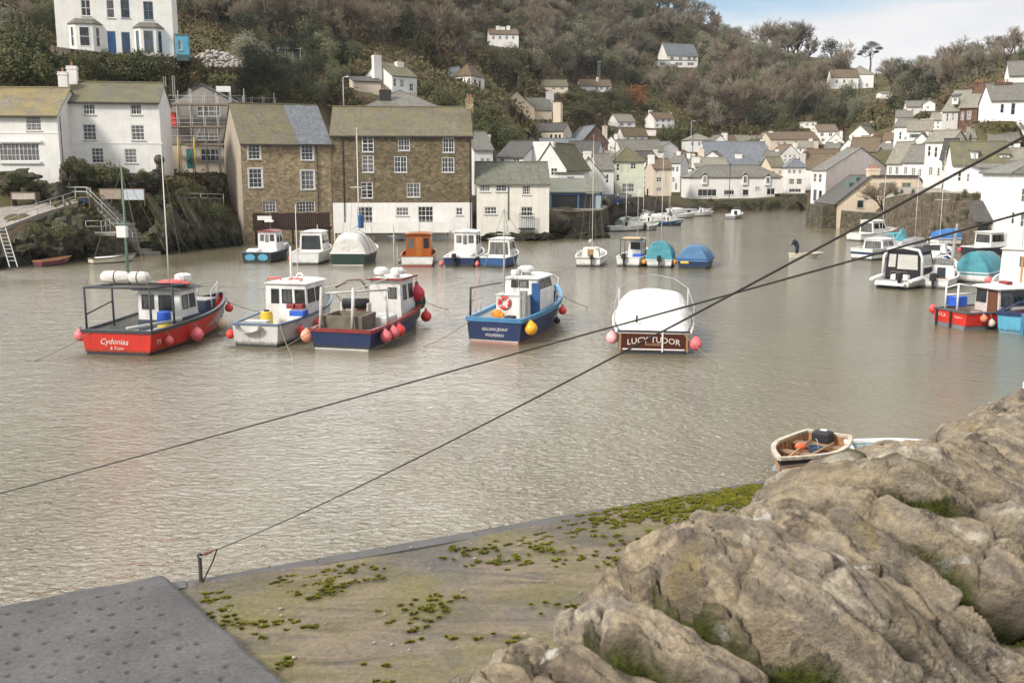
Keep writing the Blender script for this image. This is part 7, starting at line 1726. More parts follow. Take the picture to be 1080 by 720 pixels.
for i, (x, w_) in enumerate(((-.75,.85),(.35,.6))):
    root = empty('liferaft_bag', b.world((x, 1.55, zt_+.04)), -b.az+R(90), ('long' if i == 0 else 'short')+' white covered bundle strapped on the canopy frame of the red boat', 'bundle')
    mb = MB(); mb.tube([(0,-w_+.1,.28),(0,-w_+.25,.28),(0,0,.29),(0,w_-.25,.28),(0,w_-.1,.28)], [.12,.26,.28,.26,.12], 12); mb.build('cover', CWHITE, root, True)
    mb = MB(); mb.torus((0,0,.29), .285, .02, 18, 6, 'y'); mb.build('strap', GUT, root)
root = empty('dinghy_bundle', b.world((.45, 4.1, 2.62)), -b.az, 'folded red tarpaulin lying on the wheelhouse roof of the red boat', 'tarpaulin'); mb = MB(); mb.sphere((0,0,.08), .6, 14, 8, (1.1,.75,.28)); mb.sphere((.5,.1,.05), .4, 10, 6, (1.1,.7,.25)); mb.build('cloth', paint((.62,.10,.10), .8, .2, 4, bump=.4, key='tarp_red'), root, True)
root = empty('fuel_drum', b.world((.75, 2.75, .46)), 0, 'blue and yellow plastic drum standing on the deck of the red boat', 'drum'); mb = MB(); mb.lathe([(.3,0),(.32,.05),(.3,.1),(.32,.55),(.3,.58)], n=14); mb.build('lower_body', YELLOW, root, True, hard=40); mb = MB(); mb.lathe([(.305,.582),(.325,.62),(.3,1.05),(.22,1.1)], n=14); mb.build('upper_body', CRATEB, root, True, hard=40)
root = empty('fish_boxes', b.world((.3, 7.3, .75)), -b.az, 'dark blue fish bin stowed on the foredeck of the red boat', 'fish bin'); mb = MB(); mb.rbox((-.5,-.5,0),(.5,.5,.75), .06); mb.build('bin', paint((.03,.05,.09), .6, key='bin'), root); mb = MB(); mb.rbox((-.54,-.54,.752),(.54,.54,.82), .03); mb.build('lid', GREYP, root)
hang(b, .03, -1, .34, BUOYP, 'pink buoy on the left stern corner of the red boat', .75); hang(b, .11, 1, .24, BUOYP, 'small faded pink buoy low on the red boat side, nearest its stern'); hang(b, .33, 1, .40, BUOYP, 'largest pink buoy hanging amidships on the red boat side', .42)
hang(b, .62, 1, .36, paint((.60,.48,.33), .5, .2, 3, key='buoy_tan'), 'tan buoy hanging towards the bow of the red boat', .5); hang(b, .9, 1, .28, BUOYR, 'dull red buoy hanging under the bow of the red boat')
# ---------- 2 white boat
b = Boat('fishing_boat', 'white fishing boat with tall three windowed wheelhouse beside the navy trawler', 270, 365, 8.4, 27, 2.75, 'fishing boat')
b.hull(1.0, 1.4, hullp((.60,.58,.55), .45, .6, 'scuffed_white'), ANTIB, BWHITE, paint((.10,.15,.22), .6, key='rail_blue'), .5, tr=.82, rake=.5, wl=.06)
c = b.cabin(-.95, 1.25, 3.0, 5.6, .5, 2.55, BWHITE, BWHITE, [('A',.15,.32,.55,.85),('A',.42,.64,.55,.85),('A',.74,.96,.55,.85),('S',.1,.4,.55,.85),('S',.5,.8,.55,.85)], over=.08, rt=.06)
b.mast(.2, 3.6, 2.6, 4.3, .07, FRAME); b.mast(.45, 3.8, 2.6, 6.3, .025, FRAME, name='aerial')
mb = MB(); mb.torus((.75,3.4,2.85), .16, .05, 14, 6, 'y'); b.P('horn', mb, FRAME, True)
for x in (-.5,.6): b.tube('roof_rail', [(x-.35,3.2,2.68),(x-.3,3.2,2.78),(x+.3,3.2,2.78),(x+.35,3.2,2.68)], .04, BUOYR)
b.tube('side_rail', [(1.2,3.2,1.1),(1.2,3.4,1.45),(1.15,5.6,1.6)], .025, GALV); b.box('fish_bin_rack', (-.6,.2,1.03), (.5,.6,1.15), GALV)
mb = MB(); mb.loft([[(-.25+.6*math.cos(k*.5236),-.35,1.0-.35*abs(math.sin(k*.5236))) for k in range(7)],[(-.25+.5*math.cos(k*.5236),-.02,.95-.3*abs(math.sin(k*.5236))) for k in range(7)]], False); b.P('stern_chute', mb, GALV)
root = empty('fuel_drum', b.world((-.5, 2.2, .52)), 0, 'yellow barrel standing on the after deck of the white boat', 'barrel'); mb = MB(); mb.lathe([(.26,0),(.3,.1),(.3,.6),(.26,.75),(.12,.78)], n=14); mb.build('body', YELLOW, root, True, hard=40); mb = MB(); mb.lathe([(.13,.782),(.13,.84),(.1,.85)], n=10); mb.build('cap', BLACK, root)
root = empty('fish_box', b.world((1.15, 2.4, 1.12)), -b.az, 'bright blue fish box on the side deck of the white boat', 'fish box'); mb = MB(); mb.rbox((-.45,-.3,0),(.3,.3,.26), .04); mb.build('box', CRATEB, root); mb = MB(); mb.box((-.4,-.25,.262),(.25,.25,.27)); mb.build('fill', GREYP, root)
for sx in (.55,1.0):
    root = empty('tray', b.world((sx, 2.75, 1.4)), -b.az, ('inner' if sx < .7 else 'outer')+' red plastic tray stacked above the blue fish box on the white boat', 'tray', 'red trays on the white boat'); mb = MB(); mb.rbox((-.2,-.2,0),(.2,.2,.22), .03); mb.build('tray_body', DRED, root)
hang(b, .02, -1, .27, BUOYR, 'red buoy on the left stern corner of the white boat'); hang(b, .2, 1, .28, BUOYR, 'red buoy with black pole on the side of the white boat', .5); hang(b, .42, 1, .28, BUOYR, 'red buoy jammed between the white boat and the navy trawler', .62)
# ---------- 3 navy trawler
b = Boat('trawler', 'navy trawler with dark red rails, pale gallows and white forward wheelhouse', 360, 369, 10.0, 24, 3.15, 'trawler')
b.hull(.85, 1.45, NAVY, WLINE, paint((.33,.28,.22), .7, .3, 2, key='bulwark_brown'), DRED, .4, tr=.92, rake=.55, wl=.07, railw=.16, railh=.16, deck=WOOD)
c = b.cabin(-.55, 1.15, 4.7, 6.9, .5, 2.65, BWHITE, BWHITE, [('A',.62,.86,.6,.82),('S',.2,.4,.55,.85),('S',.6,.85,.55,.85),('P',.3,.7,.55,.85)], over=.12)
mb = MB(); mb.box((-.68,4.45,2.665),(1.3,4.55,2.76)); mb.box((1.22,4.56,2.665),(1.3,6.7,2.76)); b.P('roof_edge', mb, DRED)
for x in (-.1,.75):
    mb = MB(); mb.lathe([(.1,0),(.1,.1),(.36,.12),(.38,.3),(.26,.42)], (x,5.3,2.78), 14); b.P('radar_dome', mb, BWHITE, True, 40)
b.mast(.35, 5.9, 2.7, 5.3, .035, GALV, [(1.0,4.8,2.8)], (4.7,.3)); b.mast(.6, 5.7, 2.7, 4.2, .03, GALV, name='aerial')
G_ = paint((.55,.53,.48), .6, .25, 3, key='gallows')
for x in (-1.15,.4): b.tube('gallows_post', [(x,.35,.85),(x+.05,.5,2.75)], .075, G_)
b.tube('gallows_bar', [(-1.2,.5,2.45),(1.5,2.2,2.5)], .05, G_); b.tube('gallows_stay', [(1.4,2.2,.9),(1.2,2.4,2.5)], .06, G_)
for x in (-1.0,.6): b.tube('brace', [(x,.6,2.7),(x*.5+.2,4.7,2.75)], .03, G_)
mb = MB(); mb.tube([(-.9,1.6,2.6),(-.3,1.7,2.95),(.3,1.7,3.0),(.6,1.7,2.6)], .05, 6); b.P('derrick', mb, WOOD, True)
mb = MB(); mb.loft([[(-1.1,.6,.42),(.75,.6,.42),(.75,2.2,.42),(-1.1,2.2,.42)],[(-1.15,.55,1.45),(.8,.55,1.45),(.8,2.25,1.45),(-1.15,2.25,1.45)],[(-1.05,.65,1.45),(.7,.65,1.45),(.7,2.15,1.45),(-1.05,2.15,1.45)],[(-1.05,.65,.8),(.7,.65,.8),(.7,2.15,.8),(-1.05,2.15,.8)]], True, False, True); b.P('catch_hopper', mb, paint((.17,.145,.105), .85, .35, 2, bump=.3, key='hopper'))
mb = MB(); mb.tube([(-.95,2.6,1.75),(.25,2.6,1.75)], .26, 12); b.P('net_drum', mb, BLACK, True); 
for x in (-1.0,.3): b.box('drum_stand', (x-.06,2.4,.45), (x+.06,2.8,1.8), G_)
b.box('engine_casing', (.1,3.0,.42), (1.1,4.3,1.1), BWHITE, .08)
root = empty('net_heap', b.world((1.0, 7.2, 1.0)), 0, 'heap of dark green netting by the wheelhouse of the navy trawler', 'net'); mb = MB(); mb.sphere((0,0,.2), .45, 14, 10, (.8,1.1,.9)); mb.sphere((.2,.7,.25), .35, 12, 8, (.7,1.2,1.2)); mb.build('netting', paint((.03,.07,.045), .95, .5, 9, bump=.8, key='net_green'), root, True)
hang(b, .015, -1, .38, paint((.78,.33,.22), .5, .2, 3, key='buoy_salmon'), 'salmon buoy between the white boat and the stern of the navy trawler', .55)
hang(b, .10, 1, .36, BUOYP, 'pink buoy in a pair on the navy trawler, nearer its stern', .52); hang(b, .19, 1, .36, BUOYP, 'middle pink buoy on the side of the navy trawler', .55); hang(b, .26, 1, .36, BUOYR, 'bright red buoy next to the pink pair on the navy trawler', .55)
hang(b, .74, 1, .36, BUOYR, 'red buoy near the bow of the navy trawler', .5)
buoy(b.world((1.15, 6.9, 1.75)), .42, paint((.55,.04,.07), .4, .2, 3, key='buoy_crimson'), 'large crimson buoy lashed beside the trawler wheelhouse', None, .3)
# ---------- 4 blue boat with yellow buoy
b = Boat('fishing_boat', 'blue fishing boat with life ring on its white cabin and a yellow buoy', 521, 362, 9.2, 21, 3.0, 'fishing boat')
b.hull(1.08, 1.6, NAVY, paint((.45,.22,.20), .6, .2, 1.5, key='boot_pink'), BWHITE, MIDBLUE, .5, tr=.9, rake=.5, wl=.09, railw=.16, railh=.2, deck=BWHITE)
b.text('GILLIAN JENNY', .19, .05, .60); b.text('POLPERRO', .19, .05, .32)
mb = MB(); mb.box((-1.2,-.024,.10),(1.2,-.018,.145)); b.P('waterline', mb, WLINE, parent=b.hullo)
c = b.cabin(-.75, .85, 2.2, 6.4, .5, 2.0, BWHITE, BWHITE, [], tx=.05, over=.05, name='cabin')
c = b.cabin(-.55, 1.2, 2.9, 5.6, 1.9, 2.75, BWHITE, BWHITE, [('A',.2,.38,.5,.85),('A',.45,.7,.5,.85),('S',.15,.45,.3,.85),('S',.55,.85,.3,.85)], tf=.5, over=.08)
mb = MB(); mb.box((.88,2.82,.55),(1.3,2.88,2.55)); b.P('door', mb, BLUE); b.box('cabin_side', (.86,2.9,.5),(1.28,5.2,2.2), BWHITE, .05)
mb = MB(); mb.box((.55,2.0,.9),(.9,2.16,2.25)); mb.box((.6,1.96,.92),(.64,1.995,2.2)); mb.box((.82,1.96,.92),(.86,1.995,2.2)); b.P('pot_hauler_chute', mb, STEEL)
mb = MB(); mb.lathe([(.2,0),(.24,.12),(.4,.15),(.42,.3),(.3,.42)], (.3,3.7,2.86), 16); b.P('radar_dome', mb, BWHITE, True, 40)
mb = MB(); mb.tube([(-.3,3.3,2.95),(.1,3.3,3.0)], .16, 10); b.P('liferaft', mb, BWHITE, True)
b.mast(-.35, 2.3, 2.0, 6.2, .05, paint((.50,.47,.40), .5, key='mast_buff'), [(-1.4,.2,1.2),(1.4,.4,1.2),(1.3,6.5,1.3)], (4.9,.35))
b.tube('stern_post', [(-1.3,.3,1.1),(-1.28,.3,2.55)], .05, GUT); b.tube('stern_bar', [(-1.3,.3,2.5),(-.4,2.1,2.6)], .03, GUT)
for y in (.9,1.5): b.tube('hand_rail', [(-1.25,y,1.1),(-1.25,y,1.9)], .02, GALV)
b.tube('hand_rail', [(-1.28,.35,1.9),(-1.25,1.9,1.9)], .02, GALV)
b.tube('bow_rail', [(1.2,5.8,1.4),(1.2,6.0,1.95),(.5,8.4,2.2),(0,9.4,2.25),(-.5,8.4,2.2),(-1.2,6.0,1.95),(-1.2,5.8,1.4)], .03, GALV)
lr = empty('life_ring', b.world((-.28, 2.14, 1.62)), -b.az, 'red and white life ring on the cabin back of the blue boat', 'life ring')
mb = MB(); mb.torus((0,0,0), .25, .075, 24, 8, 'y'); 
for f_i in range(len(mb.f)): mb.mi[f_i] = 1 if (f_i//8) % 6 == 2 else 0
mb.build('ring', [BUOYR, FRAME], lr, True)
mb = MB(); mb.torus((0,0,0), .335, .012, 24, 5, 'y'); mb.build('grab_line', ROPEG, lr)
root = empty('oilskin_bag', b.world((-.5, 1.7, .98)), 0, 'orange lifejacket bag under the life ring of the blue boat', 'bag'); mb = MB(); mb.sphere((0,0,.16), .24, 12, 8, (1.1,.8,.9)); mb.sphere((.22,.0,.1), .15, 10, 6); mb.build('body', BUOYO, root, True)
b.box('side_locker', (-.75,1.4,.52), (.6,2.1,.95), BWHITE, .06); b.box('bait_tray', (.05,1.2,.96), (.5,1.7,1.1), BLACK, .03)
hang(b, .05, 1, .40, paint((.85,.42,.03), .4, .12, 3, key='buoy_yellow'), 'yellow buoy on the stern quarter of the blue boat', .72); hang(b, .62, 1, .27, BUOYR, 'red buoy towards the bow of the blue boat', .85); hang(b, .5, 1, .2, BLACK, 'black buoy beside the red one on the blue boat', .5)
# ---------- 5 boat with white cover
b = Boat('covered_boat', 'brown transomed motor boat under a large white cover with pink fenders', 689, 373, 8.8, -1, 3.55, 'motor boat')
b.hull(.98, 1.45, TRANSOM, ANTIB, BWHITE, paint((.05,.045,.06), .5, key='rail_black'), .5, tr=.86, rake=.5, wl=.12, draft=.4)
b.text('LUCY TUDOR', .37, 0, .50, bend=-.09); b.text('POLPERRO', .15, 0, .36, paint((.45,.33,.16), .5, key='letter_gold'))
mb = MB(); mb.box((-1.35,-.035,.17),(1.35,-.012,.225)); b.P('waterline', mb, FRAME, parent=b.hullo); b.box('rudder_stock', (.35,-.07,.1), (.42,-.012,1.0), FRAME, .01)
for sx in (-1.45,1.45): b.box('transom_knee', (sx-.05,-.05,.1), (sx+.05,-.012,.9), paint((.30,.18,.08), .4, key='knee'), .01)
rings = []
for i in range(19):
    t_ = i/18; y = -.02 + 7.6*t_; e = b.hb(min(.97,y/b.L)) + .05; zr = b.zs(min(1,y/b.L)) + .03
    pk = (1.05 + 1.32*min(1, t_/.58)) if t_ < .58 else 2.37 - 1.0*((t_-.58)/.42)**1.5
    ring = []
    for k in range(17):
        u = -1+2*k/16; f_ = 1-abs(u)**(5.5 if t_ < .6 else 2.6); wr = .05*mnoise.noise(Vector((u*3, t_*6, 1))) + .03*mnoise.noise(Vector((u*8, t_*15, 3))) + .02*math.sin(t_*46)*(abs(u) > .85)
        ring.append((u*e*(1-.10*f_*(1-abs(u))), y, zr-.12*(abs(u) > .99)+(pk-zr)*max(0,f_)**.9 + wr))
    rings.append(ring)
mb = MB(); mb.loft(rings, False); r0 = rings[0]; mb.add(list(r0)+[(r0[-1][0],-.01,.93),(r0[0][0],-.01,.93)], [tuple(range(19))]); cv = b.P('cover', mb, CWHITE, True, 60)
mb = MB()                                       # scalloped edging of the cover
for sd in (0,-1):
    pts = []
    for i in range(60):
        f_ = i/59*17.9; k = int(f_); p = Vector(rings[k][sd]).lerp(Vector(rings[k+1][sd]), f_-k); pts.append(p + Vector(((-.03 if sd == 0 else .03),0,.05+.05*abs(math.sin(i*.9)))))
    mb.tube(pts, .06, 6)
b.P('cover_edging', mb, paint((.66,.62,.52), .9, .15, 4, key='canvas_edge'), True, parent=cv)
b.tube('pushpit_rail', [(-1.72,1.2,1.0),(-1.78,1.2,1.9),(-1.6,3.6,2.5),(-1.0,5.4,2.75),(0,6.2,2.85),(1.0,5.4,2.75),(1.6,3.6,2.5),(1.78,1.2,1.9),(1.72,1.2,1.0)], .016, GALV)
for sx in (-1,1): b.tube('rail_stanchion', [(sx*1.62,3.6,1.1),(sx*1.6,3.6,2.5)], .02, FRAME)
b.tube('cleat_post', [(-.75,.5,1.3),(-.75,.5,1.62)], .05, BLACK)
TWO = paint((.78,.36,.36), .45, .5, 1.1, dirt=.2, key='fender_pink')
hang(b, .04, -1, .36, TWO, 'pale pink fender on the left of the white covered boat', .62, None); hang(b, .02, 1, .38, BUOYP, 'pink fender on the right of the white covered boat', .45, None)
for nm_, sg in (('fishing_boat', 1), ('fishing_boat.001', -1), ('trawler', 1), ('fishing_boat.002', 1), ('covered_boat', -1)):
    r_ = bpy.data.objects[nm_]; Mr = r_.matrix_basis.inverted()
    for (a_, z_, dx, dy) in (((0,9.4,1.4), 0, .8*sg, 4.2), ((-1.2*sg,.05,1.0), 0, -1.6*sg, -2.2)):
        A_ = Vector(a_); B_ = Vector((a_[0]+dx, a_[1]+dy, -.05)); mb = MB(); mb.tube([A_.lerp(B_, f)-Vector((0,0,.5*f*(1-f))) for f in (0,.2,.4,.6,.8,1)], .018, 5); mb.build('mooring_line', ROPEG, r_)
# ================================================================ simpler boats
def small(kind, label, px, py, L, rel, B, side, low=ANTIB, top=BWHITE, rail=BWHITE, fs=.7, fb=1.05, name=None, cat=None, group=None, **k):
    b = Boat(name or 'motor_boat', label, px, py, L, rel, B, cat or 'boat', group)
    b.hull(fs, fb, side, low, k.get('inner', BWHITE), rail, k.get('deckz', fs*.45), tr=k.get('tr', .82), rake=k.get('rake', .45), wl=k.get('wl', .07), n=16, draft=.35, deck=k.get('deck'), stripe=k.get('stripe'))
    if kind == 'wheel':
        y0, y1, z1, wd = k.get('cab', (L*.4, L*.68, fs+1.35, B*.62))
        b.cabin(-wd/2, wd/2, y0, y1, b.deckz, z1, top, k.get('roofm', top), k.get('wins', [('A',.1,.34,.6,.88),('A',.40,.60,.55,.88),('A',.66,.9,.6,.88),('S',.12,.45,.55,.85),('S',.55,.88,.55,.85),('P',.12,.45,.55,.85),('P',.55,.88,.55,.85)]), over=.12, detail=False)
        b.box('foredeck', (-B*.30,y1+.002,b.deckz+.01), (B*.30,min(L*.86,y1+1.6),fs+.45), top, .15)
        b.mast(0, (y0+y1)/2, z1+.05, z1+k.get('mast', 1.2), .03, GALV)
    if kind == 'cruiser':
        wd = B*.78; z1 = k.get('z1', fs+1.25)
        b.cabin(-wd/2, wd/2, L*.30, L*.70, fs*.6, z1, top, top, [('A',.08,.92,.25,.85),('S',.08,.45,.5,.85),('S',.52,.9,.5,.85),('P',.08,.45,.5,.85),('P',.52,.9,.5,.85)], tf=.8, tx=.15, over=.08, detail=False)
        mb = MB(); mb.loft([[(-B*.42,L*.62,fs+.05),(B*.42,L*.62,fs+.05),(B*.3,L*.62,fs+.6),(-B*.3,L*.62,fs+.6)],[(-B*.2,L*.92,fb),(B*.2,L*.92,fb),(B*.14,L*.92,fb+.18),(-B*.14,L*.92,fb+.18)]], True, True, True); b.P('coachroof', mb, top)
        if k.get('outb'): b.outboard(0, -.2, fs-.1)
    if kind == 'sail':
        wd = B*.6
        mb = MB(); mb.loft([[(-wd/2,L*.28,fs*.8),(wd/2,L*.28,fs*.8),(wd*.42,L*.30,fs+.62),(-wd*.42,L*.30,fs+.62)],[(-wd/2,L*.5,fs*.9),(wd/2,L*.5,fs*.9),(wd*.42,L*.5,fs+.6),(-wd*.42,L*.5,fs+.6)],[(-wd*.3,L*.8,fb*.95),(wd*.3,L*.8,fb*.95),(wd*.2,L*.8,fb+.12),(-wd*.2,L*.8,fb+.12)]], True, True, True); b.P('coachroof', mb, top)
        mb = MB(); mb.add([(-.26,L*.28-.02,fs*.75),(.26,L*.28-.02,fs*.75),(.24,L*.29-.01,fs+.55),(-.24,L*.29-.01,fs+.55)], [(0,1,2,3)]); b.P('hatch', mb, k.get('hatch', paint((.30,.15,.07), .5, key='hatch')))
        h = k.get('mh', 8); b.mast(0, L*.5, fs+.6, h, .042, MASTG, [(-B*.45,L*.45,fs),(B*.45,L*.45,fs),(0,L*.98,fb),(0,.1,fs)], (h*.55,.6))
        b.tube('boom', [(0,L*.48,fs+1.1),(0,L*.08,fs+1.15)], .05, FRAME)
        mb = MB(); mb.tube([(0,L*.46,fs+1.2),(0,L*.3,fs+1.26),(0,L*.1,fs+1.22)], [.06,.12,.06], 8); b.P('furled_sail', mb, k.get('sailm', CWHITE), True)
        b.tube('pushpit', [(-B*.38,.1,fs),(-B*.38,.1,fs+.6),(0,-.05,fs+.62),(B*.38,.1,fs+.6),(B*.38,.1,fs)], .02, GALV)
        if k.get('outb', True): b.outboard(.3, -.2, fs-.15, .8)
    if kind == 'cover':
        cm = k.get('cover', TEAL); rings = []; hh = k.get('hh', 1.15); y0, y1 = k.get('cy', (0, .95))
        for i in range(13):
            t_ = i/12; yy = y0 + (y1-y0)*t_; e = b.hb(yy)+.05; z0 = b.zs(yy)+.02; pk = hh*math.sin(math.pi*(.22+.74*t_))**.8 if k.get('dome') is None else hh*(1-.55*t_**2)
            rings.append([(u*e, L*yy-.02, z0-(.15 if abs(u) > .99 else 0)+pk*(1-abs(u)**k.get('pw', 2.6))+.06*mnoise.noise(Vector((u*3,t_*5,px)))+.03*mnoise.noise(Vector((u*9,t_*14,px)))) for u in [-1+2*q/12 for q in range(13)]])
        mb = MB(); mb.loft(rings, False); r0 = rings[0]; mb.add(list(r0)+[(r0[-1][0],-.02+L*y0,r0[-1][2]-.02),(r0[0][0],-.02+L*y0,r0[0][2]-.02)], [tuple(range(15))]); cvo = b.P('cover', mb, cm, True, 50)
        for q in (3, 6, 9):
            b_ = MB(); b_.tube([Vector(p)+Vector((0,0,.025)) for p in rings[q]], .022, 5); b.P('lashing', b_, ROPEG, parent=cvo)
        if k.get('outb'): b.outboard(0, -.25, fs-.1)
        if k.get('mh'): b.mast(0, L*.45, fs+.6, k['mh'], .038, MASTG, [(-B*.45,L*.3,fs),(B*.45,L*.3,fs)])
    if kind == 'open':
        for f_ in k.get('thw', (.2,.48,.72)):
            w_ = b.hb(f_)-.08; b.box('thwart', (-w_,L*f_-.13,fs*.62), (w_,L*f_+.13,fs*.62+.05), k.get('thm', WOOD), .01)
        if k.get('outb'): b.outboard(0, -.22, fs-.05, .85)
    if kind == 'cuddy':
        wd = B*.8; mb = MB()
        mb.loft([[(-wd/2,L*.5,fs*.7),(wd/2,L*.5,fs*.7),(wd*.42,L*.52,fs+.75),(-wd*.42,L*.52,fs+.75)],[(-wd*.36,L*.78,fs*.9),(wd*.36,L*.78,fs*.9),(wd*.28,L*.74,fs+.6),(-wd*.28,L*.74,fs+.6)],[(-.1,L*.95,fb*.9),(.1,L*.95,fb*.9),(.08,L*.93,fb+.1),(-.08,L*.93,fb+.1)]], True, True, True); b.P('cuddy', mb, top)
        mb = MB(); q = [(-wd*.36,L*.52,fs+.76),(wd*.36,L*.52,fs+.76),(wd*.32,L*.50+.35,fs+1.2),(-wd*.32,L*.50+.35,fs+1.2)]; mb.add(q, [(0,1,2,3)]); b.P('windscreen', mb, GLASS)
        mb = MB(); mb.add([(-.3,L*.5-.012,fs*.75),(.3,L*.5-.012,fs*.75),(.27,L*.515-.012,fs+.6),(-.27,L*.515-.012,fs+.6)], [(0,1,2,3)]); b.P('hatch', mb, k.get('hatch', GLASS))
        b.box('seat', (-wd*.35,L*.28,fs*.5), (wd*.35,L*.36,fs*.9), k.get('seat', BLUE), .05)
        if k.get('outb', True): b.outboard(0, -.25, fs-.1, 1.1)
        if k.get('mh'): b.mast(0, L*.5, fs+.7, k['mh'], .05, FRAME)
    return b
# far left dinghies
small('open', 'red brown rowing dinghy floating near the foot of the ladder', 40, 281, 2.9, 52, 1.35, paint((.17,.05,.06), .6, .3, 2, key='dinghy_maroon'), rail=paint((.42,.19,.09), .6, key='rail_orange'), fs=.42, fb=.62, inner=paint((.46,.32,.22), .7, .2, 2, key='dinghy_in'), name='rowing_dinghy', cat='dinghy')
b = small('open', 'white rowing dinghy with pale cover and dark rail by the harbour steps', 96, 278, 3.6, 68, 1.4, paint((.66,.60,.46), .6, .2, 2, key='dinghy_cream'), rail=paint((.08,.07,.06), .7, key='rail_black2'), fs=.42, fb=.66, inner=CWHITE, name='rowing_dinghy', cat='dinghy')
b.box('cover', (-.5,.5,.40), (.5,2.6,.5), CWHITE, .06)
# back row beside the stone buildings
b = small('wheel', 'dark hulled fishing boat with teal transom patches and red roofed wheelhouse', 271, 277, 7.2, 20, 3.0, hullp((.025,.028,.035), .5, .4, 'black'), fs=.85, fb=1.3, rail=paint((.06,.10,.14), .6, key='rail_teal'), roofm=DRED, cab=(2.8,4.9,2.5,1.75), mast=1.6, name='fishing_boat', cat='fishing boat', tr=.88)
for x in (-.6,.55):
    mb = MB(); mb.lathe([(.30,-.01),(.30,.01)], n=12); mb.v = [(x+a*1.5, -.022+c_, .45+b_) for a, b_, c_ in mb.v]; b.P('transom_patch', mb, LBLUE, parent=b.hullo)
b.box('fish_box', (-1.1,.3,.4), (.1,1.3,1.15), BWHITE, .2); b.box('radar_scanner', (-.4,3.4,3.3), (.4,3.7,3.5), BWHITE, .05)
b = small('cruiser', 'white cabin cruiser between the dark fishing boat and the green hulled boat', 322, 279, 7.5, 14, 2.7, BWHITE, fs=1.0, fb=1.3, top=BWHITE, z1=2.6, tr=.88, wl=.1, cat='cabin cruiser', low=ANTIB); b.mast(.3, 3.5, 2.65, 3.2, .03, FRAME)
hang(b, .12, -1, .28, BUOYR, 'pinkish red fender on the left side of the white cabin cruiser', None, None)
b = small('cover', 'dark green hulled boat under a bulky white cover with tall white mast', 367, 280, 8.5, 12, 3.5, hullp((.018,.045,.035), .4, .4, 'green'), low=WLINE, fs=1.0, fb=1.4, cover=CWHITE, hh=1.75, cy=(.02,.62), pw=3.2, rail=FRAME, tr=.84, cat='sailing boat', name='sailing_boat')
b.mast(.1, 4.6, 2.2, 11.5, .055, FRAME, [(-1.5,4.2,1.1),(1.5,4.2,1.1),(0,8.4,1.5),(.1,.1,1.2)], (6.4,.7)); b.box('sail_bag', (.2,3.6,2.9), (.6,4.4,4.1), BLUE, .12)
b.tube('boom', [(.1,4.5,3.1),(.1,1.2,3.0)], .05, FRAME)
b = small('wheel', 'varnished orange cabin boat with white hull under the mill terrace', 440, 281, 6.6, 4, 2.95, BWHITE, low=paint((.30,.06,.05), .6, key='boot_red'), fs=.85, fb=1.2, top=VARN, rail=VARN, deck=VARN, roofm=VARN, cab=(1.9,4.4,2.55,2.2), wl=.12, wins=[('A',.08,.30,.45,.85),('A',.40,.62,.05,.88,woodm((.45,.17,.04), 'door_varnish', .3)),('A',.70,.92,.45,.85),('S',.1,.45,.5,.85),('S',.55,.9,.5,.85)], mast=1.4, cat='cabin boat', tr=.9)
hang(b, .05, -1, .24, BWHITE, 'white fender on the left quarter of the varnished cabin boat', None, None); hang(b, .05, 1, .24, BWHITE, 'white fender on the right quarter of the varnished cabin boat', .4, None)
b = small('wheel', 'white wheelhouse boat with navy hull next to the varnished cabin boat', 484, 281, 7.0, 12, 2.9, NAVY, fs=.75, fb=1.3, cab=(2.6,5.0,2.7,2.0), rail=BWHITE, inner=BWHITE, mast=1.0, cat='fishing boat', name='fishing_boat', tr=.9)
b.box('stern_locker', (-.9,.15,.35), (1.1,1.9,1.05), BWHITE, .12); b.outboard(-.35, -.25, .6)
hang(b, .03, 1, .28, BUOYP, 'pink fender on the right quarter of the white wheelhouse boat', None, None); hang(b, .03, -1, .28, BUOYP, 'pink fender on the left quarter of the white wheelhouse boat', None, None)
b = small('cruiser', 'blue hulled boat with white shelter, last in the row beside the quay cottage', 520, 282, 6.0, 16, 2.6, BLUE, fs=.8, fb=1.1, z1=2.2, rail=BWHITE, tr=.86, cat='motor boat'); b.mast(.5, 2.5, 1.8, 5.5, .035, GALV)
# middle row
b = small('sail', 'cream sailing yacht with brown hatch, leftmost of the middle moorings', 620, 281, 6.8, 6, 2.5, BWHITE, low=ANTIB, top=paint((.70,.66,.55), .5, .1, 2, key='yacht_cream'), fs=.75, fb=1.05, mh=10.8, cat='sailing yacht', name='sailing_yacht', stripe=(.78,.9,paint((.35,.25,.15), .5, key='stripe_tan')))
b = small('wheel', 'white workboat with open frame wheelhouse next to the cream yacht', 662, 281, 6.4, 14, 2.4, BWHITE, fs=.75, fb=1.0, cab=(2.6,3.9,2.1,1.3), mast=4.6, cat='workboat', name='workboat', wins=[('A',.15,.85,.5,.85),('S',.1,.9,.5,.85)])
for x, y in ((-.9,1.0),(.9,1.0),(-.9,2.5),(.9,2.5)): b.tube('frame_post', [(x,y,.7),(x,y,2.15)], .03, GUT)
b.tube('frame_top', [(-.9,1,2.15),(.9,1,2.15),(.9,2.5,2.15),(-.9,2.5,2.15),(-.9,1,2.15)], .035, GUT); b.box('board_stack', (-.8,1.1,2.19), (.7,2.4,2.3), paint((.50,.36,.2), .8, key='ply'), .02); b.box('blue_crate', (.1,1.2,.4), (.9,1.8,.95), CRATEB, .03); b.outboard(-.3,-.2,.6)
b = small('cover', 'white boat with domed turquoise canopy and thin mast', 695, 282, 6.2, 3, 2.5, BWHITE, fs=.6, fb=1.0, cover=TEAL, hh=1.5, pw=3.5, cy=(.03,.72), outb=True, mh=9.3, cat='covered boat', name='covered_boat', dome=1)
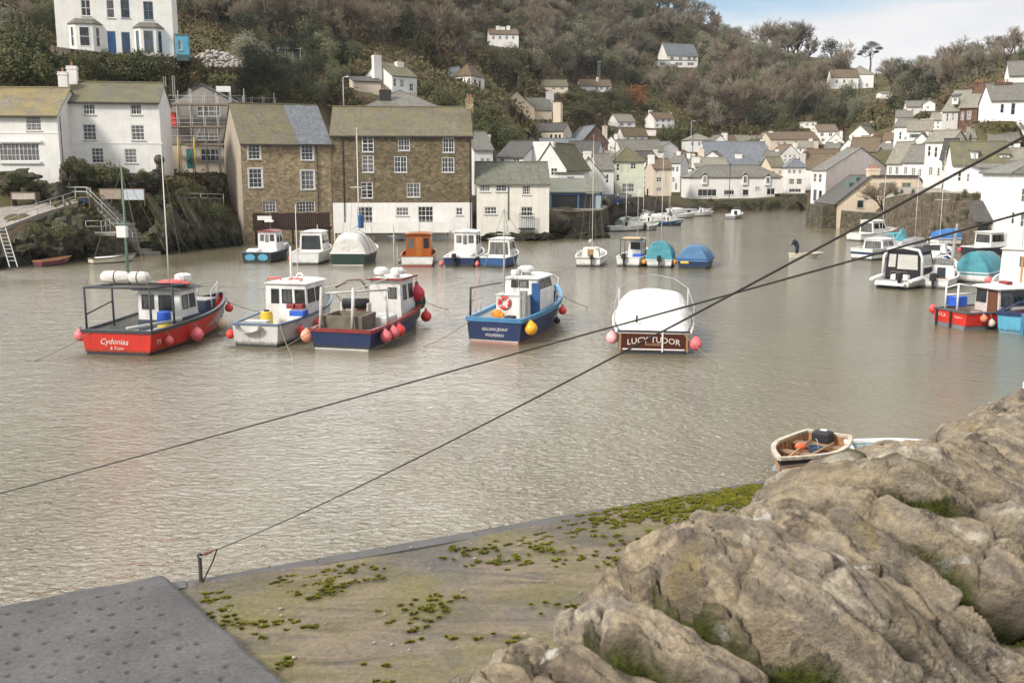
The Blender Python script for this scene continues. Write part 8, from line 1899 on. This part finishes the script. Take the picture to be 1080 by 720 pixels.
hang(b, .06, -1, .25, BUOYO, 'orange fender on the left of the turquoise canopied boat', .4, None); hang(b, .06, 1, .25, BUOYO, 'orange fender on the right of the turquoise canopied boat', .4, None)
b = small('cover', 'navy hulled boat under a low sky blue cover with yellow plate', 730, 283.5, 6.4, 6, 2.9, NAVY, fs=.75, fb=1.0, cover=canvas((.12,.24,.42), 'blue'), hh=1.1, pw=2.3, rail=BLUE, cat='covered boat', name='covered_boat', dome=1)
b.box('name_plate', (-.95,-.04,.42), (-.3,-.012,.6), YELLOW, .01)
# cluster by the quay
for a_ in [('cuddy','long white runabout with outboard, nearest of the cluster by the quay wall',640,244,5.6,62,2.2,BWHITE,dict(seat=BLUE,mh=6.5)),
           ('cuddy','white and blue speedboat with blue seats moored by the quay cluster',660,234,5.8,66,2.3,BWHITE,dict(seat=LBLUE,stripe=(.4,.7,BLUE),mh=7.5)),
           ('cuddy','small white motor boat with blue screen against the quay wall',664,229.5,4.6,50,1.9,BWHITE,dict(outb=False)),
           ('cover','dark blue hulled motor boat with pale cover in the quay cluster',677,235,4.8,62,1.9,NAVY,dict(cover=CWHITE,hh=.7)),
           ('open','brown open dinghy behind the speedboats in the quay cluster',687,231.5,3.6,56,1.5,paint((.22,.13,.08),.6,key='dinghy_brown'),dict()),
           ('cuddy','pale grey sports boat close to the foot of the slip',693,229,4.8,60,2.0,GREYP,dict(seat=BLUE,mh=6.8)),
           ('cover','white boat under crumpled white cover beside the slip',702,226.5,4.2,62,1.8,BWHITE,dict(cover=CWHITE,hh=.6)),
           ('open','white tender with black outboard pointing at the slip',709,230,4.0,58,1.7,BWHITE,dict(outb=True)),
           ('open','cream rowing dinghy drawn up on the edge of the slip',722,222.8,3.4,72,1.4,paint((.66,.60,.5),.6,key='dinghy_pale'),dict()),
           ('cover','pale green covered boat behind the runabout by the quay wall',653,240,4.0,40,1.7,BWHITE,dict(cover=paint((.35,.40,.33),.8,key='cover_sage'),hh=.8)),
           ('cuddy','small white boat with navy stripe lying alone off the shop wall',770,230.5,4.2,24,2.2,BWHITE,dict(stripe=(.35,.6,NAVY),seat=BWHITE,outb=False)),
           ('cuddy','white motor boat with pale windscreen third along the quay wall',668,238.5,4.6,66,1.9,BWHITE,dict(seat=BWHITE)),('cuddy','blue hulled day boat moored outermost of the quay cluster',690,238,4.4,60,1.8,BLUE,dict(outb=False)),('open','small red brown tender nosing the quay wall below the cars',672,228.5,3.0,64,1.4,DRED,dict()),('cover','grey covered launch at the slip end of the quay cluster',715,227.5,4.4,66,1.8,BWHITE,dict(cover=GREYP,hh=.6)),('cuddy','white launch with open cockpit moored beside the slip mouth',728,228,4.2,58,1.8,BWHITE,dict(seat=WOOD)),('open','pale tender tied at the far end of the slip',733,225,2.8,70,1.3,paint((.5,.5,.46),.6,key='tender_pale'),dict()),('open','small grey tender floating off the quay by the yacht',681,243,2.8,30,1.3,GREYP,dict(outb=True))]:
    small(a_[0], a_[1], a_[2], a_[3], a_[4], a_[5], a_[6], a_[7], fs=.6, fb=.85, **a_[8])
# sculling dinghy and figure
b = Boat('rowing_dinghy', 'cream dinghy being sculled by a standing person in open water', 833, 271.5, 2.5, 78, 1.25, 'dinghy'); b.hull(.34, .46, paint((.60,.52,.38), .6, .2, 2, key='dinghy_sculled'), WLINE, paint((.50,.46,.36), .7, key='dinghy_in2'), paint((.66,.60,.48), .6, key='dinghy_rail'), .12, tr=.7, n=16, draft=.2)
b.box('thwart', (-.5,1.3,.22), (.5,1.5,.26), WOOD, .01)
def person_mesh(pts, edges, radii, mats, pick, label, loc, rz):
    me = bpy.data.meshes.new('person'); me.from_pydata(pts, edges, []); o = bpy.data.objects.new('person', me); col.objects.link(o)
    sk = o.modifiers.new('s', 'SKIN'); sk.use_smooth_shade = True; su_ = o.modifiers.new('u', 'SUBSURF'); su_.levels = 2; su_.render_levels = 2
    for v, r_ in zip(me.skin_vertices[0].data, radii): v.radius = tuple(1.2*q for q in r_) if isinstance(r_, tuple) else (r_*1.2, r_*1.2)
    me.skin_vertices[0].data[0].use_root = True
    dg = bpy.context.evaluated_depsgraph_get(); dg.update(); m2 = bpy.data.meshes.new_from_object(o.evaluated_get(dg)); bpy.data.objects.remove(o)
    m2.materials.clear()
    for m in mats: m2.materials.append(m)
    for p in m2.polygons: p.material_index = pick(p.center); p.use_smooth = True
    o = bpy.data.objects.new('person', m2); col.objects.link(o); o.location = loc; o.rotation_euler = (0,0,rz); tag(o, label, 'person'); return o
CLOTH = paint((.022,.026,.04), .9, .2, 6, bump=.3, key='cloth_navy'); SKIN = paint((.48,.27,.19), .6, .1, 8, key='skin'); HAIR = paint((.03,.025,.02), .8, .3, 10, key='cap')
# local x: to the picture's left is -x (leaning over the stern), feet on the bottom boards
pp_ = [(0,0,.84),(-.06,0,1.02),(-.20,0,1.24),(-.28,0,1.40),(-.34,0,1.47),(-.41,0,1.53),(-.46,0,1.64),
       (.02,.11,.80),(.08,.13,.45),(.02,.14,.06),(-.10,.14,.03), (.02,-.11,.80),(-.10,-.13,.46),(-.08,-.14,.06),(-.20,-.14,.03),
       (-.27,.20,1.36),(-.38,.22,1.12),(-.58,.08,1.02),(-.65,.05,1.0), (-.27,-.20,1.36),(-.40,-.20,1.13),(-.60,-.03,1.06),(-.67,0,1.04)]
pe = [(0,1),(1,2),(2,3),(3,4),(4,5),(5,6),(0,7),(7,8),(8,9),(9,10),(0,11),(11,12),(12,13),(13,14),(3,15),(15,16),(16,17),(17,18),(3,19),(19,20),(20,21),(21,22)]
pr2 = [(.20,.20),(.20,.19),(.22,.21),(.18,.19),.085,(.11,.11),(.10,.10),.14,.10,.08,.06,.14,.10,.08,.06,.10,.08,.06,.05,.10,.08,.06,.05]
def pk_(c): 
    if c.x < -.38 and c.z > 1.48: return 2 if c.z > 1.6 else 1
    if c.x < -.60 and c.z < 1.2: return 1
    return 0
sp0 = b.world((0,.62,.13)); person_mesh(pp_, pe, pr2, [CLOTH, SKIN, HAIR], pk_, 'person in dark clothes standing and leaning over a sculling oar', sp0, -b.az+R(90))
mb = MB(); A_ = Vector((-.66,.02,1.03)); B_ = Vector((-1.75,-.05,-.35)); mb.tube([A_+(A_-B_)*.12, A_, A_.lerp(B_,.7)], .022, 6); mb.loft([[A_.lerp(B_,.7)+Vector((0,w_,0)) for w_ in (-.03,.03)]+[A_.lerp(B_,.7)+Vector((.02,w_,.02)) for w_ in (.03,-.03)],[B_+Vector((0,w_,0)) for w_ in (-.08,.08)]+[B_+Vector((.02,w_,.02)) for w_ in (.08,-.08)]], True, True, True)
oar = mb.build('oar', WOOD); oar.location = sp0; oar.rotation_euler = (0,0,-b.az+R(90)); tag(oar, 'wooden sculling oar held over the stern of the cream dinghy', 'oar')
# right hand moorings
small('cruiser', 'white cruiser with grey wheelhouse at the back of the right moorings', 900, 254, 6.6, 42, 2.6, BWHITE, fs=.8, fb=1.2, z1=2.2, cat='cabin cruiser')
b = small('cruiser', 'white cabin cruiser with navy stripes left of the black canopied boat', 908, 274, 6.4, 30, 2.6, BWHITE, fs=.95, fb=1.25, z1=1.75, stripe=(.45,.7,NAVY), cat='cabin cruiser', wl=.12); 
b = small('open', 'turquoise covered dinghy tucked against the garden wall', 933, 258, 3.6, 30, 1.6, TEAL, fs=.5, fb=.8, name='rowing_dinghy', cat='dinghy'); b.box('cover', (-.7,.3,.5), (.7,3.0,1.2), TEAL, .3)
b = small('cover', 'small boat under pointed turquoise tent cover among the right moorings', 949, 263, 3.6, 5, 1.7, BWHITE, fs=.5, fb=.8, cover=TEAL, hh=1.6, pw=1.2)
b = small('cover', 'boat under bright blue tarpaulin below the retaining wall', 985, 258, 6.0, 62, 2.3, BWHITE, fs=.7, fb=1.0, cover=canvas((.05,.20,.52), 'tarp'), hh=1.0, mh=9.0)
# black canopied rigid inflatable
b = Boat('rigid_inflatable', 'white rigid inflatable with tall black canopy and clear window', 940, 304, 6.4, 20, 2.75, 'inflatable boat')
b.hull(.55, .9, BWHITE, ANTIB, paint((.50,.46,.42), .6, key='rib_deck'), GREYP, .35, tr=.86, n=18, draft=.35)
for sd in (1,-1): b.tube('inflatable_tube', [(sd*1.3,-.3,.55),(sd*1.36,1.5,.58),(sd*1.36,3.6,.66),(sd*1.05,5.6,.82),(sd*.45,6.9,.98),(0,7.3,1.02)], [.14,.2,.2,.2,.18,.16], BWHITE, 12)
for sd in (1,-1): b.tube('rubbing_strip', [(sd*1.47,-.2,.55),(sd*1.56,1.5,.58),(sd*1.56,3.6,.66),(sd*1.24,5.6,.82),(sd*.62,6.9,.98)], .04, GREYP, 6)
CAN = paint((.02,.02,.025), .8, .3, 3, bump=.2, key='canopy_black'); CLEAR = paint((.52,.50,.46), .15, .1, 2, spec=.5, key='clear_vinyl')
c = b.cabin(-1.22, 1.22, 1.9, 5.2, .5, 2.35, CAN, CAN, [('A',.07,.28,.42,.9,CLEAR),('A',.34,.94,.36,.9,CLEAR),('S',.1,.9,.4,.88,CLEAR),('P',.1,.9,.4,.88,CLEAR)], tf=1.0, tx=.14, over=.05, rt=.14, name='canopy', detail=False)
b.tube('canopy_hoop', [(-1.36,1.85,.5),(-1.3,1.85,2.0),(-1.05,1.85,2.5),(0,1.85,2.66),(1.05,1.85,2.5),(1.3,1.85,2.0),(1.36,1.85,.5)], .10, BWHITE, 8)
b.box('seat', (-.5,1.0,.36), (.7,1.5,.85), BWHITE, .08); b.tube('seat_rail', [(-.5,.95,.85),(-.45,.95,1.05),(.65,.95,1.05),(.7,.95,.85)], .03, WOOD); b.box('stern_step', (-1.0,-.55,.25), (1.0,.05,.4), BWHITE, .05); b.outboard(.55,-.15,.6,1.1)
# yacht with blue hull etc
b = small('cuddy', 'white and blue sailing boat with orange hatch behind the black canopied boat', 978, 280, 5.6, 176, 2.4, BLUE, fs=.75, fb=1.0, top=BWHITE, hatch=ORANGE, outb=False, cat='sailing boat', name='sailing_boat', rail=BWHITE, inner=BWHITE)
b = small('sail', 'white sailing boat with orange washboard and blue hull among the right moorings', 984, 276, 5.8, 8, 2.5, BLUE, fs=.8, fb=1.05, top=BWHITE, mh=9.6, hatch=ORANGE, cat='sailing yacht', name='sailing_yacht', rail=BWHITE)
b = small('cuddy', 'white cuddy motor boat right of the black canopied boat', 984, 304, 5.2, 10, 2.3, BWHITE, fs=.6, fb=1.0, seat=paint((.3,.13,.06), .6, key='seat_brown'), cat='motor boat'); b.tube('pulpit', [(-1.0,2.5,1.0),(-.9,2.7,1.7),(0,4.6,1.95),(.9,2.7,1.7),(1.0,2.5,1.0)], .06, BWHITE)
b = small('cover', 'boat with long turquoise cover behind the red fishing boat on the right', 1023, 298, 7.0, 14, 2.9, BWHITE, fs=.7, fb=1.0, cover=TEAL, hh=1.45, pw=2.0, dome=1, cat='covered boat', name='covered_boat')
hang(b, .8, 1, .32, BUOYR, 'red buoy on top of the far side of the turquoise covered boat', 1.9, None)
b = small('open', 'pale inflatable tender behind the turquoise covered boat', 1030, 281, 3.4, 120, 1.6, GREYP, fs=.45, fb=.6, name='tender', cat='tender', rail=GREYP)
b = small('open', 'small white tender left of the pale inflatable', 1004, 283, 3.0, 70, 1.4, BWHITE, fs=.45, fb=.65, name='tender', cat='tender')
b = small('wheel', 'white motor boat with dark hull moored below the boat store', 1022, 269, 6.0, 40, 2.4, paint((.025,.03,.045), .5, key='hull_dark'), fs=.75, fb=1.0, cab=(1.7,3.8,2.1,1.9), mast=.7, rail=BWHITE, wins=[('A',.08,.92,.45,.88),('S',.08,.92,.5,.88),('P',.08,.92,.5,.88)], cat='motor boat')
hang(b, .02, -1, .26, BUOYR, 'red fender on the left of the motor boat below the boat store', .4, None)
b = small('wheel', 'white wheelhouse fishing boat behind the light blue boat at the right edge', 1066, 312, 7.0, 8, 2.9, BWHITE, fs=.8, fb=1.25, cab=(1.8,4.2,2.85,2.1), mast=1.5, wins=[('A',.55,.85,.55,.82),('S',.1,.9,.5,.85)], cat='fishing boat', name='fishing_boat'); b.box('brown_trim', (.2,1.74,.6), (.32,1.79,2.4), paint((.45,.25,.1), .6, key='trim'), .01)
hang(b, .06, -1, .3, BUOYP, 'pink fender between the turquoise covered boat and the white wheelhouse boat', .9, None)
# red boat on the right
b = Boat('fishing_boat', 'bright red fishing boat with open sided cuddy and blue crate, at the right moorings', 1001, 345, 7.0, 48, 2.6, 'fishing boat')
b.hull(.85, 1.1, RED, paint((.16,.17,.18), .7, .2, 2, key='boot_grey'), paint((.45,.38,.34), .7, .2, 2, key='deck_tan'), paint((.09,.085,.09), .6, key='rail_char'), .4, tr=.9, wl=.2, railw=.1)
b.text('F.C.A', .24, -.55, .52); b.text('Polperro', .15, .6, .55)
for x in (-.9,.1): b.box('rudder_post', (x-.06,-.09,-.2), (x+.06,-.012,.85), BLACK, .01)
c = b.cabin(-.75, .95, 2.2, 4.0, .4, 1.98, paint((.58,.50,.46), .5, .1, 2, key='cuddy_buff'), BWHITE, [('A',.06,.44,.52,.9),('A',.55,.92,.06,.9,woodm((.17,.07,.035), 'cuddy_door')),('S',.08,.48,.45,.9),('S',.55,.95,.45,.9)], over=.18, rt=.12, tf=.2)
b.box('roof_box', (.0,2.9,2.14), (.6,3.3,2.3), DRED, .04)
for x in (-.95,-.1): b.tube('gantry_post', [(x,.5,.85),(x,.5,2.2)], .05, FRAME)
b.tube('gantry_bar', [(-.95,.5,1.9),(-.1,.5,2.2),(-.7,2.2,1.9)], .04, FRAME); b.tube('gantry_bar', [(-.95,.5,1.55),(-.7,2.2,1.6)], .04, FRAME)
root = empty('fish_box', b.world((-.75, 1.0, 1.0)), -b.az, 'blue fish crate on the stern of the right hand red boat', 'fish crate'); mb = MB(); mb.rbox((-.45,-.35,0),(.45,.35,.5), .05); mb.build('box', CRATEB, root); mb = MB(); mb.box((-.38,-.28,.502),(.38,.28,.51)); mb.build('fill', paint((.2,.22,.3), .8, key='fill'), root)
for sx, sy, sm in ((.4,1.3,GREYP),(-.1,1.7,WOOD),(.7,1.75,paint((.2,.08,.25), .7, key='purple'))): b.box('deck_gear', (sx-.3,sy-.25,.41), (sx+.3,sy+.3,.8), sm, .1)
hang(b, .02, -1, .3, BUOYR, 'orange red fender on the left stern corner of the right hand red boat', .75, None); hang(b, .12, 1, .24, paint((.72,.24,.14), .5, .2, 3, key='buoy_coral'), 'coral fender on the side of the right hand red boat', .6, None); hang(b, .19, 1, .24, paint((.62,.55,.45), .6, key='buoy_beige'), 'beige fender low on the right hand red boat', .35, None); hang(b, .8, 1, .26, paint((.72,.24,.14), .5, .2, 3, key='buoy_coral'), 'coral fender at the bow of the right hand red boat', .6, None)
root = empty('net_heap', b.world((1.1, 4.8, 1.0)), 0, 'grey green netting heaped beside the cuddy of the right hand red boat', 'net'); mb = MB(); mb.sphere((0,0,.1), .4, 12, 8, (1,1.2,1.1)); mb.build('netting', paint((.16,.24,.22), .95, .4, 9, bump=.8, key='net_teal'), root, True)
# light blue boat
b = Boat('fishing_boat', 'light blue open boat with dark blue rail at the right edge', 1078, 353, 6.5, 14, 2.6, 'fishing boat')
b.hull(.95, 1.25, LBLUE, paint((.13,.25,.33), .6, key='boot_lb'), paint((.50,.42,.34), .7, key='lb_in'), NAVY, .45, tr=.92, wl=.1, railw=.14, railh=.2)
b.box('rudder_post', (-.08,-.12,-.2), (.08,-.012,1.05), paint((.05,.18,.28), .5, key='rudder'), .01); b.cabin(-.2, 1.0, 1.4, 3.6, .45, 1.45, LBLUE, BLUE, [('A',.1,.9,.5,.85)], over=.06, tf=.3, name='cuddy', detail=False)
b.tube('curved_rail', [(-1.1,.3,1.0),(-.5,1.0,1.45),(.5,1.3,1.6)], .05, NAVY)
# masts standing at the back of the right moorings belong to covered boats
for px, py, L_, mh, lab in ((921,262,5,7.5,'white'),(955,266,5,8.0,'buff')):
    b = small('cover', 'small yacht with %s mast and grey cover in the crowded right moorings' % lab, px, py, L_, 20, 2.0, BWHITE if lab == 'white' else paint((.4,.28,.15), .6, key='hull_buff'), fs=.6, fb=.9, cover=GREYP, hh=.7, mh=mh, name='sailing_yacht', cat='sailing yacht')
p0 = wat(1001, 300); mb = MB(); h = zat(p0.y, 236); mb.tube([(0,0,-2),(.1,0,h*.5),(.25,0,h)], [.13,.11,.08], 7); o = mb.build('mooring_pile', paint((.36,.34,.30), .9, .3, 2, bump=.3, key='pile')); o.location = p0; tag(o, 'leaning pale timber mooring pile between the right hand boats', 'mooring pile')
for i, (px, py, top, mm) in enumerate(((147,262,212,paint((.42,.30,.16), .8, key='withy')),)):
    p0 = wat(px, py); mb = MB(); h = zat(p0.y, top); mb.tube([(0,0,-1.5),(-.12,0,h)], [.07,.045], 6); o = mb.build('marker_pole', mm); o.location = p0; tag(o, 'tan marker pole standing in the water off the harbour steps', 'marker pole')
# near dinghies under the quay
b = Boat('rowing_dinghy', 'worn varnished dinghy with orange inside lying under the near quay', 873, 475, 3.9, 203, 1.75, 'dinghy')
o_ = wat(873,475); b2 = wat(830,508); hd = math.atan2(b2.x-o_.x, b2.y-o_.y); b.az = hd; b.root.rotation_euler = (0,0,-hd); b.M = Matrix.Translation(o_) @ Matrix.Rotation(-hd, 4, 'Z'); b.Mi = b.M.inverted()
ORW = woodm((.42,.22,.10), 'dinghy_inside', .6, (2,10,10))
b.hull(.5, .78, hullp((.56,.51,.38), .6, .7, 'dinghy'), paint((.50,.46,.30), .7, key='dinghy_low'), ORW, paint((.46,.40,.31), .75, .4, 4, dirt=.8, key='dinghy_gunwale'), .1, tr=.72, n=24, draft=.25, bp=2.0, rake=.3, stripe=(.72,.98,paint((.03,.03,.035), .7, key='rub_black')))
for f_ in (.22,.50,.74): w_ = b.hb(f_)-.08; b.box('thwart', (-w_,3.9*f_-.14,.34), (w_,3.9*f_+.14,.385), woodm((.26,.16,.10), 'thwart', .7), .01)
for k in range(9): 
    f_ = .12+.085*k; w_ = b.hb(f_)-.085; mb = MB(); mb.tube([(-w_,3.9*f_,.46+.25*f_*f_),(-w_*.9,3.9*f_,.13),(0,3.9*f_,.115),(w_*.9,3.9*f_,.13),(w_,3.9*f_,.46+.25*f_*f_)], .022, 5); b.P('rib_frame', mb, woodm((.30,.15,.07), 'ribs', .6))
b.tube('oar', [(-.35,.7,.44),(-.25,3.3,.56)], .03, woodm((.45,.27,.12), 'oar_', .6)); b.tube('oar', [(.3,.6,.44),(.15,3.2,.52)], .03, woodm((.45,.27,.12), 'oar_', .6))
root = empty('outboard_cover', b.world((.1, .28, .36)), -hd, 'black outboard cover with white label in the varnished dinghy', 'motor cover'); mb = MB(); mb.rbox((-.32,-.15,0),(.25,.25,.3), .08); mb.build('body', BLACK, root); mb = MB(); mb.box((-.12,-.1,.302),(.06,.08,.308)); mb.build('label', FRAME, root)
root = empty('bucket', b.world((-.1, 1.5, .14)), 0, 'dark blue bucket standing in the varnished dinghy', 'bucket'); mb = MB(); mb.lathe([(.16,0),(.2,.34),(.215,.35),(.19,.35),(.15,.03)], n=14); mb.build('body', paint((.04,.07,.12), .5, key='bucket'), root, True, hard=40); mb = MB(); mb.torus((0,0,.36), .2, .008, 14, 5, 'x'); mb.build('handle', STEEL, root)
root = empty('rope_coil', b.world((.35, 3.0, .12)), 0, 'pale blue rope coil and cloth in the bow of the varnished dinghy', 'rope coil'); mb = MB()
for k in range(4): mb.torus((0,0,.03+.03*k), .2-.015*k, .022, 18, 6, 'z')
mb.build('coil', paint((.20,.32,.40), .8, .3, 5, key='rope_blue'), root, True)
root = empty('float', b.world((.25, 1.75, .4)), 0, 'small orange net float lying on the thwart of the varnished dinghy', 'float'); mb = MB(); mb.sphere((0,0,.1), .1, 10, 8, (1.6,1,1)); mb.build('body', ORANGE, root, True)
b = Boat('rowing_dinghy', 'white dinghy with pale blue floor half hidden behind the parapet', 894, 487, 2.4, 80, 1.4, 'dinghy')
b.hull(.45, .62, BWHITE, WLINE, paint((.38,.46,.46), .7, .4, 3, dirt=.5, key='dinghy_blue_in'), BWHITE, .08, tr=.72, n=22, draft=.2, rake=.25, railw=.14)
b.box('thwart', (-.55,.9,.3), (.55,1.12,.34), BWHITE, .01)
# gulls
def gull(px, py, Y, rz, lab):
    p = at(px, py, Y); root = empty('gull', p, rz, lab, 'gull', 'gulls on the roofs'); mb = MB()
    mb.tube([(0,-.34,.16),(0,-.2,.2),(0,0,.22),(0,.16,.26),(0,.24,.36),(0,.30,.38),(0,.40,.37)], [.015,.06,.105,.09,.06,.055,.01], 8); mb.build('body', FRAME, root, True)
    mb = MB(); mb.tube([(.075,.1,.27),(.09,-.1,.25),(.03,-.4,.2)], [.03,.05,.01], 6); mb.tube([(-.075,.1,.27),(-.09,-.1,.25),(-.03,-.4,.2)], [.03,.05,.01], 6); mb.build('wing', GREYP, root, True)
    mb = MB(); mb.tube([(.04,0,.14),(.04,.0,0)], .012, 4); mb.tube([(-.04,0,.14),(-.04,.0,0)], .012, 4); mb.build('leg', YELLOW, root)
# ================================================================ air
mb = MB(); mb.box((-620, -60, -9), (620, 560, 190)); hz = NT('haze_air')
hz.t.nodes.remove(hz.b); pv = hz.n('ShaderNodeVolumePrincipled'); pv.inputs['Color'].default_value = (.86,.87,.90,1); pv.inputs['Density'].default_value = .00011; pv.inputs['Anisotropy'].default_value = .2
hz.l(pv.outputs[0], hz.out.inputs['Volume']); o = mb.build('haze', hz.m); tag(o, kind='stuff')
